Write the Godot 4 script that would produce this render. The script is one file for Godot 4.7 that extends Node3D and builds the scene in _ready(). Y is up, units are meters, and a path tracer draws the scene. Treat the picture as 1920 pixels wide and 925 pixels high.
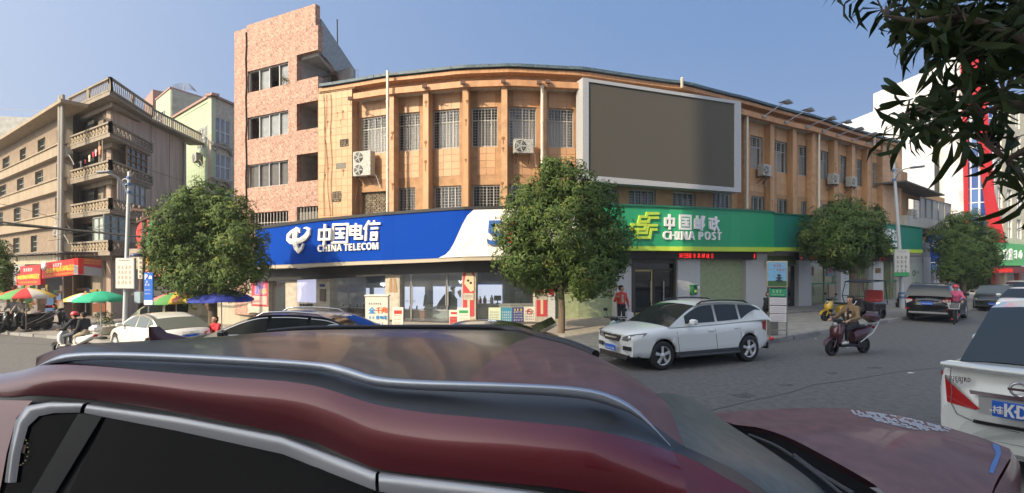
extends Node3D
# A Chinese high street: a curved orange-tiled corner block with shop signs, parked cars and scooters.
# Every distance is in metres; the eye is 2.6 m above the carriageway.

const EYE := 2.6
const F := 960.0

# ---------------------------------------------------------------- mesh builder
class M:
	var st := SurfaceTool.new()
	var n := 0
	func _init():
		st.begin(Mesh.PRIMITIVE_TRIANGLES)
		st.set_smooth_group(-1)
	func smooth(on: bool):
		st.set_smooth_group(1 if on else -1)
	func tri(a: Vector3, b: Vector3, c: Vector3):
		st.add_vertex(a); st.add_vertex(c); st.add_vertex(b); n += 1
	func quad(a: Vector3, b: Vector3, c: Vector3, d: Vector3):
		tri(a, b, c); tri(a, c, d)
	func uvquad(a: Vector3, b: Vector3, c: Vector3, d: Vector3):  # a low left, b low right, c up right, d up left
		var v = [a, c, b, a, d, c]
		var u = [Vector2(0, 1), Vector2(1, 0), Vector2(1, 1), Vector2(0, 1), Vector2(0, 0), Vector2(1, 0)]
		for i in 6:
			st.set_uv(u[i]); st.add_vertex(v[i])
		n += 2
	func hexa(p: Array):  # 0-3 the low ring seen from above counter-clockwise, 4-7 the high ring
		quad(p[3], p[2], p[1], p[0]); quad(p[4], p[5], p[6], p[7])
		for i in 4:
			var j := (i + 1) % 4
			quad(p[i], p[j], p[j + 4], p[i + 4])
	func box(c: Vector3, s: Vector3, b := Basis()):
		var h := s * 0.5
		var p := []
		for y in [-h.y, h.y]:
			for q in [Vector2(-1, 1), Vector2(1, 1), Vector2(1, -1), Vector2(-1, -1)]:
				p.append(c + b * Vector3(q.x * h.x, y, q.y * h.z))
		hexa(p)
	func bevel(c: Vector3, s: Vector3, r: float, b := Basis()):  # a box with chamfered edges
		var h := s * 0.5
		var rows := []
		for q in [[-h.y, 1.0, r], [-h.y + r, 0.0, 0.0], [h.y - r, 0.0, 0.0], [h.y, 1.0, r]]:
			var x: float = h.x - q[2]
			var z: float = h.z - q[2]
			var k := r * 0.7
			var row := []
			for e in [Vector2(-x, z - k), Vector2(-x + k, z), Vector2(x - k, z), Vector2(x, z - k), Vector2(x, -z + k), Vector2(x - k, -z), Vector2(-x + k, -z), Vector2(-x, -z + k)]:
				row.append(c + b * Vector3(e.x, q[0], e.y))
			rows.append(row)
		loft(rows, true, false)
		cap(rows[0], true); cap(rows[3], false)
	func cap(ring: Array, flip: bool):
		for i in range(1, ring.size() - 1):
			if flip: tri(ring[0], ring[i + 1], ring[i])
			else: tri(ring[0], ring[i], ring[i + 1])
	func loft(rows: Array, closed := false, sm := true):  # rows of points; outside is seen with the row running left to right and rows going up
		smooth(sm)
		for i in rows.size() - 1:
			var a: Array = rows[i]
			var b: Array = rows[i + 1]
			var m := a.size()
			for j in (m if closed else m - 1):
				var k := (j + 1) % m
				quad(a[j], a[k], b[k], b[j])
		smooth(false)
	func bar(a: Vector3, b: Vector3, w: float, h: float, up := Vector3.UP):
		var d := b - a
		if d.length() < 1e-5: return
		var z := d.normalized()
		if absf(z.dot(up)) > 0.98: up = Vector3(1, 0, 0) if absf(z.x) < 0.9 else Vector3(0, 0, 1)
		var x := up.cross(z).normalized()
		var y := z.cross(x)
		box((a + b) * 0.5, Vector3(w, h, d.length()), Basis(x, y, z))
	func tube(path: Array, r, sides := 8, ends := true):
		var rows := []
		var prev := Vector3.ZERO
		for i in path.size():
			var t: Vector3 = (path[mini(i + 1, path.size() - 1)] - path[maxi(i - 1, 0)]).normalized()
			var x := prev
			if i == 0:
				x = t.cross(Vector3.UP if absf(t.y) < 0.9 else Vector3.RIGHT)
			x = (x - t * x.dot(t)).normalized()
			prev = x
			var y := x.cross(t)
			var rr: float = r[i] if r is Array else r
			var row := []
			for k in sides:
				var a := TAU * k / sides
				row.append(path[i] + (x * cos(a) - y * sin(a)) * rr)
			rows.append(row)
		loft(rows, true, sides > 4)
		if ends:
			cap(rows[0], true); cap(rows[-1], false)
	func lathe(c: Vector3, axis: Vector3, prof: Array, sides := 16, sm := true):  # prof: [radius, along]
		var z := axis.normalized()
		var x := z.cross(Vector3.UP if absf(z.y) < 0.9 else Vector3.RIGHT).normalized()
		var y := z.cross(x)
		var rows := []
		for p in prof:
			var row := []
			for k in sides:
				var a := TAU * k / sides
				row.append(c + z * p[1] + (x * cos(a) + y * sin(a)) * p[0])
			rows.append(row)
		loft(rows, true, sm)
	func prism(o: Vector3, ax: Vector3, ay: Vector3, pts: PackedVector2Array, depth: float):  # outline in ax, ay; front at +depth along ax x ay
		var nz := ax.cross(ay).normalized()
		var tris := Geometry2D.triangulate_polygon(pts)
		var cw := Geometry2D.is_polygon_clockwise(pts)
		for s in [0, 1]:
			for i in range(0, tris.size(), 3):
				var v := []
				for k in 3:
					var q := pts[tris[i + k]]
					v.append(o + ax * q.x + ay * q.y + nz * depth * s)
				var nn: Vector3 = (v[1] - v[0]).cross(v[2] - v[0])
				if (nn.dot(nz) > 0) == (s == 1): tri(v[0], v[1], v[2])
				else: tri(v[0], v[2], v[1])
		for i in pts.size():
			var p := pts[i]
			var q := pts[(i + 1) % pts.size()]
			if cw:
				var t := p
				p = q; q = t
			var a := o + ax * p.x + ay * p.y
			var b := o + ax * q.x + ay * q.y
			quad(a, b, b + nz * depth, a + nz * depth)
	func done() -> ArrayMesh:
		st.index()
		st.generate_normals()
		return st.commit()

# ---------------------------------------------------------------- walls that things are set out on
class Wall:  # an upright wall seen from the pavement: a straight one between two plan points, or a curved one
	var tab := PackedFloat32Array()
	var p0: Vector2
	var dir: Vector2
	var curved := false
	const X0 := 380.0
	const STEP := 5.0
	func straight(a: Vector2, b: Vector2):  # plan points (x, distance)
		p0 = a; dir = (b - a).normalized()
		return self
	func curve(pts: Array):
		curved = true
		var c := Curve2D.new()
		for i in pts.size():
			var a: Vector2 = pts[maxi(i - 1, 0)]
			var b: Vector2 = pts[mini(i + 1, pts.size() - 1)]
			var t := (b - a) / (b.x - a.x)
			var l: float = (pts[i].x - a.x) / 3.0
			var r: float = (b.x - pts[i].x) / 3.0
			c.add_point(pts[i], -t * l, t * r)
		var poly := c.tessellate(6, 0.5)
		var k := 0
		var x := X0
		while x <= 1800.0:
			while k < poly.size() - 2 and poly[k + 1].x < x: k += 1
			var u := (x - poly[k].x) / (poly[k + 1].x - poly[k].x)
			tab.append(lerpf(poly[k].y, poly[k + 1].y, u))
			x += STEP
		return self
	func dist(px: float) -> float:
		if curved:
			var t := clampf((px - X0) / STEP, 0.0, tab.size() - 1.001)
			var i := int(t)
			return lerpf(tab[i], tab[i + 1], t - i)
		var r := (px - 960.0) / 960.0
		var den := dir.x - r * dir.y
		var s := (r * p0.y - p0.x) / den
		return p0.y + s * dir.y
	func plan(px: float) -> Vector2:
		var d := dist(px)
		return Vector2((px - 960.0) / 960.0 * d, d)
	func along(px: float) -> Vector2:
		if not curved: return dir if dir.x - (px - 960.0) / 960.0 * dir.y > 0 else -dir
		return (plan(px + 12) - plan(px - 12)).normalized()
	func T(px: float) -> Vector3:
		var a := along(px)
		return Vector3(a.x, 0, -a.y)
	func N(px: float) -> Vector3:
		return T(px).cross(Vector3.UP)
	func at(px: float, h: float, o := 0.0, oref := INF) -> Vector3:
		if oref == INF: oref = o
		var nn := N(px)
		var r := (px - 960.0) / 960.0
		var ray := Vector3(r, 0, -1)
		var d := dist(px) + oref / nn.dot(ray)
		var p := ray * d + nn * (o - oref)
		return Vector3(p.x, h, p.z)
	func high(px: float, py: float, o := 0.0) -> float:
		var r := (px - 960.0) / 960.0
		var d := dist(px) + o / N(px).dot(Vector3(r, 0, -1))
		return 2.6 + (500.0 - py) / 960.0 * d

func fbox(m: M, w: Wall, x0: float, x1: float, h0, h1, o0: float, o1: float, oref := INF):
	if oref == INF: oref = o1
	var parts := maxi(1, int(ceil((x1 - x0) / 26.0))) if w.curved else 1
	for i in parts:
		var t0 := float(i) / parts
		var t1 := float(i + 1) / parts
		var xa := lerpf(x0, x1, t0)
		var xb := lerpf(x0, x1, t1)
		var la: float = lerpf(h0[0], h0[1], t0) if h0 is Array else h0
		var lb: float = lerpf(h0[0], h0[1], t1) if h0 is Array else h0
		var ha: float = lerpf(h1[0], h1[1], t0) if h1 is Array else h1
		var hb: float = lerpf(h1[0], h1[1], t1) if h1 is Array else h1
		m.hexa([w.at(xa, la, o1, oref), w.at(xb, lb, o1, oref), w.at(xb, lb, o0, oref), w.at(xa, la, o0, oref),
			w.at(xa, ha, o1, oref), w.at(xb, hb, o1, oref), w.at(xb, hb, o0, oref), w.at(xa, ha, o0, oref)])

func strip(m: M, w: Wall, rows: Array, o0: float, o1: float):  # rows of [px, top py, bottom py] on the front face
	for i in rows.size() - 1:
		var a: Array = rows[i]
		var b: Array = rows[i + 1]
		fbox(m, w, a[0], b[0], [w.high(a[0], a[2], o1), w.high(b[0], b[2], o1)], [w.high(a[0], a[1], o1), w.high(b[0], b[1], o1)], o0, o1)

func holed(m: M, w: Wall, x0: float, x1: float, h0: float, h1: float, holes: Array, o0: float, o1: float):
	var xs := [x0, x1]
	for q in holes:
		for k in 2:
			if q[k] > x0 and q[k] < x1 and not xs.has(q[k]): xs.append(q[k])
	xs.sort()
	for i in xs.size() - 1:
		var a: float = xs[i]
		var b: float = xs[i + 1]
		var gaps := []
		for q in holes:
			if q[0] < (a + b) / 2 and q[1] > (a + b) / 2: gaps.append([q[2], q[3]])
		gaps.sort_custom(func(p, q): return p[0] < q[0])
		var y := h0
		for g in gaps:
			if g[0] > y + 0.001: fbox(m, w, a, b, y, g[0], o0, o1)
			y = maxf(y, g[1])
		if h1 > y + 0.001: fbox(m, w, a, b, y, h1, o0, o1)

# ---------------------------------------------------------------- names, things and parts
func obj(called: String, m, material: Material, parent: Node = self) -> MeshInstance3D:
	var o := MeshInstance3D.new()
	o.name = called
	o.mesh = m.done() if m is M else m
	o.material_override = material
	parent.add_child(o, true)
	return o

func thing(called: String, label: String, category: String, at := Vector3.ZERO, turn := 0.0, group := "") -> Node3D:
	var o := Node3D.new()
	o.name = called
	add_child(o, true)
	o.position = at
	o.rotation.y = turn
	return tag(o, label, category, group)

func tag(o: Node3D, label: String, category: String, group := "") -> Node3D:
	o.set_meta("label", label)
	o.set_meta("category", category)
	if group: o.set_meta("group", group)
	return o

func struct(called: String, m, material: Material, parent: Node = self) -> MeshInstance3D:
	var o := obj(called, m, material, parent)
	if parent == self: o.set_meta("kind", "structure")
	return o

func stuff(o: Node3D) -> Node3D:
	o.set_meta("kind", "stuff")
	return o

func dup(o: Node3D, label: String, at: Vector3, turn: float) -> Node3D:
	var c: Node3D = o.duplicate()
	c.name = String(o.name)
	add_child(c, true)
	c.position = at
	c.rotation = Vector3(0, turn, 0)
	c.set_meta("label", label)
	return c

# ---------------------------------------------------------------- ground heights and sight lines used to lay things out
func ground(x: float) -> float:  # the road falls away to the left
	return -0.7 * smoothstep(5.0, 14.0, -x)

func spot(px: float, d: float, lift := 0.0) -> Vector3:  # on the ground, d metres in front of the camera plane
	var x := (px - 960.0) / F * d
	return Vector3(x, ground(x) + lift, -d)

func aim(px: float, py: float, d: float) -> Vector3:
	return Vector3((px - 960.0) / F * d, EYE + (500.0 - py) / F * d, -d)

func turn_to(fx: float, fz: float) -> float:  # the turn that points a thing's +x along (fx, fz)
	return atan2(-fz, fx)

# ---------------------------------------------------------------- materials
var mats := {}
var tex := {}

func noise_tex(key: String, freq: float, lo: float, hi: float, octaves := 4, kind := FastNoiseLite.TYPE_SIMPLEX_SMOOTH, normal := false, size := 512) -> NoiseTexture2D:
	if tex.has(key): return tex[key]
	var n := FastNoiseLite.new()
	n.seed = key.hash() % 1000
	n.noise_type = kind
	n.frequency = freq
	n.fractal_octaves = octaves
	if kind == FastNoiseLite.TYPE_CELLULAR:
		n.cellular_return_type = FastNoiseLite.RETURN_CELL_VALUE
		n.fractal_type = FastNoiseLite.FRACTAL_NONE
	var t := NoiseTexture2D.new()
	t.width = size; t.height = size
	t.seamless = true
	t.noise = n
	if normal:
		t.as_normal_map = true
		t.bump_strength = 6.0
	else:
		var g := Gradient.new()
		g.set_color(0, Color(lo, lo, lo)); g.set_color(1, Color(hi, hi, hi))
		t.color_ramp = g
	tex[key] = t
	return t

func C(r: float, g: float, b: float) -> Color:
	return Color(r, g, b).linear_to_srgb()

const PALETTE := {
	"alloy": [0.66, 0.67, 0.68, 0.35, 0.35],
	"aluminium": [0.38, 0.38, 0.37, 0.4, 0.3],
	"band_green": [0.03, 0.16, 0.1, 0.5],
	"bark": [0.16, 0.12, 0.085, 0.95, 0, "streak", 2.0],
	"bottle_brown": [0.10, 0.04, 0.03, 0.3],
	"box_green": [0.02, 0.13, 0.06, 0.4],
	"cable_dark": [0.02, 0.019, 0.018, 0.9],
	"chrome": [0.6, 0.6, 0.62, 0.12, 0.9],
	"clad_grey": [0.05, 0.052, 0.055, 0.5],
	"collar_blue": [0.08, 0.16, 0.32, 0.5],
	"coping_pink": [0.32, 0.19, 0.16, 0.8],
	"dark_pane": [0.035, 0.04, 0.04, 0.15],
	"door_steel": [0.5, 0.5, 0.48, 0.3, 0.6],
	"grey_pane": [0.30, 0.32, 0.33, 0.12, 0.0, "blotch", 0.3],
	"headlight": [0.25, 0.26, 0.27, 0.12, 0.3],
	"inside_dark": [0.03, 0.03, 0.03, 0.9],
	"lamp_grey": [0.22, 0.23, 0.25, 0.45, 0.4],
	"lens_white": [0.55, 0.52, 0.52, 0.15],
	"letter_black": [0.02, 0.02, 0.02, 0.5],
	"letter_white": [0.75, 0.75, 0.75, 0.4],
	"mortar": [0.33, 0.31, 0.27, 0.95, 0, "dust", 1.0],
	"old_sheet": [0.22, 0.20, 0.18, 0.8, 0, "dust", 0.6],
	"open_dark": [0.025, 0.02, 0.018, 0.6],
	"pale_house_wall": [0.50, 0.49, 0.45, 0.9, 0, "blotch", 0.2],
	"panel_print": [0.12, 0.12, 0.16, 0.8],
	"phone_gold": [0.62, 0.5, 0.33, 0.5],
	"plate_blue": [0.02, 0.12, 0.55, 0.4],
	"post_green_dark": [0.012, 0.13, 0.07, 0.4],
	"poster_red": [0.48, 0.05, 0.06, 0.6],
	"print_green": [0.04, 0.3, 0.1, 0.6],
	"print_red": [0.5, 0.04, 0.03, 0.6],
	"print_skin": [0.36, 0.2, 0.13, 0.7],
	"print_tan": [0.4, 0.3, 0.2, 0.8],
	"print_white": [0.6, 0.6, 0.6, 0.7],
	"ramp_concrete": [0.36, 0.32, 0.26, 0.9, 0, "blotch", 0.5],
	"rust": [0.12, 0.07, 0.05, 0.9],
	"seam_grey": [0.2, 0.2, 0.2, 0.6],
	"seat_black": [0.02, 0.02, 0.02, 0.6],
	"shade_white": [0.4, 0.4, 0.38, 0.5],
	"sign_blue": [0.004, 0.05, 0.34, 0.65],
	"steel_grey": [0.25, 0.26, 0.27, 0.5, 0.3],
	"strip_yellow": [0.6, 0.42, 0.05, 0.5],
	"taillight": [0.42, 0.015, 0.015, 0.15],
	"trim_black": [0.012, 0.012, 0.013, 0.35],
	"trim_bright": [0.38, 0.39, 0.41, 0.3, 0.6],
	"tyre": [0.022, 0.022, 0.023, 0.85],
}

func mat(key: String, r := 0.5, g := 0.5, b := 0.5, rough := 0.7, metal := 0.0, grain := "", scale := 1.0) -> StandardMaterial3D:
	if mats.has(key): return mats[key]
	if PALETTE.has(key):
		var p: Array = PALETTE[key].duplicate()
		var full := [0.5, 0.5, 0.5, 0.7, 0.0, "", 1.0]
		for i in p.size(): full[i] = p[i]
		r = full[0]; g = full[1]; b = full[2]; rough = full[3]; metal = full[4]; grain = full[5]; scale = full[6]
	var m := StandardMaterial3D.new()
	m.resource_name = key
	m.albedo_color = C(r, g, b)
	m.roughness = rough
	m.metallic = metal
	if grain:
		match grain:
			"fine": m.albedo_texture = noise_tex("fine", 0.06, 0.82, 1.0)
			"blotch": m.albedo_texture = noise_tex("blotch", 0.012, 0.80, 1.0, 5)
			"dust": m.albedo_texture = noise_tex("dust", 0.03, 0.55, 1.0, 5)
			"road": m.albedo_texture = noise_tex("road", 0.03, 0.78, 1.0, 6, FastNoiseLite.TYPE_SIMPLEX_SMOOTH, false, 1024)
			"mosaic": m.albedo_texture = noise_tex("mosaic", 0.05, 0.62, 1.0, 1, FastNoiseLite.TYPE_CELLULAR)
			"streak": m.albedo_texture = noise_tex("streak", 0.012, 0.8, 1.0, 5)
		m.uv1_triplanar = true
		m.uv1_world_triplanar = true
		m.uv1_scale = Vector3.ONE * scale
		if grain == "streak": m.uv1_scale = Vector3(scale, scale * 0.12, scale)
	mats[key] = m
	return m

func glass(key: String, r: float, g: float, b: float, a := 0.25) -> StandardMaterial3D:
	if mats.has(key): return mats[key]
	var m := StandardMaterial3D.new()
	m.resource_name = key
	m.albedo_color = Color(C(r, g, b), a)
	m.transparency = BaseMaterial3D.TRANSPARENCY_ALPHA
	m.roughness = 0.04
	mats[key] = m
	return m

func glow(key: String, r: float, g: float, b: float, e: float) -> StandardMaterial3D:
	if mats.has(key): return mats[key]
	var m := StandardMaterial3D.new()
	m.resource_name = key
	m.albedo_color = C(r * 0.5, g * 0.5, b * 0.5)
	m.emission_enabled = true
	m.emission = C(r, g, b)
	m.emission_energy_multiplier = e
	mats[key] = m
	return m

func paint(key: String, r: float, g: float, b: float, metal := 0.0, rough := 0.32) -> StandardMaterial3D:
	if mats.has(key): return mats[key]
	var m := mat(key, r, g, b, rough, metal)
	m.clearcoat_enabled = true
	m.clearcoat = 0.7
	m.clearcoat_roughness = 0.08
	return m

# ---------------------------------------------------------------- lettering drawn as strokes on a 9 x 9 grid
const GLYPH := {
	"中": "1272761612 4048", "国": "0080880800 2262 2464 2666 4246 5556", "电": "1171751511 1373 40478786", "信": "2003 1218 5051 3181 4373 4575 4676784846",
	"邮": "0242470702 2027 0444 6068 608073857666", "政": "0141 2127 2444 0307 0747 6053 5282 7248 5488", "蓄": "0181 3032 6062 0383 4345 1575781815 4548 1777",
	"银": "2003 1232 0434 222846 50808353 5058 8465 5488", "行": "2002 3306 1418 4181 4484 646858", "储": "2003 1218 3343 4346 5282 6364 8047 5575785855 5777",
	"全": "4004 4084 2464 2666 0888 4448", "千": "6021 0484 4148", "兆": "303508 50578786 0123 0524 8163 6485",
	"容": "4041 03018183 3214 5274 4306 4386 2666682826", "州": "1204 212518 3344 5157 6374 8088", "县": "2060642420 2262 0585 451878 6778",
	"城": "0333 1116 0736 3282 3238 607688 344456 8458", "东": "1171 301474 4248 2507 6587", "洋": "0011 0314 0825 4051 7061 3282 3484 3686 5258",
	"纸": "2002220535 0736 7041 414866 4484 618886", "品": "2060632320 0535380805 5585885855", "店": "4041 1181 1108 5255 5383 3575783835",
	"桂": "0232 1018 1306 1335 4181 6064 4484 4686 6468 4888", "世": "0383 212878 404666 6166", "界": "2060642420 4044 2262 4407 4487 3628 5658",
	"日": "2060682820 2464", "届": "10707212 1008 2474782824 4348 2676", "第": "1002 1131 5042 5181 13737414 14168688 4348 4608",
	"宝": "4041 03018183 2464 4448 2666 1878 6777", "堂": "4042 2031 6051 02018182 2363652523 4548 1676 0888", "心": "1306 22376765 4153 7385", "上": "4048 4373 0888",
	"美": "2031 6051 1171 1373 0585 4145 4508 4588", "生": "2114 1272 1575 0888 4048", "禁": "", "用": "1018 10707868 1373 1575 4048", "聚": "0141 1015 3035 5181 6163 0747 4548 2826", "补": "1021 0242 4215 1218 6068 6375",
	"市": "4041 0282 1416 147477 4248", "场": "0333 1117 0737 4171 7143 434383 838767 5347", "换": "0232 101808 4060 5042 4282 4245 8285 0585", "购": "002040 0006 2026 4036 5042 5083 838767",
}

func glyph(m: M, ch: String, o: Vector3, ax: Vector3, ay: Vector3, size: float, w: float, depth: float, lean := 0.0):
	var nz := ax.cross(ay).normalized()
	var k := 0
	for s in GLYPH[ch].split(" ", false):
		for i in range(0, s.length() - 3, 2):
			var a := Vector2(int(s[i]), 8 - int(s[i + 1])) / 8.0 * size
			var b := Vector2(int(s[i + 2]), 8 - int(s[i + 3])) / 8.0 * size
			if a == b: continue
			var t := (b - a).normalized() * w * 0.5
			a -= t; b += t
			a.x += a.y * lean; b.x += b.y * lean
			var p := o + ax * a.x + ay * a.y
			var q := o + ax * b.x + ay * b.y
			var dd := depth + 0.0012 * (k % 9)
			m.bar(p + nz * dd * 0.5, q + nz * dd * 0.5, w, dd, nz)
			k += 1

func letters(text: String, height: float, depth: float, bold := true) -> TextMesh:
	var t := TextMesh.new()
	var f := SystemFont.new()
	f.font_names = PackedStringArray(["Droid Sans"])
	f.font_weight = 700 if bold else 400
	t.font = f
	t.text = text
	t.font_size = 64
	t.pixel_size = height / 46.0
	t.depth = depth
	t.curve_step = 2.0
	return t

func put_letters(called: String, text: String, at: Vector3, ax: Vector3, ay: Vector3, height: float, width: float, depth: float, material: Material, parent: Node) -> MeshInstance3D:
	var t := letters(text, height, depth)
	var o := MeshInstance3D.new()
	o.name = called
	o.mesh = t
	o.material_override = material
	parent.add_child(o, true)
	var s := width / maxf(t.get_aabb().size.x, 0.001) if width > 0 else 1.0
	o.global_transform = Transform3D(Basis(ax * s, ay, ax.cross(ay)), at)
	return o

func scribble(m: M, o: Vector3, ax: Vector3, ay: Vector3, wide: float, size: float, seed_: int, depth := 0.004):
	var r := RandomNumberGenerator.new()
	r.seed = seed_
	var nz := ax.cross(ay).normalized()
	var x := 0.0
	while x + size <= wide:
		for k in 3:
			var y := size * (0.12 + 0.34 * k)
			var l := size * r.randf_range(0.4, 0.85)
			m.bar(o + ax * (x + size * 0.05) + ay * y + nz * depth * 0.5, o + ax * (x + size * 0.05 + l) + ay * y + nz * depth * 0.5, size * 0.13, depth, nz)
		var v := x + size * r.randf_range(0.2, 0.6)
		m.bar(o + ax * v + nz * depth * 0.7, o + ax * v + ay * size * 0.9 + nz * depth * 0.7, size * 0.12, depth * 1.3, nz)
		x += size * 1.12

# ---------------------------------------------------------------- the scene
func _ready():
	var cam := Camera3D.new()
	cam.name = "camera"
	cam.projection = Camera3D.PROJECTION_FRUSTUM
	cam.near = 0.05
	cam.far = 900.0
	cam.size = 0.05 * 925.0 / F
	cam.frustum_offset = Vector2(0, 0.05 * 37.5 / F)
	cam.position = Vector3(0, EYE, 0)
	cam.current = true
	add_child(cam)

	var env := Environment.new()
	env.background_mode = Environment.BG_SKY
	var sky := Sky.new()
	var pm := PanoramaSkyMaterial.new()
	pm.panorama = sky_picture(Vector3(-0.60, 0.50, 0.56).normalized())
	sky.sky_material = pm
	env.sky = sky
	env.background_energy_multiplier = 1.0
	env.tonemap_mode = Environment.TONE_MAPPER_LINEAR
	env.tonemap_exposure = 1.75
	env.fog_enabled = true
	env.fog_density = 0.0007
	env.fog_light_color = C(0.75, 0.80, 0.86)
	env.sdfgi_enabled = true
	env.ssao_enabled = true
	env.ssil_enabled = true
	var we := WorldEnvironment.new()
	we.name = "world"
	we.environment = env
	add_child(we)

	var sun := DirectionalLight3D.new()
	sun.name = "sun"
	sun.light_color = Color(1.0, 0.92, 0.79)
	sun.light_energy = 1.15
	sun.light_angular_distance = 0.5
	sun.shadow_enabled = true
	add_child(sun)
	var s := Vector3(-0.60, 0.50, 0.56).normalized()   # towards the sun: behind the camera, to the left
	sun.look_at_from_position(Vector3.ZERO, -s, Vector3.UP)

	front.curve([Vector2(380, 29.4), Vector2(440, 28.0), Vector2(600, 25.2), Vector2(730, 23.7), Vector2(870, 22.75), Vector2(960, 22.55), Vector2(1090, 22.95), Vector2(1280, 24.8), Vector2(1390, 27.0), Vector2(1520, 30.3), Vector2(1680, 36.4), Vector2(1800, 42.5)])
	build_ground()
	build_block()
	build_block_upper_details()
	build_tower()
	build_telecom_shop()
	build_post_office()
	build_left_side()
	build_right_side()
	build_behind()
	build_trees()
	build_street_furniture()
	build_red_car()
	build_traffic()
	build_left_life()
	build_people()

func sky_picture(sun: Vector3) -> ImageTexture:  # clear hazy air: blue overhead, pale at the horizon, whiter towards the sun
	var im := Image.create(256, 128, false, Image.FORMAT_RGBF)
	for y in 128:
		for x in 256:
			var az := (x + 0.5) / 256.0 * TAU
			var el := (0.5 - (y + 0.5) / 128.0) * PI
			var d := Vector3(sin(az) * cos(el), sin(el), -cos(az) * cos(el))
			var t := pow(maxf(d.y, 0.0), 0.17)
			var c := Vector3(0.42, 0.44, 0.47).lerp(Vector3(0.008, 0.098, 0.285), t)
			if d.y < 0: c = c.lerp(Vector3(0.20, 0.19, 0.18), minf(1.0, -d.y * 6.0))
			var g := exp(-d.angle_to(sun) / 0.42) * (1.0 if d.y > 0 else maxf(0.0, 1.0 + d.y * 4.0))
			c += Vector3(5.2, 4.9, 4.2) * g
			im.set_pixel(x, y, Color(c.x, c.y, c.z))
	return ImageTexture.create_from_image(im)

var front := Wall.new()
var kerb_px := [[-260, 622], [-120, 622], [0, 627], [110, 637], [210, 647], [420, 657], [700, 664], [1000, 669], [1140, 670], [1300, 664], [1420, 650], [1500, 635], [1690, 602], [1800, 587], [1900, 576], [2010, 568], [2400, 548]]
var kerb_pts: Array = []

func kerb_at(px: float) -> Vector3:
	for i in kerb_px.size() - 1:
		if px <= kerb_px[i + 1][0]:
			var u: float = (px - kerb_px[i][0]) / float(kerb_px[i + 1][0] - kerb_px[i][0])
			return on_ground(px, lerpf(kerb_px[i][1], kerb_px[i + 1][1], u))
	return on_ground(px, 548)

func on_ground(px: float, py: float, lift := 0.0) -> Vector3:
	var d := 20.0
	for k in 12:
		var p := spot(px, d, lift)
		d = (EYE - p.y) * F / (py - 500.0)
	return spot(px, d, lift)

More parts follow.
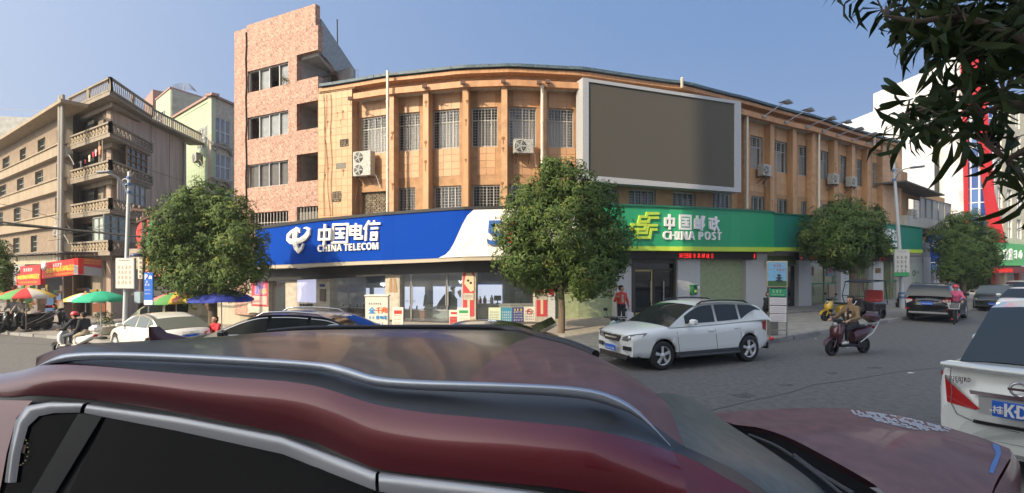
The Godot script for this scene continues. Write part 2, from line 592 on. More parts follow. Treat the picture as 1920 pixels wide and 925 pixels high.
func build_ground():
	var asphalt := mat("asphalt", 0.155, 0.149, 0.139, 0.85, 0, "road", 0.16)
	asphalt.normal_enabled = true
	asphalt.normal_texture = noise_tex("asphalt_relief", 0.25, 0, 1, 3, FastNoiseLite.TYPE_SIMPLEX_SMOOTH, true)
	asphalt.normal_scale = 0.12
	asphalt.detail_enabled = false
	var m := M.new()
	var xs := [-420.0, -120.0, -60.0, -30.0, -20.0]
	for i in 26: xs.append(-15.0 + i * 0.5)
	xs.append_array([0.0, 5.0, 15.0, 30.0, 60.0, 120.0, 420.0])
	var rows := []
	for z in [60.0, 10.0, -10.0, -30.0, -60.0, -150.0, -450.0]:
		var row := []
		for x in xs: row.append(Vector3(x, ground(x), z))
		rows.append(row)
	m.loft(rows, false, false)
	struct("road", m, asphalt)
	var pave := mat("pavement", 0.36, 0.33, 0.29, 0.85, 0, "blotch", 0.22)
	var edge := mat("kerb_stone", 0.27, 0.26, 0.25, 0.85, 0, "fine", 0.8)
	m = M.new()
	rows = [[], []]
	var px := -260.0
	while px <= 2400.0:
		var p := kerb_at(px)
		var h := 0.11
		rows[0].append(Vector3(p.x, ground(p.x) + h, p.z - 0.16))
		var far: float = 60.0
		if px > 400 and px < 1780: far = front.dist(px) + 1.0
		elif px >= 1780: far = 90.0
		var q := spot(px, far, h)
		rows[1].append(q)
		px += 20.0
	m.loft(rows, false, false)
	struct("pavement", m, pave)
	var kerb := Node3D.new()
	kerb.name = "kerb"
	kerb.set_meta("kind", "structure")
	add_child(kerb)
	px = 1310.0
	var variants := [edge, mat("kerb_stone_dark", 0.21, 0.205, 0.2, 0.85, 0, "fine", 0.8), mat("kerb_stone_pale", 0.31, 0.30, 0.285, 0.85, 0, "fine", 0.8)]
	var k := 0
	var along := []
	px = -260.0
	while px <= 2400.0:
		along.append(kerb_at(px)); px += 5.0
	var i := 0
	while i < along.size() - 1:
		var a: Vector3 = along[i]
		var j := i + 1
		while j < along.size() - 1 and along[j].distance_to(a) < 0.95: j += 1
		var b: Vector3 = along[j]
		var t := (b - a).normalized()
		var n := Vector3(-t.z, 0, t.x)
		if n.z < 0: n = -n
		var mm := M.new()
		var g := t * 0.012
		var lo := Vector3(0, -0.3, 0)
		var hi := Vector3(0, 0.135 + 0.008 * sin(k * 2.3), 0)
		var f := n * (0.02 * sin(k * 1.7))
		mm.hexa([a + g + f + lo, b - g + f + lo, b - g - n * 0.2 + lo, a + g - n * 0.2 + lo,
			a + g + f - n * 0.03 + hi, b - g + f - n * 0.03 + hi, b - g - n * 0.2 + hi, a + g - n * 0.2 + hi])
		obj("kerb_stone", mm, variants[k % 3], kerb)
		k += 1
		i = j
	m = M.new()
	m.box(Vector3(3, 0.22, 4.0), Vector3(70, 0.46, 19.6))
	struct("parking_strip", m, mat("near_concrete", 0.27, 0.26, 0.25, 0.9, 0, "blotch", 0.3))
	var r := RandomNumberGenerator.new()
	r.seed = 5
	var tar := mat("tar", 0.075, 0.075, 0.075, 0.7)
	var patch := mat("patch", 0.12, 0.12, 0.12, 0.8, 0, "dust", 0.5)
	for q in [[1395, 742, 44, 4], [1475, 722, 26, 1.6], [1560, 700, 22, 1.4], [1640, 690, 34, 1.2]]:
		m = M.new()
		var pts := PackedVector2Array()
		for a in 18:
			var ang := TAU * a / 18
			var rr := r.randf_range(0.5, 1.25)
			var p := on_ground(q[0] + cos(ang) * q[2] * 0.5 * rr, q[1] + sin(ang) * q[3] * rr)
			pts.append(Vector2(p.x, -p.z))
		m.prism(Vector3(0, 0.0, 0), Vector3.RIGHT, Vector3.FORWARD, pts, 0.004)
		struct("road_patch", m, patch)
	var path := []
	m = M.new()
	for p in [[1330, 770], [1400, 752], [1470, 738], [1530, 722], [1600, 711], [1690, 697], [1760, 690]]:
		var g := on_ground(p[0] + r.randf_range(-8, 8), p[1])
		g.y += 0.003
		path.append(g)
	for a in path.size() - 1:
		m.bar(path[a], path[a + 1], 0.035, 0.006)
	struct("road_crack", m, tar)
	m = M.new()
	path = []
	for p in [[-30, 645], [60, 648], [120, 652], [180, 651], [230, 655]]:
		var g := on_ground(p[0], p[1] - 3)
		g.y += 0.003
		path.append(g)
	for a in path.size() - 1: m.bar(path[a], path[a + 1], 0.06, 0.006)
	struct("road_crack", m, tar)
	for q in [[1588, 653, 0.10], [1705, 701, 0.16], [1528, 636, 0.1], [1150, 674, 0.12]]:
		m = M.new()
		var p := on_ground(q[0], q[1])
		m.prism(p + Vector3(0, 0.004, 0), Vector3.RIGHT, Vector3.FORWARD, PackedVector2Array([Vector2(0, 0), Vector2(q[2], 0.03), Vector2(q[2] * 0.8, q[2] * 0.7), Vector2(0.02, q[2] * 0.5)]), 0.01)
		var lit := obj("paper_scrap", m, mat("litter", 0.6, 0.6, 0.58, 0.9))
		tag(lit, {1588: "small white paper scrap on the road below the woman's scooter", 1705: "largest white paper scrap, on the open road left of the rear white saloon", 1528: "small white scrap at the kerb right of the bus stop board", 1150: "white scrap on the ground by the white SUV's front plate"}[q[0]], "litter", "scraps of litter on the road")

# ---------------------------------------------------------------- the curved corner block
const FIN_L := [[730, 738], [793, 803], [867, 878], [940, 951], [1016, 1025], [1087, 1096]]
const FIN_R := [[1396, 1405], [1445, 1452], [1487, 1494], [1524, 1531], [1565, 1571], [1598, 1604], [1627, 1633]]
const WIN_U := [[676, 724], [744, 787], [810, 861], [884, 933], [954, 1006], [1028, 1076], [1112, 1160], [1190, 1238], [1270, 1315], [1345, 1380], [1408, 1431], [1453, 1477], [1498, 1518], [1537, 1555], [1576, 1591], [1607, 1621], [1636, 1649]]
const WIN_D := [[745, 778], [813, 865], [886, 938], [955, 1002], [1030, 1072], [1112, 1160], [1180, 1230], [1262, 1305], [1337, 1372], [1409, 1435], [1458, 1481], [1503, 1522], [1541, 1560], [1580, 1595], [1611, 1625], [1640, 1653]]
var block: Node3D

func build_block():
	var orange := mat("orange_tile", 0.61, 0.36, 0.19, 0.55, 0, "blotch", 0.35)
	var joint := mat("tile_joint", 0.48, 0.285, 0.155, 0.85, 0, "blotch", 0.35)
	var band := mat("orange_band", 0.58, 0.30, 0.145, 0.6, 0, "streak", 0.6)
	var soffit := mat("soffit_paint", 0.55, 0.52, 0.48, 0.9, 0, "blotch", 0.5)
	var dark := mat("inside_dark")
	block = thing("corner_block", "long curved three storey block clad in orange tiles above the blue and green shop signs", "building", Vector3(0, 0, -23))
	block.position = Vector3.ZERO
	var holes := []
	for q in WIN_U: holes.append([q[0], q[1], 7.9, 9.66])
	for q in WIN_D: holes.append([q[0], q[1], 4.7, 6.22 if q[0] < 1300 else 6.42])
	holes.append([677, 724, 4.7, 6.12])
	var m := M.new()
	holed(m, front, 660, 1655, 4.5, 11.0, holes, -0.32, -0.012)
	fbox(m, front, 596, 660, 4.5, 11.0, -0.3, 0.45)
	fbox(m, front, 1655, 1692, 4.0, 11.0, -0.3, 0.35)
	obj("wall", m, joint, block)
	m = M.new()
	fbox(m, front, 560, 1692, 0.0, 4.5, -5.6, -5.4, 0.0)
	fbox(m, front, 596, 1692, 4.5, 11.0, -2.4, -2.2, 0.0)
	obj("inner_wall", m, dark, block)
	m = M.new()
	fbox(m, front, 596, 1692, 11.0, 11.12, -9.0, 0.2, 0.2)
	obj("roof_slab", m, mat("roof_slab", 0.3, 0.3, 0.3, 0.9), block)
	var fin_mats := [orange, mat("orange_tile_b", 0.58, 0.33, 0.165, 0.55, 0, "streak", 0.5)]
	for q in FIN_L + FIN_R:
		m = M.new()
		fbox(m, front, q[0], q[1], 4.5, 10.36, 0.0, 0.48 if q[0] < 1100 else 0.36)
		obj("fin", m, fin_mats[int(q[0]) % 2], block)
	var shared := []
	for c in [[0.62, 0.375, 0.205], [0.59, 0.35, 0.19], [0.64, 0.39, 0.215], [0.575, 0.335, 0.18]]:
		shared.append(mat("tile_%d" % shared.size(), c[0], c[1], c[2], 0.5, 0, "fine", 0.5))
	var rest := [M.new(), M.new(), M.new(), M.new()]
	var rng := RandomNumberGenerator.new()
	rng.seed = 11
	var single := 0
	var u := 662.0
	while u < 1652.0:
		var d := front.dist(u)
		var a := front.along(u)
		var ppm := F / d * (a.x - (u - 960.0) / 960.0 * a.y)
		var wpx := 0.40 * ppm
		var gap := 0.014 * ppm
		var row := 0
		var h := 6.66
		while h < 11.0:
			var lowrow := h < 7.88 or h > 9.64
			var hit := false
			if not lowrow:
				for q in WIN_U:
					if u + wpx > q[0] and u < q[1]: hit = true
			for q in FIN_L + FIN_R:
				if u + wpx > q[0] - 1 and u < q[1] + 1 and h < 10.3: hit = true
			if u > 1094 and u < 1388: hit = true
			var th := 0.305
			if h < 7.9 and h + th > 7.9: th = 7.9 - h - 0.014
			if h > 9.3 and h < 9.66 and not lowrow: th = 9.66 - h - 0.014
			if not hit and th > 0.06:
				var v := rng.randi() % 4
				if single < 296 and h > 6.9 and h < 10.3 and u < 1090:
					m = M.new()
					fbox(m, front, u, u + wpx - gap, h, h + th, -0.02, 0.0)
					obj("tile", m, shared[v], block)
					single += 1
				else:
					fbox(rest[v], front, u, u + wpx - gap, h, h + th, -0.02, 0.0)
			h += th + 0.014
			row += 1
		u += wpx
	u = 597.0
	while u < 658.0:
		var h := 4.7
		while h < 10.9:
			var v := rng.randi() % 4
			fbox(rest[v], front, u, minf(u + 10.6, 659.6), h, h + 0.33, 0.44, 0.462)
			h += 0.345
		u += 11.0
	u = 1656.0
	while u < 1690.0:
		var h := 5.7
		while h < 10.9:
			var v := rng.randi() % 4
			fbox(rest[v], front, u, minf(u + 6.6, 1691.6), h, h + 0.33, 0.34, 0.362)
			h += 0.345
		u += 6.9
	for v in 4:
		stuff(obj("tile_field", rest[v], shared[v], block))
	m = M.new()
	fbox(m, front, 662, 1652, 10.36, 10.62, 0.4, 0.62)
	var canopy := obj("canopy", m, band, block)
	m = M.new()
	fbox(m, front, 664, 1650, 10.375, 10.5, 0.0, 0.4, 0.5)
	obj("soffit", m, soffit, canopy)
	m = M.new()
	fbox(m, front, 664, 1650, 10.62, 10.97, 0.0, 0.1)
	fbox(m, front, 597, 664, 10.92, 10.97, 0.45, 0.5)
	obj("upper_band", m, orange, block)
	m = M.new()
	fbox(m, front, 597, 1690, 10.97, 11.13, 0.0, 0.55)
	obj("cornice", m, band, block)
	m = M.new()
	for q in [[598, 700], [701, 845], [846, 1000], [1001, 1160], [1161, 1300], [1301, 1420], [1421, 1545], [1546, 1690]]:
		m = M.new()
		fbox(m, front, q[0], q[1], 11.18, 11.29, -0.6, 0.66)
		fbox(m, front, q[0], q[1], 11.25, 11.34, -0.8, 0.58)
		obj("roof_sheet", m, mat("roof_sheet", 0.13, 0.20, 0.25, 0.6, 0, "dust", 0.4), block)
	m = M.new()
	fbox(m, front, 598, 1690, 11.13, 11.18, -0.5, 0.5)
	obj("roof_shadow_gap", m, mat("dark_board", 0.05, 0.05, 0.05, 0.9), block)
	for q in WIN_U:
		if q[0] < 1100 or q[0] > 1380: block_window(q[0], q[1], 7.9, 9.66, true, int(q[0]))
	for q in WIN_D: block_window(q[0], q[1], 4.72, 6.22 if q[0] < 1300 else 6.42, false, int(q[0]))
	var bricks := [mat("brick_a", 0.30, 0.24, 0.17, 0.95, 0, "dust", 1.2), mat("brick_b", 0.24, 0.18, 0.13, 0.95, 0, "dust", 1.2), mat("brick_c", 0.36, 0.30, 0.22, 0.95, 0, "dust", 1.2)]
	m = M.new()
	fbox(m, front, 677, 724, 4.7, 6.12, -0.32, -0.2, 0.0)
	fbox(m, front, 630, 648, 7.22, 7.5, 0.43, 0.47)
	fbox(m, front, 637, 655, 9.0, 9.0, 0.43, 0.44)
	obj("mortar", m, mat("mortar"), block)
	var infill := Node3D.new()
	infill.name = "bricked_window"
	block.add_child(infill, true)
	var hh := 4.74
	var rw := 0
	while hh < 6.06:
		var x := 677.5 - (rw % 2) * 3.0
		while x < 723.0:
			m = M.new()
			fbox(m, front, maxf(x, 677.3), minf(x + 7.2, 723.8), hh, hh + 0.078, -0.21, -0.165 + rng.randf_range(-0.012, 0.012), 0.0)
			obj("brick", m, bricks[rng.randi() % 3], infill)
			x += 8.4
		hh += 0.095
		rw += 1
	for hole in [[623.0, 639.0, 5.66, 6.16], [637.0, 653.0, 8.25, 8.6]]:
		m = M.new()
		fbox(m, front, hole[0], hole[1], hole[2], hole[3], 0.44, 0.468)
		var ph := obj("broken_patch", m, dark, block)
		var yy: float = hole[2] + 0.03
		while yy < hole[3] - 0.06:
			var xx: float = hole[0] + rng.randf_range(0.3, 3)
			while xx < hole[1] - 4:
				m = M.new()
				fbox(m, front, xx, xx + 4.6, yy, yy + 0.07, 0.46, 0.478 + rng.randf_range(0, 0.01))
				obj("brick", m, bricks[rng.randi() % 3], ph)
				xx += 5.4
			yy += 0.09

func block_window(x0: float, x1: float, h0: float, h1: float, curtains: bool, seed_: int):
	var w := Node3D.new()
	w.name = "window"
	block.add_child(w, true)
	var white := mat("white_frame", 0.46, 0.46, 0.45, 0.6)
	var n := 4 if x1 - x0 > 30 else 3
	var m := M.new()
	fbox(m, front, x0, x1, h0, h1, -0.2, -0.185, 0.0)
	obj("pane", m, glass("window_glass", 0.03, 0.035, 0.04, 0.16), w)
	m = M.new()
	var e := (x1 - x0) * 0.035
	fbox(m, front, x0, x0 + e, h0, h1, -0.18, -0.13, 0.0)
	fbox(m, front, x1 - e, x1, h0, h1, -0.18, -0.13, 0.0)
	fbox(m, front, x0 + e, x1 - e, h0, h0 + 0.06, -0.18, -0.13, 0.0)
	fbox(m, front, x0 + e, x1 - e, h1 - 0.06, h1, -0.18, -0.13, 0.0)
	if curtains: fbox(m, front, x0 + e, x1 - e, h1 - 0.58, h1 - 0.53, -0.18, -0.135, 0.0)
	for k in range(1, n):
		var x := lerpf(x0, x1, float(k) / n)
		fbox(m, front, x - e * 0.35, x + e * 0.35, h0, h1, -0.182, -0.14, 0.0)
	obj("frame", m, white, w)
	m = M.new()
	var rng := RandomNumberGenerator.new()
	rng.seed = seed_
	var full := 1.0 if curtains else 0.0
	if curtains:
		var rows := [[], []]
		var s0 := x0 + (x1 - x0) * rng.randf_range(0.0, 0.18)
		var s1 := x1 - (x1 - x0) * rng.randf_range(0.0, 0.12)
		for k in 33:
			var x := lerpf(s0, s1, k / 32.0)
			var o := -0.36 + 0.045 * sin(k * 1.9 + seed_) + rng.randf_range(-0.012, 0.012)
			rows[0].append(front.at(x, h0, o, 0.0))
			rows[1].append(front.at(x, h1 - 0.45, o, 0.0))
		m.loft(rows, false, true)
		obj("curtain", m, mat("curtain", 0.74, 0.73, 0.70, 0.9), w)
	else:
		fbox(m, front, x0, x1, h0, h1 - 0.75 - rng.randf_range(0, 0.3), -0.42, -0.4, 0.0)
		obj("blind", m, mat("blind_brown", 0.22, 0.18, 0.13, 0.9, 0, "dust", 0.6), w)
	m = M.new()
	var cols := 8 if x1 - x0 > 30 else 5
	for k in cols + 1:
		var x := lerpf(x0 + 0.4, x1 - 0.4, float(k) / cols)
		m.bar(front.at(x, h0, -0.06, 0.0), front.at(x, h1, -0.06, 0.0), 0.012, 0.012)
	var y := h0 + 0.05
	while y < h1:
		m.bar(front.at(x0, y, -0.04, 0.0), front.at(x1, y, -0.04, 0.0), 0.010, 0.010)
		y += 0.125
	obj("grille", m, white, w)

func pipe(w: Wall, px: float, h0: float, h1: float, o: float, mt: Material, parent: Node, r := 0.06):
	var m := M.new()
	m.tube([w.at(px, h0, o), w.at(px, h1, o)], r, 10)
	var y := h0 + 0.4
	while y < h1:
		m.tube([w.at(px, y, o), w.at(px, y + 0.09, o)], r * 1.25, 10)
		y += 1.5
	obj("drainpipe", m, mt, parent)

func ac_unit(px: float, h: float, wide: float, tall: float, label: String, w: Wall = front, o := 0.06, fans := 1):
	var c := w.at(px, h, o)
	var t := w.T(px)
	var n := w.N(px)
	var th := thing("air_conditioner", label, "air conditioner", c, atan2(-t.z, t.x), "air conditioner units on the facades")
	var dp := 0.36
	var m := M.new()
	m.bevel(Vector3(0, tall / 2 + 0.04, dp / 2 + 0.12), Vector3(wide, tall, dp), 0.02)
	obj("casing", m, mat("ac_white", 0.62, 0.61, 0.56, 0.5, 0, "dust", 0.7), th)
	for k in fans:
		var cy := 0.04 + tall * (k + 0.5) / fans
		var r := minf(tall / fans * 0.42, wide * 0.3)
		var cx := -wide * 0.17
		m = M.new()
		m.lathe(Vector3(cx, cy, dp + 0.115), Vector3(0, 0, 1), [[0.0, 0.0], [r, 0.0], [r, 0.01], [0.001, 0.008]], 20)
		obj("fan_opening", m, mat("ac_dark", 0.09, 0.09, 0.09, 0.7), th)
		m = M.new()
		for a in 5:
			m.bar(Vector3(cx, cy, dp + 0.132), Vector3(cx + cos(a * TAU / 5) * r * 0.92, cy + sin(a * TAU / 5) * r * 0.92, dp + 0.132), 0.05, 0.006, Vector3(0, 0, 1))
		for a in 3:
			var rr := r * (0.35 + 0.32 * a)
			var ring := []
			for q in 21: ring.append(Vector3(cx + cos(q * TAU / 20) * rr, cy + sin(q * TAU / 20) * rr, dp + 0.142))
			m.tube(ring, 0.006, 4, false)
		obj("fan_guard", m, mat("ac_grey", 0.4, 0.4, 0.38, 0.6), th)
	m = M.new()
	for s in [-1, 1]:
		m.bar(Vector3(s * wide * 0.32, 0.02, 0.0), Vector3(s * wide * 0.32, 0.02, dp + 0.14), 0.035, 0.03)
		m.bar(Vector3(s * wide * 0.32, -0.32, 0.0), Vector3(s * wide * 0.32, 0.0, dp + 0.06), 0.03, 0.03)
	obj("bracket", m, mat("rust"), th)
	m = M.new()
	m.tube([Vector3(wide * 0.5, 0.15, 0.25), Vector3(wide * 0.5 + 0.1, 0.05, 0.2), Vector3(wide * 0.5 + 0.14, -0.25, 0.06), Vector3(wide * 0.5 + 0.2, -0.45, 0.03)], 0.025, 6)
	obj("hose", m, mat("pale_hose", 0.6, 0.58, 0.54, 0.7), th)

func build_block_upper_details():
	var cream := mat("cream_pipe", 0.66, 0.60, 0.48, 0.5)
	for q in [[726.5, 5.0, 11.3, 0.85], [1016.5, 5.4, 10.4, 0.62], [1401, 5.6, 10.4, 0.5], [1536, 5.6, 10.4, 0.5]]:
		pipe(front, q[0], q[1], q[2], q[3], cream, block)
	var m := M.new()
	m.tube([front.at(1279, 11.0, 0.6), front.at(1279, 11.4, 0.75)], 0.07, 8)
	m.tube([front.at(1640, 10.5, 0.75), front.at(1640, 11.2, 0.75)], 0.06, 8)
	obj("vent_pipe", m, cream, block)
	for q in [[657, 10.35], [796, 10.5], [868, 10.5], [944, 10.5], [1011, 10.5], [1027, 10.55], [1384, 10.5]]:
		m = M.new()
		m.box(front.at(q[0], q[1], 0.76), Vector3(0.2, 0.16, 0.12))
		m.bar(front.at(q[0] - 2, q[1], 0.8), front.at(q[0] + 9, q[1] - 0.1, 0.85), 0.03, 0.03)
		m.bar(front.at(q[0], q[1], 0.78), front.at(q[0] + 1, q[1] - 0.34, 0.76), 0.025, 0.025)
		obj("old_bracket", m, mat("rust"), block)
	m = M.new()
	for q in [[606, 618, 0.5], [612, 606, 0.51], [620, 622, 0.49]]:
		var path := []
		for k in 12:
			var t := k / 11.0
			path.append(front.at(lerpf(q[0], q[1], t) + sin(k * 1.3) * 1.2, lerpf(10.8, 5.0, t), q[2]))
		m.tube(path, 0.012, 4)
	var path := []
	for k in 8: path.append(front.at(lerpf(671, 659, k / 7.0), lerpf(6.4, 5.1, k / 7.0) - 0.2 * sin(k * PI / 7), 0.52))
	m.tube(path, 0.012, 4)
	obj("cable", m, mat("cable_brown", 0.16, 0.09, 0.05, 0.8), block)
	m = M.new()
	var rr := RandomNumberGenerator.new()
	rr.seed = 61
	for q in FIN_L + FIN_R + [[604, 656], [610, 650], [606, 640], [1657, 1688]]:
		for k in 3:
			var px := rr.randf_range(q[0] + 1, q[1] - 1)
			var o := 0.488 if q[0] < 1100 else 0.37
			if q[1] - q[0] > 20: o = 0.466
			var p := front.at(px, rr.randf_range(5.4, 10.2), o)
			var a := rr.randf_range(0.03, 0.075)
			m.lathe(p, front.N(px), [[0, 0.004], [a, 0.003], [a * 1.1, 0]], 7)
			m.bar(p, p - Vector3(0, a * rr.randf_range(2, 7), 0), a * 0.5, 0.005, front.N(px))
	stuff(obj("rust_marks", m, mat("rust_stain", 0.26, 0.13, 0.06, 0.9), block))
	ac_unit(690, 6.75, 1.0, 1.15, "tall white two-fan air conditioner beside the leftmost drainpipe of the orange block", front, 0.06, 2)
	ac_unit(979, 7.45, 0.86, 0.62, "white air conditioner with a striped fan face above the crown of the middle tree")
	ac_unit(1424, 7.4, 0.72, 0.62, "white air conditioner just right of the big screen")
	ac_unit(1553, 7.55, 0.72, 0.64, "white air conditioner beside the drainpipe right of the big screen")
	ac_unit(1587, 7.6, 0.72, 0.64, "white air conditioner rightmost on the orange block")
	var labels := ["first floodlight on an arm right of the big screen", "second floodlight from the big screen on the roof edge", "third floodlight from the big screen on the roof edge", "fourth floodlight from the big screen on the roof edge", "fifth floodlight from the big screen on the roof edge", "sixth floodlight from the big screen on the roof edge", "seventh and last floodlight on the roof edge, nearest the right street lamp"]
	var fl := [[1433, 1478, 190], [1475, 1520, 205], [1515, 1562, 221], [1545, 1592, 228], [1572, 1615, 241], [1600, 1642, 251], [1628, 1668, 262]]
	for i in fl.size():
		var q: Array = fl[i]
		var base := front.at(q[0], 10.5, 0.7)
		var d := front.dist(q[1]) - 1.9
		var tip := aim(q[1], q[2] - 3, d)
		var th := thing("floodlight", labels[i], "floodlight", base, 0, "floodlights along the roof edge")
		m = M.new()
		m.tube([Vector3.ZERO, (tip - base) * 0.97], 0.03, 6)
		m.box(Vector3.ZERO, Vector3(0.16, 0.12, 0.1))
		obj("arm", m, mat("steel_grey"), th)
		m = M.new()
		var c := tip - base
		var t := front.T(q[1])
		var n := front.N(q[1])
		var dn := (-n + Vector3.DOWN * 0.9).normalized()
		m.loft([[c - t * 0.10 + n * 0.06, c + t * 0.10 + n * 0.06, c + t * 0.10 - n * 0.06 , c - t * 0.10 - n * 0.06],
			[c - t * 0.42 + dn * 0.2 + n * 0.2, c + t * 0.42 + dn * 0.2 + n * 0.2, c + t * 0.42 + dn * 0.2 - n * 0.16, c - t * 0.42 + dn * 0.2 - n * 0.16]], true, false)
		m.cap([c - t * 0.10 + n * 0.06, c + t * 0.10 + n * 0.06, c + t * 0.10 - n * 0.06 , c - t * 0.10 - n * 0.06], true)
		obj("lamp_head", m, mat("lamp_grey"), th)
		m = M.new()
		m.quad(c - t * 0.4 + dn * 0.19 + n * 0.19, c + t * 0.4 + dn * 0.19 + n * 0.19, c + t * 0.4 + dn * 0.19 - n * 0.15, c - t * 0.4 + dn * 0.19 - n * 0.15)
		obj("lens", m, mat("lens_grey", 0.5, 0.52, 0.55, 0.2), th)
	var scr := Wall.new()
	var a3 := aim(1094, 152, 22.0)
	var b3 := aim(1385, 192, 25.0)
	scr.straight(Vector2(a3.x, -a3.z), Vector2(b3.x, -b3.z))
	var th := thing("led_screen", "large blank dark billboard screen in a pale metal frame on the orange block", "screen")
	var yt := [scr.high(1094, 146), scr.high(1385, 190)]
	var yb := [scr.high(1094, 340), scr.high(1392, 361)]
	m = M.new()
	fbox(m, scr, 1104, 1378, [yb[0] + 0.27, yb[1] + 0.2], [yt[0] - 0.14, yt[1] - 0.15], -0.3, -0.02)
	obj("display", m, mat("screen_face", 0.105, 0.095, 0.077, 0.8, 0, "fine", 3.0), th)
	var fr := mat("screen_frame", 0.52, 0.53, 0.54, 0.4, 0.1, "fine", 0.5)
	var parts := [[1093, 1378, [yt[0] - 0.14, yt[1] - 0.15], [yt[0], yt[1]]], [1104, 1378, [yb[0], yb[1]], [yb[0] + 0.262, yb[1] + 0.2]], [1378, 1390, yb[1], yt[1]], [1093, 1104, yb[0], yt[0] - 0.14]]
	for q in parts:
		m = M.new()
		fbox(m, scr, q[0], q[1], q[2], q[3], -0.6, 0.03)
		obj("frame_side", m, fr, th)
	m = M.new()
	for k in 6:
		var yy := lerpf(yb[0] + 0.3, yt[0] - 0.3, k / 5.0)
		m.bar(scr.at(1095, yy, -0.5), front.at(1088, yy, 0.2), 0.06, 0.06)
	m.tube([front.at(1086, 5.6, 0.3), front.at(1085, 9.8, 0.3)], 0.05, 8)
	m.tube([front.at(1089, 5.6, 0.3), front.at(1090, 9.0, 0.3)], 0.04, 8)
	obj("bracket", m, mat("rust_red", 0.22, 0.09, 0.05, 0.9), th)

func ribbon(m: M, pts: Array, o: float, depth: float, w: Wall = front):
	var prev := []
	for i in pts.size():
		var q: Array = pts[i]
		var p := w.at(q[0], w.high(q[0], q[1], o), o)
		var t := w.T(q[0])
		var n := w.N(q[0])
		var a: Array = pts[maxi(i - 1, 0)]
		var b: Array = pts[mini(i + 1, pts.size() - 1)]
		var dv := w.at(b[0], w.high(b[0], b[1], o), o) - w.at(a[0], w.high(a[0], a[1], o), o)
		var side: Vector3 = n.cross(dv.normalized()).normalized() * q[2] * 0.5
		var cur := [p - side, p + side, p - side + n * depth, p + side + n * depth]
		if i > 0:
			m.hexa([prev[0], cur[0], cur[1], prev[1], prev[2], cur[2], cur[3], prev[3]])
		prev = cur

func strokes(m: M, pts: Array, o: float, depth: float, wide: float, w: Wall = front):
	for i in pts.size() - 1:
		var p := w.at(pts[i][0], w.high(pts[i][0], pts[i][1], o), o)
		var q := w.at(pts[i + 1][0], w.high(pts[i + 1][0], pts[i + 1][1], o), o)
		var n := w.N(pts[i][0])
		var t := (q - p).normalized() * wide * 0.5
		var dd := depth + 0.002 * i
		m.bar(p - t + n * dd * 0.5, q + t + n * dd * 0.5, wide, dd, n)

func wall_glyph(parent: Node, w: Wall, ch: String, px: float, py: float, o: float, size: float, wide: float, depth: float, mt: Material, lean := 0.0):
	var m := M.new()
	glyph(m, ch, w.at(px, w.high(px, py, o), o), w.T(px), Vector3.UP, size, wide, depth, lean)
	obj("character", m, mt, parent)

func wall_text(parent: Node, w: Wall, text: String, x0: float, x1: float, py0: float, py1: float, o: float, height: float, depth: float, mt: Material):
	var total := 0.0
	var runs := []
	for i in text.length():
		var box := letters("I" + text[i] + "I", height, depth).get_aabb().size.x - letters("II", height, depth).get_aabb().size.x
		if text[i] == " ": box = height * 0.35
		runs.append(box)
		total += box
	var s := 0.0
	for i in text.length():
		var u: float = (s + runs[i] / 2) / total
		s += runs[i]
		if text[i] == " ": continue
		var px := lerpf(x0, x1, u)
		var p := w.at(px, w.high(px, lerpf(py0, py1, u), o) + height * 0.38, o + depth * 0.5)
		var o3 := put_letters("letter", text[i], p, w.T(px), Vector3.UP, height, 0, depth, mt, parent)
		var k := w.at(x1, 0, o).distance_to(w.at(x0, 0, o)) / total
		o3.global_transform.basis = Basis(w.T(px) * k, Vector3.UP, w.N(px))

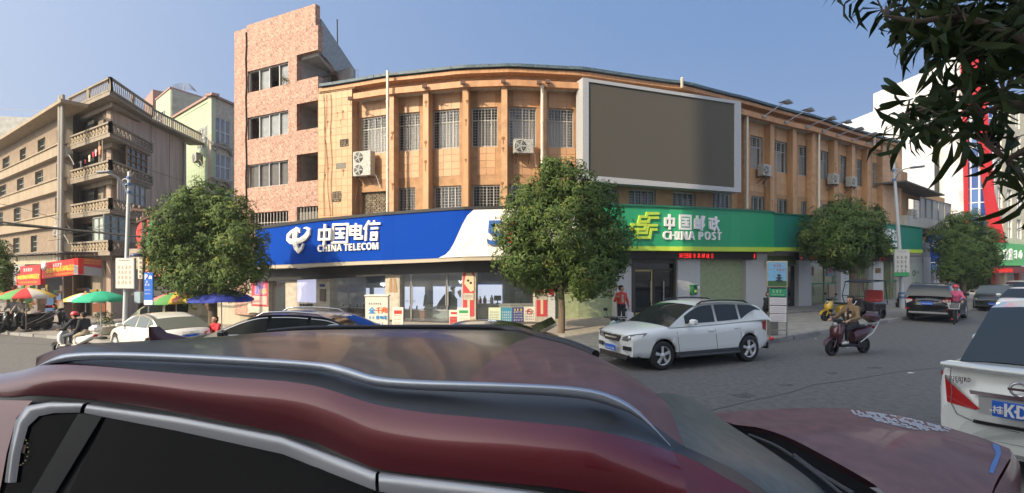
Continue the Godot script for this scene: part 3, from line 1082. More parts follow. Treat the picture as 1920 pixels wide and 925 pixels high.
func build_tower():
	var w: Wall = Wall.new().straight(Vector2(-15.17, 28.0), Vector2(-9.58, 25.2))
	tower = w
	var pink := mat("pink_pebble", 0.58, 0.35, 0.27, 0.8, 0, "mosaic", 0.6)
	var pale := mat("tower_inside", 0.42, 0.40, 0.38, 0.9, 0, "blotch", 0.4)
	var th := thing("stair_tower", "tall pink pebble-dash tower with a sloping top beside the orange block", "building")
	var holes := [[464, 540, 11.93, 13.08], [464, 540, 9.4, 10.6], [463, 540, 6.8, 8.05], [556, 599, 11.97, 13.28], [556, 599, 9.45, 10.8], [556, 599, 6.86, 8.24], [470, 540, 4.6, 5.46], [556, 599, 4.6, 5.6], [503, 535, 0.16, 2.65]]
	var m := M.new()
	holed(m, w, 439, 596, 0, 14.5, holes, -0.3, 0.0)
	fbox(m, w, 439, 462, 14.5, 15.45, -0.3, 0.0)
	fbox(m, w, 462, 591, 14.5, 15.58, -0.3, 0.0)
	obj("front_wall", m, pink, th)
	m = M.new()
	fbox(m, w, 438.5, 444, 0, 15.4, -5.6, -0.3, 0.0)
	obj("side_wall", m, pink, th)
	m = M.new()
	m.hexa([Vector3(-9.75, 13.3, -25.6), Vector3(-9.55, 13.3, -25.6), Vector3(-9.9, 13.3, -32.4), Vector3(-10.1, 13.3, -32.4), Vector3(-9.75, 15.0, -25.6), Vector3(-9.55, 15.0, -25.6), Vector3(-9.9, 15.0, -32.4), Vector3(-10.1, 15.0, -32.4)])
	obj("roof_parapet", m, mat("grey_render", 0.33, 0.36, 0.38, 0.85, 0, "blotch", 0.5), th)
	m = M.new()
	for h in [13.3, 11.0, 8.5, 6.1]:
		m.hexa([Vector3(-15.0, h - 0.18, -28.2), Vector3(-9.65, h - 0.18, -25.52), Vector3(-10.0, h - 0.18, -32.2), Vector3(-15.4, h - 0.18, -32.4), Vector3(-15.0, h, -28.2), Vector3(-9.65, h, -25.52), Vector3(-10.0, h, -32.2), Vector3(-15.4, h, -32.4)])
		obj("floor_slab", m, pale, th)
		m = M.new()
	m.hexa([Vector3(-15.2, 0, -32.2), Vector3(-10.0, 0, -32.2), Vector3(-10.0, 0, -32.5), Vector3(-15.2, 0, -32.5), Vector3(-15.2, 14.8, -32.2), Vector3(-10.0, 14.8, -32.2), Vector3(-10.0, 14.8, -32.5), Vector3(-15.2, 14.8, -32.5)])
	obj("back_wall", m, pale, th)
	m = M.new()
	fbox(m, w, 552, 556, 0, 13.2, -5.0, -0.3, 0.0)
	obj("partition", m, pale, th)
	m = M.new()
	fbox(m, w, 500, 599, 11.0, 13.1, -2.3, -2.1, 0.0)
	fbox(m, w, 500, 599, 8.6, 10.8, -2.3, -2.1, 0.0)
	fbox(m, w, 500, 599, 6.1, 8.3, -2.3, -2.1, 0.0)
	obj("landing_wall", m, pale, th)
	m = M.new()
	for h in [11.3, 8.7, 6.2]:
		fbox(m, w, 562, 574, h, h + 1.7, -2.1, -2.05, 0.0)
		obj("inner_door", m, mat("brown_door", 0.10, 0.06, 0.04, 0.6), th)
		m = M.new()
	m = M.new()
	for k in 9:
		m.bar(Vector3(-9.6 + 0.1 * sin(k * 3.0), 13.2 - 0.04 * k, -25.7 - k * 0.75), Vector3(-9.0, 12.5 - 0.1 * (k % 3), -25.9 - k * 0.75), 0.06, 0.04)
	m.bar(Vector3(-11.4, 11.95, -26.6), Vector3(-9.3, 12.9, -27.2), 0.05, 0.05)
	m.bar(Vector3(-9.4, 13.1, -25.7), Vector3(-9.5, 12.7, -32), 0.05, 0.05)
	stuff(obj("awning_remains", m, mat("rust"), th))
	var alu := mat("aluminium")
	var paneg := mat("grey_pane")
	var blackg := mat("open_dark")
	for q in [[464, 540, 11.93, 13.08, [0, 1, 0, 1]], [464, 540, 9.4, 10.6, [0, 1, 1, 1]], [463, 540, 6.8, 8.05, [2, 2, 2, 2]]]:
		var wd := Node3D.new()
		wd.name = "window"
		th.add_child(wd, true)
		m = M.new()
		fbox(m, w, q[0], q[1], q[2] - 0.02, q[2] + 0.04, -0.22, -0.1, 0.0)
		fbox(m, w, q[0], q[1], q[3] - 0.05, q[3], -0.22, -0.1, 0.0)
		for k in 5:
			var x := lerpf(q[0], q[1] - 1.4, k / 4.0)
			fbox(m, w, x, x + 1.4, q[2] + 0.04, q[3] - 0.05, -0.22, -0.1, 0.0)
		obj("frame", m, alu, wd)
		for k in 4:
			var x := lerpf(q[0], q[1], k / 4.0)
			var x2 := lerpf(q[0], q[1], (k + 1) / 4.0)
			m = M.new()
			fbox(m, w, x + 0.8, x2 - 0.3, q[2] + 0.03, q[3] - 0.05, -0.2 - 0.02 * (k % 2), -0.19 - 0.02 * (k % 2), 0.0)
			if q[4][k] == 0:
				m = M.new()
				fbox(m, w, x + 0.8, x2 - 0.3, q[2] + 0.03, q[3] - 0.05, -1.6, -1.58, 0.0)
			obj("pane", m, [blackg, paneg, mat("brown_pane", 0.12, 0.11, 0.10, 0.1, 0, "blotch", 0.5)][q[4][k]], wd)
	for q in [[470, 540, 4.6, 5.46, 12], [556, 596, 4.6, 5.6, 7]]:
		m = M.new()
		for k in q[4] + 1:
			var x := lerpf(q[0], q[1], float(k) / q[4])
			m.bar(w.at(x, q[2], -0.08, 0.0), w.at(x, q[3], -0.08, 0.0), 0.03, 0.03)
		m.bar(w.at(q[0], q[2] + 0.3, -0.06, 0.0), w.at(q[1], q[2] + 0.3, -0.06, 0.0), 0.03, 0.03)
		obj("window_bars", m, mat("bar_grey", 0.4, 0.38, 0.36, 0.6), th)
	m = M.new()
	fbox(m, w, 556, 595, 4.6, 5.35, -0.25, -0.15, 0.0)
	obj("rubble_infill", m, mat("mortar"), th)
	m = M.new()
	var path := []
	for k in 16: path.append(w.at(461 + sin(k * 2.1) * 0.8, lerpf(15.2, 4.6, k / 15.0), 0.04))
	m.tube(path, 0.035, 6)
	obj("cable", m, mat("cable_dark"), th)
	var leaf := M.new()
	var rng := RandomNumberGenerator.new()
	rng.seed = 3
	for k in 60:
		var b: Vector3 = w.at(534 + rng.randf_range(-4, 4), 11.92 + rng.randf_range(0, 0.3), 0.05 + rng.randf_range(-0.05, 0.12))
		var d2 := Vector3(rng.randf_range(-1, 1), rng.randf_range(-0.3, 1), rng.randf_range(-1, 1)).normalized() * 0.16
		leaf.tri(b, b + d2 + Vector3(0.03, 0, 0), b + d2 - Vector3(0.03, 0, 0))
	var weed := stuff(obj("weed", leaf, mat("weed", 0.10, 0.09, 0.04, 0.8)))
	tag(weed, "dry weed growing from the sill of the tower's top window", "plant")
	weed.remove_meta("kind")
	var rod := M.new()
	rod.tube([aim(633, 115, 30.0), aim(632, 36, 30.0)], 0.035, 6)
	rod.tube([aim(633, 115, 30.0) + Vector3(0, -3.2, 0), aim(633, 115, 30.0)], 0.035, 6)
	obj("antenna_mast", rod, mat("cable_dark"), th)
	rod = M.new()
	rod.tube([aim(655, 131, 30.0), aim(671, 131, 30.0), aim(671, 150, 30.0)], 0.02, 5)
	obj("roof_pipe", rod, alu, th)

var tower: Wall

func build_telecom_shop():
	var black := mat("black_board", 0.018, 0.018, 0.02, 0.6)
	var blue := mat("sign_blue")
	blue.metallic_specular = 0.15
	var white := mat("sign_white", 0.78, 0.76, 0.72, 0.5)
	var rows := [[478, 428, 498], [540, 419.5, 496], [600, 411.5, 493], [670, 405, 490], [740, 399, 487.5], [805, 394, 485], [870, 390, 482], [935, 388.5, 481], [1000, 388, 480], [1060, 387, 479], [1110, 386, 478]]
	var sign := thing("telecom_sign", "long blue shop sign with a white end and a looped emblem on the curved block", "sign")
	var m := M.new()
	strip(m, front, rows, 0.35, 1.0)
	obj("board", m, blue, sign)
	m = M.new()
	var top := []
	for q in rows: top.append([q[0], q[1] - 2.5, q[1] + 2.8])
	strip(m, front, top, 0.3, 1.05)
	obj("top_edge", m, black, sign)
	m = M.new()
	var low := []
	for q in rows: low.append([q[0], q[2] - 0.2, q[2] + 7.0])
	strip(m, front, low, 0.2, 0.985)
	obj("bottom_edge", m, mat("beige_trim", 0.42, 0.37, 0.29, 0.7), sign)
	m = M.new()
	var edge := [[0.0, 888.0], [0.12, 876.0], [0.3, 867.0], [0.5, 859.0], [0.7, 851.0], [0.85, 843.0], [0.94, 835.0], [1.0, 822.0]]
	for i in edge.size() - 1:
		var cols := 14
		for c in cols:
			var v := []
			for q in [[i + 1, c], [i + 1, c + 1], [i, c + 1], [i, c]]:
				var px := lerpf(edge[q[0]][1], 1109.0, float(q[1]) / cols)
				v.append(sign_point(rows, px, lerpf(0.045, 0.995, edge[q[0]][0]), 1.03))
			m.quad(v[0], v[1], v[2], v[3])
	obj("white_end", m, white, sign)
	m = M.new()
	ribbon(m, [[564, 437, 0.05], [563, 431, 0.14], [559, 430, 0.24], [556, 437, 0.30], [554.5, 446, 0.31], [555, 456, 0.31], [557.5, 465, 0.28], [562, 471.5, 0.22], [566.5, 467, 0.15], [569.5, 460, 0.1], [570.5, 456.5, 0.03]], 1.0, 0.10)
	ribbon(m, [[563, 429.5, 0.1], [557, 430, 0.12], [549, 435, 0.14], [543, 442, 0.20], [542.5, 449, 0.22], [548, 453.5, 0.24], [556, 454, 0.24], [565, 451.5, 0.25], [574, 446, 0.26], [580, 438, 0.24], [581.5, 431, 0.18], [577, 427.7, 0.1], [572, 428.5, 0.03]], 1.0, 0.112)
	obj("emblem", m, white, sign)
	for q in [["中", 596.5, 458, 0.86, 0.11], ["国", 625, 455, 0.82, 0.105], ["电", 655, 452, 0.74, 0.10], ["信", 684, 450, 0.80, 0.10]]:
		wall_glyph(sign, front, q[0], q[1], q[2], 1.0, q[3], q[4], 0.1, white, 0.08)
	wall_text(sign, front, "CHINA TELECOM", 595, 711, 471.5, 466.5, 1.0, 0.31, 0.08, white)
	wall_text(sign, front, "5", 912, 943, 454, 453.5, 1.01, 1.0, 0.16, mat("digit_blue", 0.02, 0.11, 0.42, 0.5))
	wall_text(sign, front, "G", 945, 985, 453.5, 453, 1.01, 1.0, 0.16, mat("digit_red", 0.6, 0.03, 0.02, 0.5))
	m = M.new()
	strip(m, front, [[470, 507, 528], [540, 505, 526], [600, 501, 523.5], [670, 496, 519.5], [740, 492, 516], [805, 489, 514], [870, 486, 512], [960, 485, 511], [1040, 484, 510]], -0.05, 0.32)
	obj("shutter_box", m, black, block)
	var floor_m := mat("shop_floor", 0.06, 0.055, 0.05, 0.35)
	var wallm := mat("shop_wall", 0.11, 0.115, 0.12, 0.8)
	m = M.new()
	fbox(m, front, 478, 1040, 0.06, 0.16, -5.5, 0.35, 0.0)
	obj("shop_floor", m, floor_m, block)
	m = M.new()
	fbox(m, front, 478, 1040, 2.62, 2.72, -5.5, 0.0, 0.0)
	obj("shop_ceiling", m, mat("shop_ceiling", 0.5, 0.5, 0.5, 0.9), block)
	m = M.new()
	fbox(m, front, 500, 1040, 0.16, 2.62, -5.4, -5.2, 0.0)
	fbox(m, front, 476, 478, 0.16, 2.62, -5.4, 0.0, 0.0)
	fbox(m, front, 1038, 1041, 0.16, 2.62, -5.4, -0.02, 0.0)
	obj("shop_wall", m, wallm, block)
	var lit := glow("lit_panel", 0.60, 0.66, 0.82, 0.62)
	var marks := mat("panel_print")
	for q in [[662, 689, 540, 586], [701, 722, 540, 586], [752, 794, 538, 585], [812, 868, 537.5, 586], [896, 941, 534, 577], [632, 641, 541, 575]]:
		m = M.new()
		fbox(m, front, q[0], q[1], front.high(q[0], q[3], -5.0), front.high(q[0], q[2], -5.0), -5.18, -5.0)
		var pn := obj("light_panel", m, lit, block)
		if q[0] in [662, 752, 896]:
			m = M.new()
			scribble(m, front.at(q[0] + 8, front.high(q[0], 566, -4.99), -4.995), front.T(q[0]), Vector3.UP, 0.75, 0.1, int(q[0]))
			obj("panel_print", m, marks, pn)
	m = M.new()
	fbox(m, front, 810, 869, front.high(840, 537.5, -5.0), front.high(840, 535.5, -5.0), -5.1, -4.98)
	fbox(m, front, 895, 942, front.high(920, 534, -5.0), front.high(920, 532, -5.0), -5.1, -4.98)
	obj("panel_trim", m, mat("trim_blue", 0.03, 0.2, 0.6, 0.5), block)
	var pr := [["suit", [[817, 586], [818, 575], [824, 565], [832, 554], [838, 548], [846, 546], [851, 553], [857, 560], [861, 556], [866, 570], [868, 575], [868, 586]], mat("print_navy", 0.02, 0.022, 0.035, 0.7), 0.0],
		["face", [[846, 539], [854, 538], [858, 544], [857, 550], [851, 553], [847, 548]], mat("print_skin"), 0.004],
		["hand", [[858, 547], [864, 543], [868, 545], [868, 560], [862, 557]], mat("print_skin"), 0.006],
		["hair", [[845, 545], [844, 539], [849, 536.5], [860, 537], [858, 541], [850, 541]], mat("print_hair", 0.015, 0.013, 0.012, 0.7), 0.008],
		["shirt", [[850, 552], [857, 549], [856, 560]], mat("print_white"), 0.005]]
	for q in pr:
		var pp: Array = q[1]
		m = M.new()
		var oo: float = -4.985 + q[3]
		var cpt := Vector3.ZERO
		for e in pp: cpt += front.at(e[0], front.high(e[0], e[1], oo), oo) / pp.size()
		var t := front.T(840)
		var pts := PackedVector2Array()
		for e in pp:
			var v := front.at(e[0], front.high(e[0], e[1], oo), oo) - cpt
			pts.append(Vector2(v.dot(t), v.y))
		m.prism(cpt, t, Vector3.UP, pts, 0.003)
		obj("poster_print", m, q[2], block)
	wall_text(block, front, "oppo", 713, 733, 535, 534.5, -5.05, 0.2, 0.03, glow("lit_letters", 0.8, 0.88, 1.0, 1.6))
	wall_text(block, front, "vivo", 860, 885, 531, 530.5, -5.05, 0.2, 0.03, glow("lit_letters", 0.8, 0.88, 1.0, 1.6))
	for q in [[641, 522.5], [656, 524], [679, 520.5], [690, 523], [715, 520], [752, 518], [760, 521], [788, 517.5], [795, 519.5], [826, 516.5], [864, 515.5], [906, 515], [940, 514.5], [978, 514.5]]:
		var d: float = 2.6 - 2.615
		var oo := -0.9 - 2.0 * fmod(q[0] * 0.37, 1.6)
		m = M.new()
		var p := front.at(q[0], 2.612, oo)
		m.lathe(p, Vector3.DOWN, [[0.0, 0.0], [0.09, 0.0], [0.085, 0.012], [0.0, 0.012]], 12)
		obj("downlight", m, glow("downlight", 1.0, 0.96, 0.88, 2.2), block)
	for px in [560.0, 690.0, 800.0, 930.0]:
		var l := OmniLight3D.new()
		l.name = "shop_light"
		l.position = front.at(px, 2.45, -2.6)
		l.light_energy = 0.4
		l.light_color = Color(0.92, 0.96, 1.0)
		l.light_size = 0.3
		l.omni_range = 20.0
		l.omni_attenuation = 2.0
		l.shadow_enabled = true
		add_child(l)
	var cream := mat("shop_cream", 0.56, 0.51, 0.42, 0.6, 0, "blotch", 0.5)
	var hi := 2.75
	for q in [[464, 503], [535, 557], [592, 618], [722, 749], [866, 892], [1003, 1028], [1028, 1041]]:
		m = M.new()
		fbox(m, front, q[0], q[1], 0.1, hi, -0.4, 0.12)
		obj("pillar", m, cream if q[0] < 1028 else mat("pillar_white", 0.64, 0.64, 0.64, 0.6, 0, "fine", 0.5), block)
	m = M.new()
	fbox(m, front, 557, 592, 0.1, 0.81, -0.35, 0.14)
	obj("panel_base", m, cream, block)
	m = M.new()
	fbox(m, front, 557, 592, 0.815, hi, -0.35, 0.138)
	obj("lit_pane", m, glow("lit_pane", 0.52, 0.53, 0.72, 0.5), block)
	wall_text(block, front, "oppo", 561, 586, 575, 574.5, 0.145, 0.2, 0.02, mat("letter_black"))
	m = M.new()
	fbox(m, front, 599, 610, front.high(604, 565, 0.14), front.high(604, 542, 0.14), 0.12, 0.145)
	obj("plaque", m, mat("plaque_bronze", 0.13, 0.11, 0.09, 0.5, 0.2), block)
	m = M.new()
	fbox(m, front, 599, 608, front.high(604, 538, 0.14), front.high(604, 533, 0.14), 0.12, 0.145)
	obj("house_number", m, mat("plate_navy", 0.03, 0.03, 0.15, 0.4), block)
	var red := mat("poster_red")
	var pl := thing("red_poster", "tall red and pink sale poster on the pillar left of the blue-signed shop", "poster")
	m = M.new()
	fbox(m, front, 471, 502, 0.5, 2.68, 0.12, 0.135)
	obj("sheet", m, red, pl)
	m = M.new()
	fbox(m, front, 477, 497, 1.1, 1.85, 0.13, 0.139)
	obj("picture", m, mat("poster_pink", 0.62, 0.18, 0.35, 0.6), pl)
	m = M.new()
	for q in [[480, 1.15, 1.7, 4], [485, 1.15, 1.8, 3.4], [490, 1.15, 1.55, 4]]:
		fbox(m, front, q[0], q[0] + q[3], q[1], q[2], 0.136, 0.143)
	obj("picture_detail", m, mat("poster_blue", 0.12, 0.16, 0.42, 0.6), pl)
	m = M.new()
	fbox(m, front, 473, 500, 0.6, 1.05, 0.13, 0.139)
	obj("lower_print", m, mat("poster_peach", 0.7, 0.38, 0.32, 0.6), pl)
	m = M.new()
	fbox(m, front, 480, 493, 2.38, 2.55, 0.13, 0.139)
	obj("badge", m, mat("poster_teal", 0.05, 0.2, 0.3, 0.6), pl)
	wall_text(pl, front, "666", 486, 499.5, 550.5, 549.5, 0.14, 0.26, 0.006, mat("poster_gold", 0.75, 0.5, 0.2, 0.5))
	phone_poster(726, 746, 0.6, 2.68, mat("shop_cream", 0.56, 0.51, 0.42), mat("phone_tan", 0.33, 0.2, 0.1, 0.5), "pale poster with two tan phone backs on the pillar beside the glass doors", 0)
	phone_poster(868, 889, 0.4, 2.72, red, mat("phone_gold"), "red poster with a tilted gold phone on the pillar right of the poster man", 1)
	phone_poster(1006, 1026, 0.4, 2.6, red, mat("phone_gold"), "red poster with a pale phone on the pillar behind the middle tree", 1)
	var sl := thing("red_notice", "small red vertical shop notice on the white pillar by the green shutter", "notice")
	m = M.new()
	fbox(m, front, 1029, 1039, 1.35, 2.0, 0.12, 0.135)
	obj("sheet", m, mat("poster_deep_red", 0.5, 0.02, 0.03, 0.6), sl)
	m = M.new()
	for k in 3: scribble(m, front.at(1031.5, 1.42 + 0.19 * k, 0.136), front.T(1034), Vector3.UP, 0.16, 0.15, 70 + k)
	obj("print", m, mat("letter_black"), sl)
	var gl := glass("shop_glass", 0.30, 0.36, 0.38, 0.05)
	var alu := mat("door_steel")
	for q in [[503, 535], [618, 722], [749, 771], [771, 806], [806, 838], [838, 866], [892, 947], [947, 1003]]:
		m = M.new()
		fbox(m, front, q[0] + 0.4, q[1] - 0.4, 0.16, 2.6, -0.14, -0.125, 0.0)
		obj("shop_window", m, gl, block)
	for q in [771.0, 838.0]:
		m = M.new()
		for s in [-2.2, 2.2]:
			m.tube([front.at(q + s, 0.85, -0.06), front.at(q + s, 1.75, -0.06)], 0.022, 8)
			m.bar(front.at(q + s * 0.4, 0.16, -0.1), front.at(q + s * 0.4, 2.6, -0.1), 0.05, 0.03)
		obj("door_handle", m, alu, block)
	for q in [[916, 938.5, 577, 604, "pale_green", 0.52, 0.58, 0.44, "pale green printed notice, leftmost of four on the shop window"], [939.2, 960, 577, 606, "teal", 0.03, 0.2, 0.3, "teal blue notice with a white drop on the shop window"], [960.6, 981.8, 577, 611, "navy", 0.03, 0.035, 0.2, "navy notice with a yellow heading on the shop window"], [982.4, 1004, 575.5, 606, "no_smoking", 0.62, 0.6, 0.54, "white no smoking notice on the shop window"]]:
		var nt := thing("window_notice", q[8], "notice")
		m = M.new()
		fbox(m, front, q[0], q[1], front.high(q[0], q[3], -0.1), front.high(q[0], q[2], -0.1), -0.12, -0.1)
		obj("sheet", m, mat("notice_" + q[4], q[5], q[6], q[7], 0.7), nt)
		m = M.new()
		var pm: Material = mat("panel_print")
		if q[4] == "navy" or q[4] == "teal": pm = mat("print_white")
		for k in 5:
			var py: float = q[2] + 10 + k * 5
			if py < q[3] - 1: scribble(m, front.at(q[0] + 2.5, front.high(q[0], py, -0.1), -0.098), front.T(q[0]), Vector3.UP, 0.42, 0.075, int(q[0]) + k)
		obj("print", m, pm, nt)
		m = M.new()
		if q[4] == "navy":
			scribble(m, front.at(q[0] + 3, front.high(q[0], 583.5, -0.1), -0.098), front.T(q[0]), Vector3.UP, 0.4, 0.12, 91)
			obj("heading", m, mat("print_yellow", 0.75, 0.6, 0.05, 0.7), nt)
		elif q[4] == "no_smoking":
			var c := front.at(993, front.high(993, 584.5, -0.1), -0.09)
			var ring := []
			for k in 21: ring.append(c + front.T(993) * cos(k * TAU / 20) * 0.115 + Vector3.UP * sin(k * TAU / 20) * 0.115)
			m.tube(ring, 0.016, 5, false)
			m.bar(c + front.T(993) * -0.08 + Vector3.UP * 0.08, c + front.T(993) * 0.08 - Vector3.UP * 0.08, 0.026, 0.012, front.N(993))
			obj("ring", m, mat("print_red"), nt)
			m = M.new()
			m.bar(c - front.T(993) * 0.075, c + front.T(993) * 0.06, 0.024, 0.01, front.N(993))
			obj("cigarette", m, mat("letter_black"), nt)
	counter("shop_counter", "long dark counter under the lit panels inside the shop, left part", 640, 718, -0.9, mat("counter_brown", 0.09, 0.05, 0.04, 0.5))
	counter("shop_counter", "red-brown counter behind the glass doors with a row of phones", 752, 796, -0.8, mat("counter_red", 0.16, 0.06, 0.05, 0.5))
	counter("shop_counter", "glass-fronted counter below the big poster of a man", 812, 862, -0.85, mat("counter_glass", 0.20, 0.26, 0.26, 0.2))
	counter("shop_counter", "display counter with bottles behind the four window notices", 895, 1000, -0.9, mat("counter_pale", 0.33, 0.36, 0.33, 0.4))
	m = M.new()
	var rb := RandomNumberGenerator.new()
	rb.seed = 8
	var blabel := ["small brown bottle, leftmost on the display counter", "taller brown bottle, second on the display counter", "pale green bottle in the middle of the display counter", "dark monitor on the display counter right of the bottles"]
	for k in 3:
		var p := front.at([900, 909, 922][k], 0.89, -1.2)
		m = M.new()
		m.lathe(p, Vector3.UP, [[0.0, 0.0], [0.075, 0.0], [0.08, 0.02], [0.08, 0.18 + k * 0.03], [0.03, 0.25 + k * 0.03], [0.03, 0.32 + k * 0.03], [0.0, 0.32 + k * 0.03]], 12)
		var b: Node3D = obj("bottle", m, [mat("bottle_brown"), mat("bottle_brown"), mat("bottle_green", 0.2, 0.25, 0.2, 0.3)][k])
		tag(b, blabel[k], "bottle", "bottles on the display counter")
	m = M.new()
	var mp := front.at(933, 0.89, -1.2)
	m.bevel(mp + Vector3(0, 0.24, 0), Vector3(0.34, 0.24, 0.05), 0.015)
	m.box(mp + Vector3(0, 0.06, 0), Vector3(0.05, 0.12, 0.05))
	m.box(mp + Vector3(0, 0.008, 0), Vector3(0.2, 0.016, 0.16))
	tag(obj("monitor", m, mat("screen_black", 0.02, 0.02, 0.025, 0.3)), blabel[3], "monitor")
	m = M.new()
	fbox(m, front, 957, 978, 0.16, front.high(967, 545, -5.0), -5.2, -5.1)
	obj("back_door", m, mat("open_dark"), block)
	var ch := thing("office_chair", "black office chair behind the glass doors of the shop", "chair", front.at(805, 0.16, -0.7))
	var cm := mat("chair_black", 0.015, 0.015, 0.015, 0.6)
	m = M.new()
	m.bevel(Vector3(0, 0.48, 0), Vector3(0.48, 0.09, 0.46), 0.03)
	obj("seat", m, cm, ch)
	m = M.new()
	m.bevel(Vector3(-0.2, 0.86, 0), Vector3(0.07, 0.56, 0.44), 0.03, Basis(Vector3.FORWARD, 0.12))
	obj("backrest", m, cm, ch)
	m = M.new()
	m.tube([Vector3(0, 0.08, 0), Vector3(0, 0.45, 0)], 0.03, 8)
	for k in 5: m.bar(Vector3(0, 0.1, 0), Vector3(cos(k * TAU / 5) * 0.3, 0.06, sin(k * TAU / 5) * 0.3), 0.04, 0.03)
	obj("stand", m, cm, ch)
	for s in [-1, 1]:
		m = M.new()
		m.tube([Vector3(-0.15, 0.5, s * 0.25), Vector3(-0.15, 0.7, s * 0.27), Vector3(0.15, 0.7, s * 0.27)], 0.022, 6)
		obj("armrest", m, cm, ch)
	standing_sign("promotion_cabinet", "white promotion cabinet with red and blue characters before the shop", spot(706, 18.4, 0.11), 0.80, 1.42, 0.34, 0.0, 0)
	standing_sign("standing_board", "narrow white leaflet board standing right of the white promotion cabinet", spot(745, 17.9, 0.11), 0.38, 1.06, 0.05, 0.12, 1)
	standing_sign("standing_board", "small white board with a green and yellow heading before the red phone poster", spot(869, 19.3, 0.11), 0.48, 0.93, 0.04, 0.1, 2)
	standing_sign("standing_board", "red-fronted low board just left of the small white board", spot(851, 20.5, 0.11), 0.36, 0.74, 0.04, 0.1, 3)
	roller(1041, 1153, 0.28, 3.1, -0.12, 46)
	m = M.new()
	m.hexa([on_ground(1056, 655) + Vector3(0, 0.1, 0), on_ground(1148, 660) + Vector3(0, 0.1, 0), front.at(1152, 0.08, 0.4), front.at(1062, 0.08, 0.4),
		on_ground(1056, 655) + Vector3(0, 0.13, 0), on_ground(1148, 660) + Vector3(0, 0.13, 0), front.at(1152, 0.27, 0.4), front.at(1062, 0.27, 0.4)])
	struct("ramp", m, mat("ramp_concrete"))
	m = M.new()
	fbox(m, front, 1041, 1192, 0.05, 0.28, -0.3, 0.42)
	struct("shop_step", m, mat("ramp_concrete"))

func sign_point(rows: Array, px: float, t: float, o: float) -> Vector3:
	for i in rows.size() - 1:
		if px <= rows[i + 1][0]:
			var u: float = (px - rows[i][0]) / float(rows[i + 1][0] - rows[i][0])
			var ht := lerpf(front.high(rows[i][0], rows[i][1], 1.0), front.high(rows[i + 1][0], rows[i + 1][1], 1.0), u)
			var hb := lerpf(front.high(rows[i][0], rows[i][2], 1.0), front.high(rows[i + 1][0], rows[i + 1][2], 1.0), u)
			return front.at(px, lerpf(ht, hb, t), o)
	return front.at(px, 3.0, o)

func phone_poster(x0: float, x1: float, h0: float, h1: float, ground_m: Material, phone: Material, label: String, kind: int):
	var th := thing("phone_poster", label, "poster")
	var m := M.new()
	fbox(m, front, x0, x1, h0, h1, 0.12, 0.133)
	obj("sheet", m, ground_m, th)
	var x := (x0 + x1) / 2
	var c := front.at(x, 0, 0.134)
	var t := front.T(x)
	m = M.new()
	if kind == 0:
		for s in [-1, 1]:
			m.prism(c + t * s * 0.1 + Vector3(0, 1.42, 0), t, Vector3.UP, PackedVector2Array([Vector2(-0.075, 0), Vector2(0.075 + 0.03 * (s + 1), 0), Vector2(0.07, 0.62), Vector2(-0.05, 0.66)]), 0.01)
	else:
		m.prism(c + Vector3(0, 1.85, 0), t, Vector3.UP, PackedVector2Array([Vector2(-0.2, 0.0), Vector2(0.1, -0.38), Vector2(0.24, -0.3), Vector2(0.24, 0.3), Vector2(0.02, 0.62), Vector2(-0.08, 0.55)]), 0.01)
		m.prism(c + Vector3(0, h0 + 0.1, 0), t, Vector3.UP, PackedVector2Array([Vector2(-0.05, 0), Vector2(0.06, 0), Vector2(0.06, 0.62), Vector2(-0.05, 0.62)]), 0.01)
	obj("phone_picture", m, phone, th)
	m = M.new()
	if kind == 1:
		m.prism(c + Vector3(0, 1.12, 0), t, Vector3.UP, PackedVector2Array([Vector2(-0.23, 0), Vector2(0.23, 0), Vector2(0.23, 0.3), Vector2(-0.23, 0.3)]), 0.012)
		obj("caption_band", m, mat("shop_cream", 0.56, 0.51, 0.42), th)
		m = M.new()
		for s in [[-0.02, 1.98], [0.1, 1.88]]:
			m.lathe(c + t * s[0] + Vector3(0, s[1], 0), front.N(x), [[0, 0.014], [0.055, 0.014], [0.055, 0.0]], 12)
		obj("camera_lens", m, mat("letter_black"), th)
		m = M.new()
		scribble(m, c + Vector3(0, 1.28, 0) - t * 0.16 + front.N(x) * 0.012, t, Vector3.UP, 0.34, 0.05, int(x0))
	scribble(m, c + Vector3(0, h1 - 0.2, 0) - t * 0.15, t, Vector3.UP, 0.32, 0.05, int(x0) + 1)
	obj("caption", m, mat("panel_print"), th)

func counter(called: String, label: String, x0: float, x1: float, o: float, mt: Material):
	var th := thing(called, label, "counter")
	var m := M.new()
	var hh := 0.84 if x0 > 890 else 0.52
	fbox(m, front, x0, x1, 0.16, hh, o - 0.45, o)
	obj("body", m, mt, th)
	m = M.new()
	fbox(m, front, x0, x1, hh + 0.005, hh + 0.045, o - 0.47, o + 0.03, o)
	obj("top", m, mat("counter_top", 0.4, 0.42, 0.42, 0.2), th)
	if x0 < 890:
		var x := x0 + 3
		while x < x1 - 3:
			m = M.new()
			var p := front.at(x, hh + 0.05, o - 0.2)
			m.bar(p, p + Vector3(0.03, 0.16, 0.04), 0.07, 0.012)
			m.box(p + Vector3(0, 0.01, 0), Vector3(0.08, 0.02, 0.06))
			obj("phone_on_stand", m, mat("letter_black"), th)
			x += 13

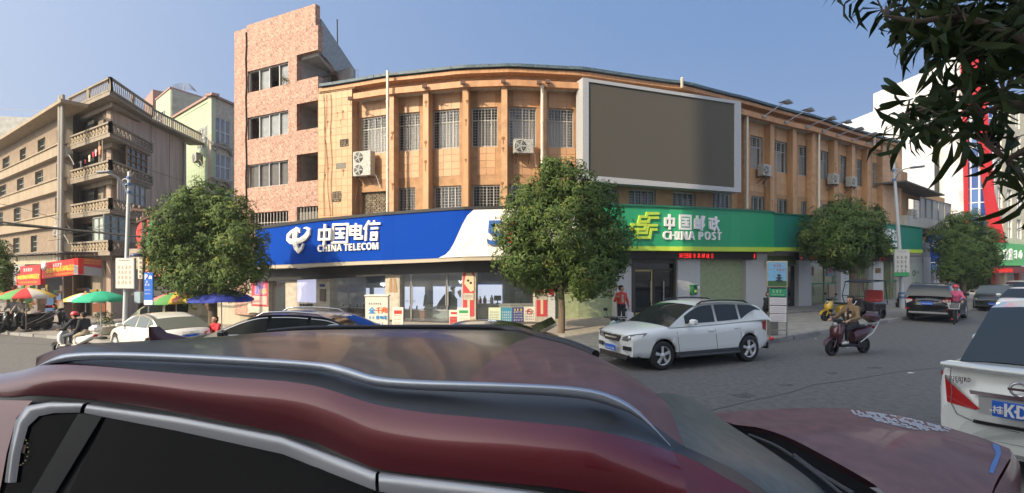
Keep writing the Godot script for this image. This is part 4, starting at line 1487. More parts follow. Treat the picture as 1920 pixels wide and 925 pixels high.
func standing_sign(called: String, label: String, at: Vector3, wide: float, tall: float, deep: float, lean: float, kind: int):
	var th := thing(called, label, "cabinet" if kind == 0 else "sign board", at, 0.06)
	var white := mat("board_white", 0.70, 0.66, 0.56, 0.6)
	var b := Basis(Vector3.RIGHT, -lean)
	var m := M.new()
	m.bevel(b * Vector3(0, tall / 2, -deep / 2), Vector3(wide, tall, deep), 0.012, b)
	obj("board", m, white, th)
	var z := 0.002
	var org := b * Vector3(-wide / 2, 0, z)
	var ax := Vector3.RIGHT
	var ay := b * Vector3.UP
	if kind == 0:
		var bl := mat("print_blue", 0.03, 0.25, 0.6, 0.6)
		var rd := mat("print_orange_red", 0.75, 0.13, 0.03, 0.6)
		m = M.new()
		m.bevel(Vector3(0, tall + 0.02, -deep / 2), Vector3(wide + 0.06, 0.05, deep + 0.06), 0.012)
		obj("lid", m, white, th)
		for q in [["全", 0.14, 0.82, bl], ["千", 0.37, 0.82, rd], ["兆", 0.58, 0.82, rd]]:
			m = M.new()
			glyph(m, q[0], org + ax * q[1] * 1.0 + ay * q[2], ax, ay, 0.19, 0.034, 0.006)
			obj("character", m, q[3], th)
		m = M.new()
		scribble(m, org + ax * 0.12 + ay * 0.6, ax, ay, 0.27, 0.11, 61)
		var x := 0.38
		for ch in ["用", "电", "信"]:
			glyph(m, ch, org + ax * x + ay * 0.6, ax, ay, 0.11, 0.02, 0.006)
			x += 0.13
		obj("character_row", m, bl, th)
		m = M.new()
		scribble(m, org + ax * 0.12 + ay * 1.12, ax, ay, 0.5, 0.07, 4)
		obj("small_print", m, mat("panel_print"), th)
		m = M.new()
		scribble(m, org + ax * 0.12 + ay * 0.38, ax, ay, 0.6, 0.1, 6)
		obj("lower_row", m, bl, th)
	else:
		m = M.new()
		for k in int(tall / 0.13) - 2:
			scribble(m, org + ax * wide * 0.12 + ay * (0.1 + 0.13 * k), ax, ay, wide * 0.75, 0.045, 20 + k + kind * 9)
		obj("small_print", m, mat("print_tan"), th)
		m = M.new()
		m.box(b * Vector3(0, tall * 0.84, z + 0.002), Vector3(wide * 0.7, tall * 0.12, 0.004), b)
		obj("heading", m, [null, mat("print_red"), mat("print_green"), red_or()][kind], th)
		if kind == 3:
			m = M.new()
			m.box(b * Vector3(0, tall * 0.35, z + 0.001), Vector3(wide * 0.92, tall * 0.6, 0.002), b)
			obj("red_face", m, red_or(), th)

func red_or() -> Material: return mat("poster_red")

func roller(x0: float, x1: float, h0: float, h1: float, o: float, slats: int):
	var sh := Node3D.new()
	sh.name = "roller_shutter"
	block.add_child(sh, true)
	var g := mat("shutter_green", 0.44, 0.50, 0.29, 0.5, 0.1, "blotch", 0.6)
	var step := (h1 - h0) / slats
	for k in slats:
		var m := M.new()
		fbox(m, front, x0, x1, h0 + k * step, h0 + (k + 0.86) * step, o - 0.02, o, 0.0)
		fbox(m, front, x0, x1, h0 + (k + 0.86) * step, h0 + (k + 1) * step, o - 0.03, o - 0.016, 0.0)
		obj("slat", m, g, sh)

func build_post_office():
	var green := mat("post_green", 0.022, 0.31, 0.135, 0.45)
	var teal := mat("bank_green", 0.018, 0.20, 0.14, 0.45)
	var lime := mat("lime", 0.46, 0.62, 0.06, 0.5)
	var white := mat("letter_white")
	var pillar := mat("pillar_white", 0.64, 0.64, 0.64, 0.6, 0, "fine", 0.5)
	var s1 := thing("post_sign", "bright green shop sign with a lime zigzag emblem right of the middle tree", "sign")
	var r1 := [[1138, 383.5, 462], [1180, 385, 462], [1230, 386.5, 462], [1280, 388.5, 462.5], [1335, 391, 463], [1390, 393.5, 463.5], [1452, 398, 464]]
	var m := M.new()
	strip(m, front, r1, 0.2, 1.0)
	obj("board", m, green, s1)
	m = M.new()
	var low := []
	for q in r1: low.append([q[0], q[2], q[2] + 8.2])
	strip(m, front, low, 0.2, 1.03)
	obj("lime_edge", m, lime, s1)
	m = M.new()
	low = []
	for q in r1: low.append([q[0], q[1] - 2, q[1] + 1.5])
	strip(m, front, low, 0.2, 1.06)
	obj("top_edge", m, mat("post_green_dark"), s1)
	m = M.new()
	var z := func(a): return a.map(func(p): return [1160 + p[0] / 6.4, 380 + p[1] / 6.4])
	strokes(m, z.call([[468, 132], [338, 132], [326, 172], [250, 172], [230, 262], [152, 266], [142, 320], [225, 322], [205, 422], [365, 422], [382, 325], [440, 325]]), 1.0, 0.07, 0.115)
	strokes(m, z.call([[462, 184], [364, 184], [350, 230], [255, 230]]), 1.0, 0.075, 0.115)
	strokes(m, z.call([[448, 274], [344, 274], [326, 365], [240, 365]]), 1.0, 0.08, 0.115)
	strokes(m, z.call([[230, 268], [312, 268], [304, 322], [240, 322]]), 1.0, 0.09, 0.115)
	obj("emblem", m, lime, s1)
	for q in [["中", 1244, 428.5, 0.60], ["国", 1274, 429, 0.60], ["邮", 1302, 430.5, 0.60], ["政", 1329.5, 431.5, 0.60]]:
		wall_glyph(s1, front, q[0], q[1], q[2], 1.0, q[3], 0.10, 0.08, white)
	wall_text(s1, front, "CHINA POST", 1243, 1353.5, 448, 449, 1.0, 0.38, 0.07, white)
	var s2 := thing("bank_sign", "dark green bank sign with white characters behind the right kerb tree", "sign")
	var r2 := [[1452, 400, 464], [1506, 404, 464.5], [1560, 409, 465.2], [1612, 415, 466.2], [1670, 421, 467.2], [1730, 428, 468.5]]
	m = M.new()
	strip(m, front, r2, 0.2, 1.0)
	obj("board", m, teal, s2)
	m = M.new()
	low = []
	for q in r2: low.append([q[0], q[2], q[2] + 6.5])
	strip(m, front, low, 0.2, 1.03)
	obj("lime_edge", m, lime, s2)
	m = M.new()
	low = []
	for q in r2: low.append([q[0], q[1] - 1.5, q[1] + 1.2])
	strip(m, front, low, 0.2, 1.06)
	obj("top_edge", m, mat("post_green_dark"), s2)
	var chars := ["中", "国", "邮", "政", "储", "蓄", "银", "行"]
	for k in 8:
		var px := 1574.0 + k * 14.1
		wall_glyph(s2, front, chars[k], px, lerpf(446, 450, k / 7.0), 1.0, 0.66, 0.10, 0.08, white)
	wall_text(s2, front, "POSTAL SAVINGS BANK OF CHINA", 1574, 1685, 459.5, 462.5, 1.0, 0.27, 0.06, white)
	m = M.new()
	fbox(m, front, 1138, 1730, 3.42, 3.46, 0.0, 0.98, 0.98)
	obj("sign_soffit", m, mat("soffit_grey", 0.45, 0.44, 0.42, 0.8), block)
	var led := mat("led_black", 0.02, 0.012, 0.012, 0.5)
	var hot := glow("led_red", 1.0, 0.03, 0.02, 0.8)
	for q in [[1140, 1419, "long black ticker board with red moving text under the bright green sign"], [1498, 1700, "black ticker board with red text under the dark green bank sign"]]:
		var th := thing("ticker_board", q[2], "led sign")
		m = M.new()
		fbox(m, front, q[0], q[1], 2.96, 3.36, 0.16, 0.46)
		obj("case", m, led, th)
		m = M.new()
		if q[0] < 1200:
			var px := 1274.0
			for ch in ["第", "5", "9", "届", "世", "界", "邮", "政", "日"]:
				var p := front.at(px, 3.02, 0.462)
				if GLYPH.has(ch):
					glyph(m, ch, p, front.T(px), Vector3.UP, 0.2, 0.017, 0.004)
					px += 8.4
				else:
					for e in [[[0, 0.19], [0.1, 0.19]], [[0, 0.19], [0, 0.1]], [[0, 0.1], [0.1, 0.1]], [[0.1, 0.1], [0.1, 0.0]], [[0.1, 0], [0, 0]]]:
						m.bar(p + front.T(px) * e[0][0] + Vector3.UP * e[0][1], p + front.T(px) * e[1][0] + Vector3.UP * e[1][1], 0.026, 0.006, front.N(px))
					if ch == "9": m.bar(p + front.T(px) * 0.1 + Vector3.UP * 0.1, p + front.T(px) * 0.1 + Vector3.UP * 0.19, 0.026, 0.006, front.N(px))
					px += 4.4
			m.bar(front.at(1415, 3.04, 0.464), front.at(1415, 3.26, 0.464), 0.08, 0.006, front.N(1415))
		else:
			for e in [["聚", 1501], ["补", 1508], ["上", 1650], ["市", 1657], ["日", 1633]]:
				glyph(m, e[0], front.at(e[1], 3.02, 0.462), front.T(e[1]), Vector3.UP, 0.24, 0.024, 0.004)
			scribble(m, front.at(1520, 3.04, 0.464), front.T(1560), Vector3.UP, 3.6, 0.2, 12)
		obj("text", m, hot, th)
	m = M.new()
	fbox(m, front, 1152, 1745, 3.2, 4.6, -0.4, 0.0, 0.0)
	obj("lintel", m, mat("lintel_grey", 0.4, 0.39, 0.37, 0.8, 0, "blotch", 0.5), block)
	for q in [[1153, 1184], [1271, 1313], [1399, 1439], [1498, 1522], [1577, 1595], [1638, 1657], [1690, 1707], [1732, 1746]]:
		m = M.new()
		fbox(m, front, q[0], q[1], 0.1, 3.3, -0.35, 0.12)
		obj("pillar", m, pillar, block)
	m = M.new()
	fbox(m, front, 1705, 1734, 0.1, 3.3, -0.35, 0.06)
	obj("poster_wall", m, pillar, block)
	var dark := mat("bronze_frame", 0.07, 0.06, 0.05, 0.4, 0.3)
	var dg := glass("door_glass", 0.02, 0.022, 0.022, 0.72)
	m = M.new()
	for q in [[1184, 1192, 0.3, 3.2], [1264, 1271, 0.3, 3.2], [1192, 1264, 2.75, 3.2]]: fbox(m, front, q[0], q[1], q[2], q[3], -0.3, -0.02, 0.0)
	fbox(m, front, 1192, 1264, 2.45, 2.5, -0.26, -0.05, 0.0)
	obj("door_frame", m, dark, block)
	m = M.new()
	fbox(m, front, 1192, 1264, 2.5, 2.75, -0.2, -0.19, 0.0)
	obj("transom_pane", m, dg, block)
	var gold := mat("brass", 0.45, 0.33, 0.15, 0.35, 0.6)
	for q in [[1192.5, 1227], [1229, 1263.5]]:
		var door := Node3D.new()
		door.name = "door"
		block.add_child(door, true)
		m = M.new()
		fbox(m, front, q[0], q[1], 0.3, 2.45, -0.2, -0.19, 0.0)
		obj("pane", m, dg, door)
		m = M.new()
		fbox(m, front, q[0], q[0] + 2.2, 0.3, 2.45, -0.23, -0.16, 0.0)
		fbox(m, front, q[1] - 2.2, q[1], 0.3, 2.45, -0.23, -0.16, 0.0)
		fbox(m, front, q[0] + 2.2, q[1] - 2.2, 0.3, 0.42, -0.23, -0.16, 0.0)
		fbox(m, front, q[0] + 2.2, q[1] - 2.2, 2.37, 2.45, -0.23, -0.16, 0.0)
		obj("frame", m, gold if q[0] < 1200 else dark, door)
		m = M.new()
		var hx: float = q[1] - 4 if q[0] < 1200 else q[0] + 18
		m.tube([front.at(hx, 0.9, -0.1, 0.0), front.at(hx, 1.9, -0.1, 0.0)], 0.025, 8)
		obj("handle", m, mat("door_steel"), door)
	m = M.new()
	fbox(m, front, 1184, 1271, 0.0, 3.2, -3.5, -3.4, 0.0)
	obj("hall_wall", m, mat("inside_dark"), block)
	roller(1313, 1399, 0.3, 3.2, -0.12, 42)
	m = M.new()
	fbox(m, front, 1439, 1498, 0.3, 2.65, -0.14, -0.13, 0.0)
	obj("bank_window", m, dg, block)
	m = M.new()
	fbox(m, front, 1439, 1498, 2.7, 3.2, -0.2, -0.05, 0.0)
	obj("notice_board", m, mat("olive_board", 0.10, 0.14, 0.05, 0.6), block)
	m = M.new()
	scribble(m, front.at(1452, 2.82, -0.045), front.T(1460), Vector3.UP, 1.7, 0.2, 31)
	obj("board_print", m, mat("lime_dim", 0.25, 0.33, 0.06, 0.6), block)
	m = M.new()
	fbox(m, front, 1439, 1498, 0.0, 3.2, -3.0, -2.9, 0.0)
	obj("hall_wall", m, mat("inside_dark"), block)
	for q in [[1522, 1577], [1595, 1638], [1657, 1690]]:
		m = M.new()
		fbox(m, front, q[0], q[1], 0.3, 3.0, -0.5, -0.46, 0.0)
		obj("green_blind", m, mat("olive_blind", 0.40, 0.43, 0.22, 0.8, 0, "blotch", 0.4), block)
		m = M.new()
		fbox(m, front, q[0], q[1], 0.3, 3.0, -0.16, -0.15, 0.0)
		obj("bank_window", m, glass("bank_glass", 0.2, 0.25, 0.15, 0.2), block)
		m = M.new()
		fbox(m, front, q[0], q[1], 1.52, 1.6, -0.15, -0.13, 0.0)
		obj("glass_band", m, mat("band_green"), block)
		m = M.new()
		for x in [q[0], (q[0] + q[1]) / 2.0, q[1] - 1.2]: fbox(m, front, x, x + 1.2, 0.3, 3.0, -0.17, -0.1, 0.0)
		obj("mullion", m, mat("olive_frame", 0.2, 0.22, 0.12, 0.5), block)
	for q in [[1519, 1530, 2.05, 2.6, "red", 0.35, 0.09, 0.07, "red poster with a figure in the bank's left window"], [1555, 1568, 2.0, 2.75, "blue", 0.2, 0.35, 0.45, "blue and yellow poster in the bank's left window"], [1558, 1570, 0.7, 1.5, "cream", 0.5, 0.4, 0.33, "cream paper sheet low in the bank's left window"], [1601, 1612, 0.9, 1.9, "market_red", 0.45, 0.12, 0.08, "red food poster in the bank's middle window, left one"], [1620, 1630, 0.9, 1.8, "market_red_b", 0.42, 0.15, 0.1, "red food poster in the bank's middle window, right one"]]:
		var th := thing("bank_poster", q[8], "poster")
		m = M.new()
		fbox(m, front, q[0], q[1], q[2], q[3], -0.13, -0.11, 0.0)
		obj("sheet", m, mat("bp_" + q[4], q[5], q[6], q[7], 0.6, 0, "dust", 3.0), th)
		m = M.new()
		fbox(m, front, q[0] + 2.5, q[1] - 2.5, q[2] + 0.16, q[3] - 0.2, -0.115, -0.1, 0.0)
		obj("picture", m, mat("bp_pic_" + q[4], q[6] * 1.3 + 0.1, q[5] * 0.8, q[6] * 0.6, 0.6, 0, "dust", 3.0), th)
	m = M.new()
	fbox(m, front, 1581, 1592, 1.3, 2.55, 0.12, 0.135)
	obj("pillar_notice", m, mat("notice_grey", 0.5, 0.52, 0.53, 0.6), block)
	m = M.new()
	fbox(m, front, 1581, 1592, 2.45, 2.62, 0.13, 0.142)
	obj("notice_heading", m, mat("band_green"), block)
	m = M.new()
	for k in 5: scribble(m, front.at(1583, 1.4 + 0.2 * k, 0.136), front.T(1586), Vector3.UP, 0.5, 0.08, 40 + k)
	obj("notice_print", m, mat("panel_print"), block)
	m = M.new()
	fbox(m, front, 1642, 1652, 2.15, 2.5, 0.12, 0.14)
	obj("plaque", m, mat("plaque_bronze2", 0.2, 0.13, 0.05, 0.4, 0.3), block)
	m = M.new()
	for k in 3: scribble(m, front.at(1642.5, 2.6 + 0.15 * k, 0.13), front.T(1647), Vector3.UP, 0.5, 0.1, 50 + k)
	obj("pillar_print", m, mat("band_green"), block)
	var pb := thing("letter_box", "green letter box on the white pillar left of the shutter under the bright green sign", "letter box", front.at(1298, front.high(1298, 553, 0.12), 0.12), atan2(-front.T(1298).z, front.T(1298).x))
	m = M.new()
	m.bevel(Vector3(0, 0.22, 0.1), Vector3(0.34, 0.44, 0.2), 0.04)
	obj("body", m, mat("box_green"), pb)
	m = M.new()
	m.bevel(Vector3(0, 0.46, 0.11), Vector3(0.4, 0.06, 0.26), 0.02)
	obj("hood", m, mat("box_green"), pb)
	m = M.new()
	m.box(Vector3(0, 0.33, 0.203), Vector3(0.22, 0.03, 0.008))
	obj("slot", m, mat("letter_black"), pb)
	m = M.new()
	m.box(Vector3(0, 0.18, 0.203), Vector3(0.16, 0.12, 0.008))
	obj("plate", m, lime, pb)
	var hs := thing("projecting_sign", "small dark green projecting sign at the corner left of the bus stop board", "sign", front.at(1437, 2.55, 0.2), atan2(-front.T(1437).z, front.T(1437).x) + 0.5)
	m = M.new()
	m.bevel(Vector3(0, 0.22, 0.2), Vector3(0.4, 0.44, 0.1), 0.03)
	obj("box", m, mat("box_green"), hs)
	m = M.new()
	for s in [-0.1, 0.1]: m.box(Vector3(s, 0.24, 0.252), Vector3(0.05, 0.26, 0.008))
	m.box(Vector3(0, 0.35, 0.254), Vector3(0.22, 0.05, 0.008))
	m.box(Vector3(0, 0.13, 0.255), Vector3(0.22, 0.05, 0.008))
	obj("mark", m, mat("mark_green", 0.25, 0.5, 0.3, 0.5), hs)
	m = M.new()
	m.box(Vector3(0, 0.02, 0.253), Vector3(0.38, 0.05, 0.008))
	obj("lime_line", m, lime, hs)
	var ep := thing("end_poster", "pale green poster with a sketched emblem at the far end of the bank", "poster")
	m = M.new()
	fbox(m, front, 1708, 1731, 0.6, 2.85, 0.06, 0.08)
	obj("sheet", m, mat("ep_pale", 0.52, 0.6, 0.52, 0.6), ep)
	m = M.new()
	fbox(m, front, 1708, 1731, 0.6, 1.25, 0.07, 0.085)
	obj("lower_band", m, mat("ep_green", 0.16, 0.42, 0.22, 0.6, 0, "dust", 2.0), ep)
	m = M.new()
	var c := front.at(1714, 2.1, 0.09)
	var ring := []
	for k in 17: ring.append(c + front.T(1714) * cos(k * TAU / 16) * 0.2 + Vector3.UP * sin(k * TAU / 16) * 0.2)
	m.tube(ring, 0.03, 5, false)
	scribble(m, front.at(1717, 2.05, 0.085), front.T(1714), Vector3.UP, 0.8, 0.22, 77)
	obj("print", m, mat("panel_print"), ep)
	var step := mat("step_stone", 0.30, 0.29, 0.275, 0.85, 0, "blotch", 0.5)
	for q in [[1153, 1745, 0.05, 0.30, -0.4, 0.9], [1195, 1745, 0.02, 0.20, 0.9, 1.35]]:
		var px: float = q[0]
		var stair := Node3D.new()
		stair.name = "steps"
		stair.set_meta("kind", "structure")
		add_child(stair, true)
		while px < q[1]:
			m = M.new()
			fbox(m, front, px + 0.15, minf(px + 29.6, q[1]), q[2], q[3], q[4], q[5], 0.9)
			obj("step_slab", m, step, stair)
			px += 30.0

func win(parent: Node, w: Wall, x0: float, x1: float, h0: float, h1: float, fm: Material, gm: Material, cols := 2, rows := 1, o := -0.12, bars := 0):
	var wd := Node3D.new()
	wd.name = "window"
	parent.add_child(wd, true)
	var m := M.new()
	fbox(m, w, x0, x1, h0, h1, o - 0.02, o, 0.0)
	obj("pane", m, gm, wd)
	m = M.new()
	for k in cols + 1:
		var p := w.at(lerpf(x0, x1, float(k) / cols), h0, o + 0.03, 0.0)
		m.bar(p, p + Vector3(0, h1 - h0, 0), 0.06, 0.05, w.N(x0))
	for k in rows + 1:
		var h := lerpf(h0 + 0.03, h1 - 0.03, float(k) / rows)
		m.bar(w.at(x0, h, o + 0.034, 0.0), w.at(x1, h, o + 0.034, 0.0), 0.05, 0.05)
	obj("frame", m, fm, wd)
	if bars:
		m = M.new()
		for k in bars + 1:
			var p := w.at(lerpf(x0, x1, float(k) / bars), h0, 0.03, 0.0)
			m.bar(p, p + Vector3(0, h1 - h0, 0), 0.02, 0.02)
		obj("grille", m, fm, wd)

func seg(ax: float, ad: float, bx: float, bd: float) -> Wall:
	return Wall.new().straight(Vector2(ax, ad), Vector2(bx, bd))

func slab(m: M, plan: Array, h0: float, h1: float):  # a flat slab over plan points (x, distance)
	var pts := PackedVector2Array()
	for p in plan: pts.append(Vector2(p[0], p[1]))
	m.prism(Vector3(0, h0, 0), Vector3.RIGHT, Vector3.FORWARD, pts, h1 - h0)

func lattice(m: M, a: Vector3, b: Vector3, h: float, pitch: float):
	var n := maxi(2, int(a.distance_to(b) / pitch))
	var up := Vector3.UP
	for k in n:
		var p := a.lerp(b, float(k) / n)
		var q := a.lerp(b, float(k + 1) / n)
		m.bar(p + up * 0.08, q + up * (h - 0.08), 0.045, 0.036)
		m.bar(p + up * (h - 0.08), q + up * 0.08, 0.045, 0.034)
		m.bar(p + up * 0.08, p + up * h, 0.03, 0.05)

func build_left_side():
	var tan_ := mat("tan_wall", 0.27, 0.205, 0.145, 0.9, 0, "blotch", 0.25)
	var tan2 := mat("tan_band", 0.36, 0.285, 0.20, 0.85, 0, "streak", 0.4)
	var grey := mat("balcony_grey", 0.30, 0.255, 0.20, 0.9, 0, "streak", 0.5)
	var pinkish := mat("side_render", 0.55, 0.43, 0.35, 0.9, 0, "streak", 0.25)
	var dark := mat("inside_dark")
	var gl := mat("dark_pane")
	var wood := mat("brown_wood", 0.22, 0.12, 0.05, 0.6)
	var green_f := mat("old_frame", 0.20, 0.22, 0.20, 0.6)
	var th := thing("apartment_house", "brown five storey apartment house with latticed corner balconies at the left", "building")
	var wing := seg(-28.2, 32.0, -43.0, 42.6)
	var rows := [[10.08, 11.24, [[-28, -14], [4, 17], [36.5, 48], [70, 84], [106, 112]]], [8.0, 9.13, [[-33, -18], [-2, 10.7], [31, 43.6], [65, 80], [105, 111]]], [5.85, 7.0, [[-36, -22], [-8, 5], [25, 38], [60, 73], [103, 110]]], [3.6, 4.75, [[-10, 2], [24, 36], [57, 69]]]]
	var holes := []
	for r in rows:
		for q in r[2]: holes.append([q[0], q[1], r[0], r[1]])
	var m := M.new()
	holed(m, wing, -60, 113, 2.9, 12.0, holes, -0.35, 0.0)
	obj("wall", m, tan_, th)
	m = M.new()
	fbox(m, wing, -60, 113, -0.7, 12.0, -4.2, -4.0, 0.0)
	obj("inner_wall", m, dark, th)
	for r in rows:
		for q in r[2]: win(th, wing, q[0], q[1], r[0], r[1], green_f, gl, 2, 3, -0.2)
	for h in [[9.42, 10.04], [7.25, 7.96], [5.1, 5.8]]:
		m = M.new()
		fbox(m, wing, -60, 112, h[0], h[1], 0.0, 0.32)
		fbox(m, wing, -60, 112.4, h[1], h[1] + 0.07, 0.0, 0.4)
		obj("band", m, tan2, th)
	m = M.new()
	fbox(m, wing, -60, 113, 12.0, 12.2, -0.4, 0.85)
	obj("eave", m, tan2, th)
	for q in [[112.2, -0.2, 0.14], [116.0, 0.3, 0.1]]:
		m = M.new()
		m.tube([wing.at(q[0] - 2, 2.0, 0.5), wing.at(q[0] + 1.5, 12.6, 0.6)], q[2], 10)
		obj("drainpipe", m, mat("pipe_grey", 0.33, 0.31, 0.28, 0.7, 0, "streak", 0.6), th)
	var A := [-28.3, 32.6]
	var B := [-22.8, 29.0]
	var Cc := [-24.1, 34.2]
	var A2 := [-29.2, 34.6]
	var B2 := [-24.3, 31.0]
	var C2 := [-25.5, 40.0]
	m = M.new()
	slab(m, [[-29.0, 33.4], [-28.2, 32.2], [-27.8, 32.4], [-28.7, 34.8]], -0.7, 12.3)
	obj("end_pier", m, grey, th)
	m = M.new()
	slab(m, [A2, B2, [-24.7, 31.4], [-29.4, 34.9]], -0.7, 12.3)
	obj("loggia_wall", m, grey, th)
	var side := seg(-24.25, 31.0, -25.35, 39.6)
	m = M.new()
	for q in [[0.0, 0.48], [0.48, 0.75], [0.75, 1.0]]:
		for v in [[-0.7, 3.4], [3.4, 5.75], [5.75, 9.2], [9.2, 12.35]]:
			m = M.new()
			var g := 0.012
			var p := Vector3(lerpf(-24.25, -25.35, q[0] + g / 3), v[0] + g, -lerpf(31.0, 39.6, q[0] + g / 3))
			var p2 := Vector3(lerpf(-24.25, -25.35, q[1] - g / 3), v[0] + g, -lerpf(31.0, 39.6, q[1] - g / 3))
			var up := Vector3(0, v[1] - v[0] - 2 * g, 0)
			var bk := Vector3(-0.35, 0, 0)
			m.hexa([p, p2, p2 + bk, p + bk, p + up, p2 + up, p2 + bk + up, p + bk + up])
			obj("render_panel", m, pinkish, th)
	m = M.new()
	slab(m, [[-24.45, 31.2], [-25.55, 39.6], [-26, 39.6], [-25, 31.3]], -0.7, 12.2)
	obj("core", m, mat("joint_dark", 0.12, 0.09, 0.07, 0.9), th)
	m = M.new()
	slab(m, [[-24.0, 33.4], [-24.7, 41.2], [-26, 41.2], [-25, 33.4]], 12.35, 12.5)
	obj("side_eave", m, grey, th)
	m = M.new()
	var ia := Vector3(-24.1, 12.5, -34.2)
	var ib := Vector3(-24.8, 12.5, -40.8)
	for k in 26: m.bar(ia.lerp(ib, k / 25.0), ia.lerp(ib, k / 25.0) + Vector3.UP * 0.62, 0.07, 0.07)
	m.bar(ia + Vector3.UP * 0.66, ib + Vector3.UP * 0.66, 0.12, 0.1)
	stuff(obj("roof_rail", m, grey, th))
	m = M.new()
	m.tube([Vector3(-25.2, 0, -39.4), Vector3(-25.2, 12.2, -39.4)], 0.1, 8)
	obj("drainpipe", m, mat("pipe_pale", 0.45, 0.42, 0.38, 0.7), th)
	for f in [3.46, 5.85, 8.02, 10.2, 12.57]:
		var top: bool = f > 12
		var bal := Node3D.new()
		bal.name = "balcony"
		th.add_child(bal, true)
		m = M.new()
		slab(m, [A, B, Cc, [-24.9, 34.4], B2, A2], f - 0.22, f)
		obj("floor", m, grey, bal)
		m = M.new()
		slab(m, [[-28.2, 33.3], [-23.6, 30.2], [-24.3, 33.6], [-24.6, 33.5], [-24.0, 30.6], [-28.3, 33.6]], f - 0.5, f - 0.23)
		obj("beam", m, grey, bal)
		var va := Vector3(A[0] + 0.1, f, -A[1])
		var vb := Vector3(B[0] - 0.02, f, -B[1] - 0.08)
		var vc := Vector3(Cc[0], f, -Cc[1])
		var hgt := 0.74 if top else 0.6
		for e in [[va, vb], [vb, vc]]:
			m = M.new()
			if top:
				var n := int(e[0].distance_to(e[1]) / 0.24)
				for k in n + 1:
					var p: Vector3 = e[0].lerp(e[1], float(k) / n)
					var path := []
					for s in 5: path.append(p + Vector3(0, hgt * s / 4.0, 0) + (e[1] - e[0]).normalized() * 0.05 * sin(s * PI / 2.0))
					m.tube(path, 0.03, 4, false)
			else:
				lattice(m, e[0], e[1], hgt, 0.46)
			stuff(obj("lattice", m, mat("lattice_stone", 0.42, 0.34, 0.24, 0.9) if e[0] == va else grey, bal))
			m = M.new()
			m.bar(e[0] + Vector3.UP * hgt, e[1] + Vector3.UP * hgt, 0.16, 0.1)
			m.bar(e[0] + Vector3.UP * 0.05, e[1] + Vector3.UP * 0.05, 0.15, 0.1)
			for k in ([0.0, 0.5, 1.0] if top else [0.0, 1.0]):
				var p: Vector3 = e[0].lerp(e[1], k)
				m.bar(p, p + Vector3.UP * (hgt + 0.05), 0.15, 0.15)
			obj("rail", m, grey, bal)
	var bl := seg(-29.2, 34.3, -24.3, 30.9)
	for h in [3.6, 6.0, 8.2, 10.4]:
		m = M.new()
		fbox(m, bl, 134, 146, h, h + 1.5, 0.02, 0.05)
		fbox(m, bl, 158, 176, h - 0.1, h + 1.55, 0.02, 0.05)
		obj("dark_opening", m, dark, th)
	var br := seg(-22.95, 29.4, -24.1, 34.1)
	win(th, br, 236, 274, 8.65, 9.9, wood, gl, 4, 3, 0.0)
	win(th, br, 243, 271, 6.45, 7.75, green_f, mat("grey_pane"), 3, 2, 0.0)
	win(th, br, 197, 240, 4.1, 5.55, green_f, mat("teal_pane", 0.10, 0.15, 0.14, 0.15), 3, 2, -0.1)
	var bll := seg(-28.3, 32.6, -22.9, 29.05)
	win(th, bll, 172, 192, 4.1, 5.5, green_f, mat("pale_pane", 0.34, 0.40, 0.36, 0.2), 2, 2, -0.1)
	m = M.new()
	for q in [[186, 8.6, 10.0], [192, 8.6, 10.0]]:
		m = M.new()
		m.bar(bll.at(q[0], q[1], -0.1), bll.at(q[0], q[2], -0.1), 0.06, 0.06)
		obj("post", m, grey, th)
	var cur := M.new()
	var cr := [[], []]
	for k in 13:
		var p := br.at(lerpf(219, 235, k / 12.0), 6.3, 0.06 + 0.04 * sin(k * 2.0))
		cr[0].append(p); cr[1].append(p + Vector3.UP * 1.45)
	cur.loft(cr)
	tag(obj("white_sheet", cur, mat("cloth_white", 0.55, 0.53, 0.5, 0.9)), "white sheet hanging in the corner balcony below the brown glazed one", "sheet")
	var washing := [["grey_trousers", 0.10, 0.10, 0.11, 152, 0.42, "grey trousers, leftmost on the washing line"], ["red_shirt", 0.5, 0.04, 0.05, 160, 0.26, "small red top on the washing line"], ["cream_shirt", 0.6, 0.5, 0.38, 168, 0.4, "cream shirt between red tops on the washing line"], ["bright_red_shirt", 0.55, 0.03, 0.06, 175, 0.32, "bright red top right of the cream shirt on the washing line"], ["pink_shirt", 0.6, 0.3, 0.35, 180, 0.4, "pink shirt on the washing line"], ["orange_towel", 0.6, 0.22, 0.12, 187, 0.5, "orange-pink towel, rightmost on the washing line"]]
	var line := M.new()
	line.tube([bll.at(134, 8.95, 0.1), bll.at(160, 9.05, 0.1), bll.at(191, 9.6, 0.1)], 0.012, 4)
	obj("washing_line", line, dark, th)
	for q in washing:
		var hp: float = 9.05 + (q[4] - 160) * 0.0175 if q[4] > 160 else 9.0
		var p := bll.at(q[4], hp, 0.12)
		var t := bll.T(q[4])
		m = M.new()
		var w2: float = q[5] * 0.36
		m.prism(p, t, Vector3.UP, PackedVector2Array([Vector2(-w2 * 0.6, -q[5]), Vector2(w2 * 0.6, -q[5] * 0.95), Vector2(w2 * 0.7, -q[5] * 0.4), Vector2(w2 * 1.1, -q[5] * 0.42), Vector2(w2 * 0.8, 0), Vector2(-w2 * 0.8, 0), Vector2(-w2 * 1.1, -q[5] * 0.4), Vector2(-w2 * 0.7, -q[5] * 0.4)]), 0.03)
		tag(obj(q[0], m, mat("w_" + q[0], q[1], q[2], q[3], 0.9)), q[6], "clothes", "washing on the balcony line")
	ac_unit(131, 9.25, 0.9, 0.6, "air conditioner at the left end of the balcony with washing", seg(-28.5, 32.3, -26, 30.8), 0.0)
	ac_unit(122, 4.45, 0.8, 0.6, "lower air conditioner at the left end of the lowest balcony of the brown house", seg(-28.5, 32.3, -26, 30.8), 0.1)
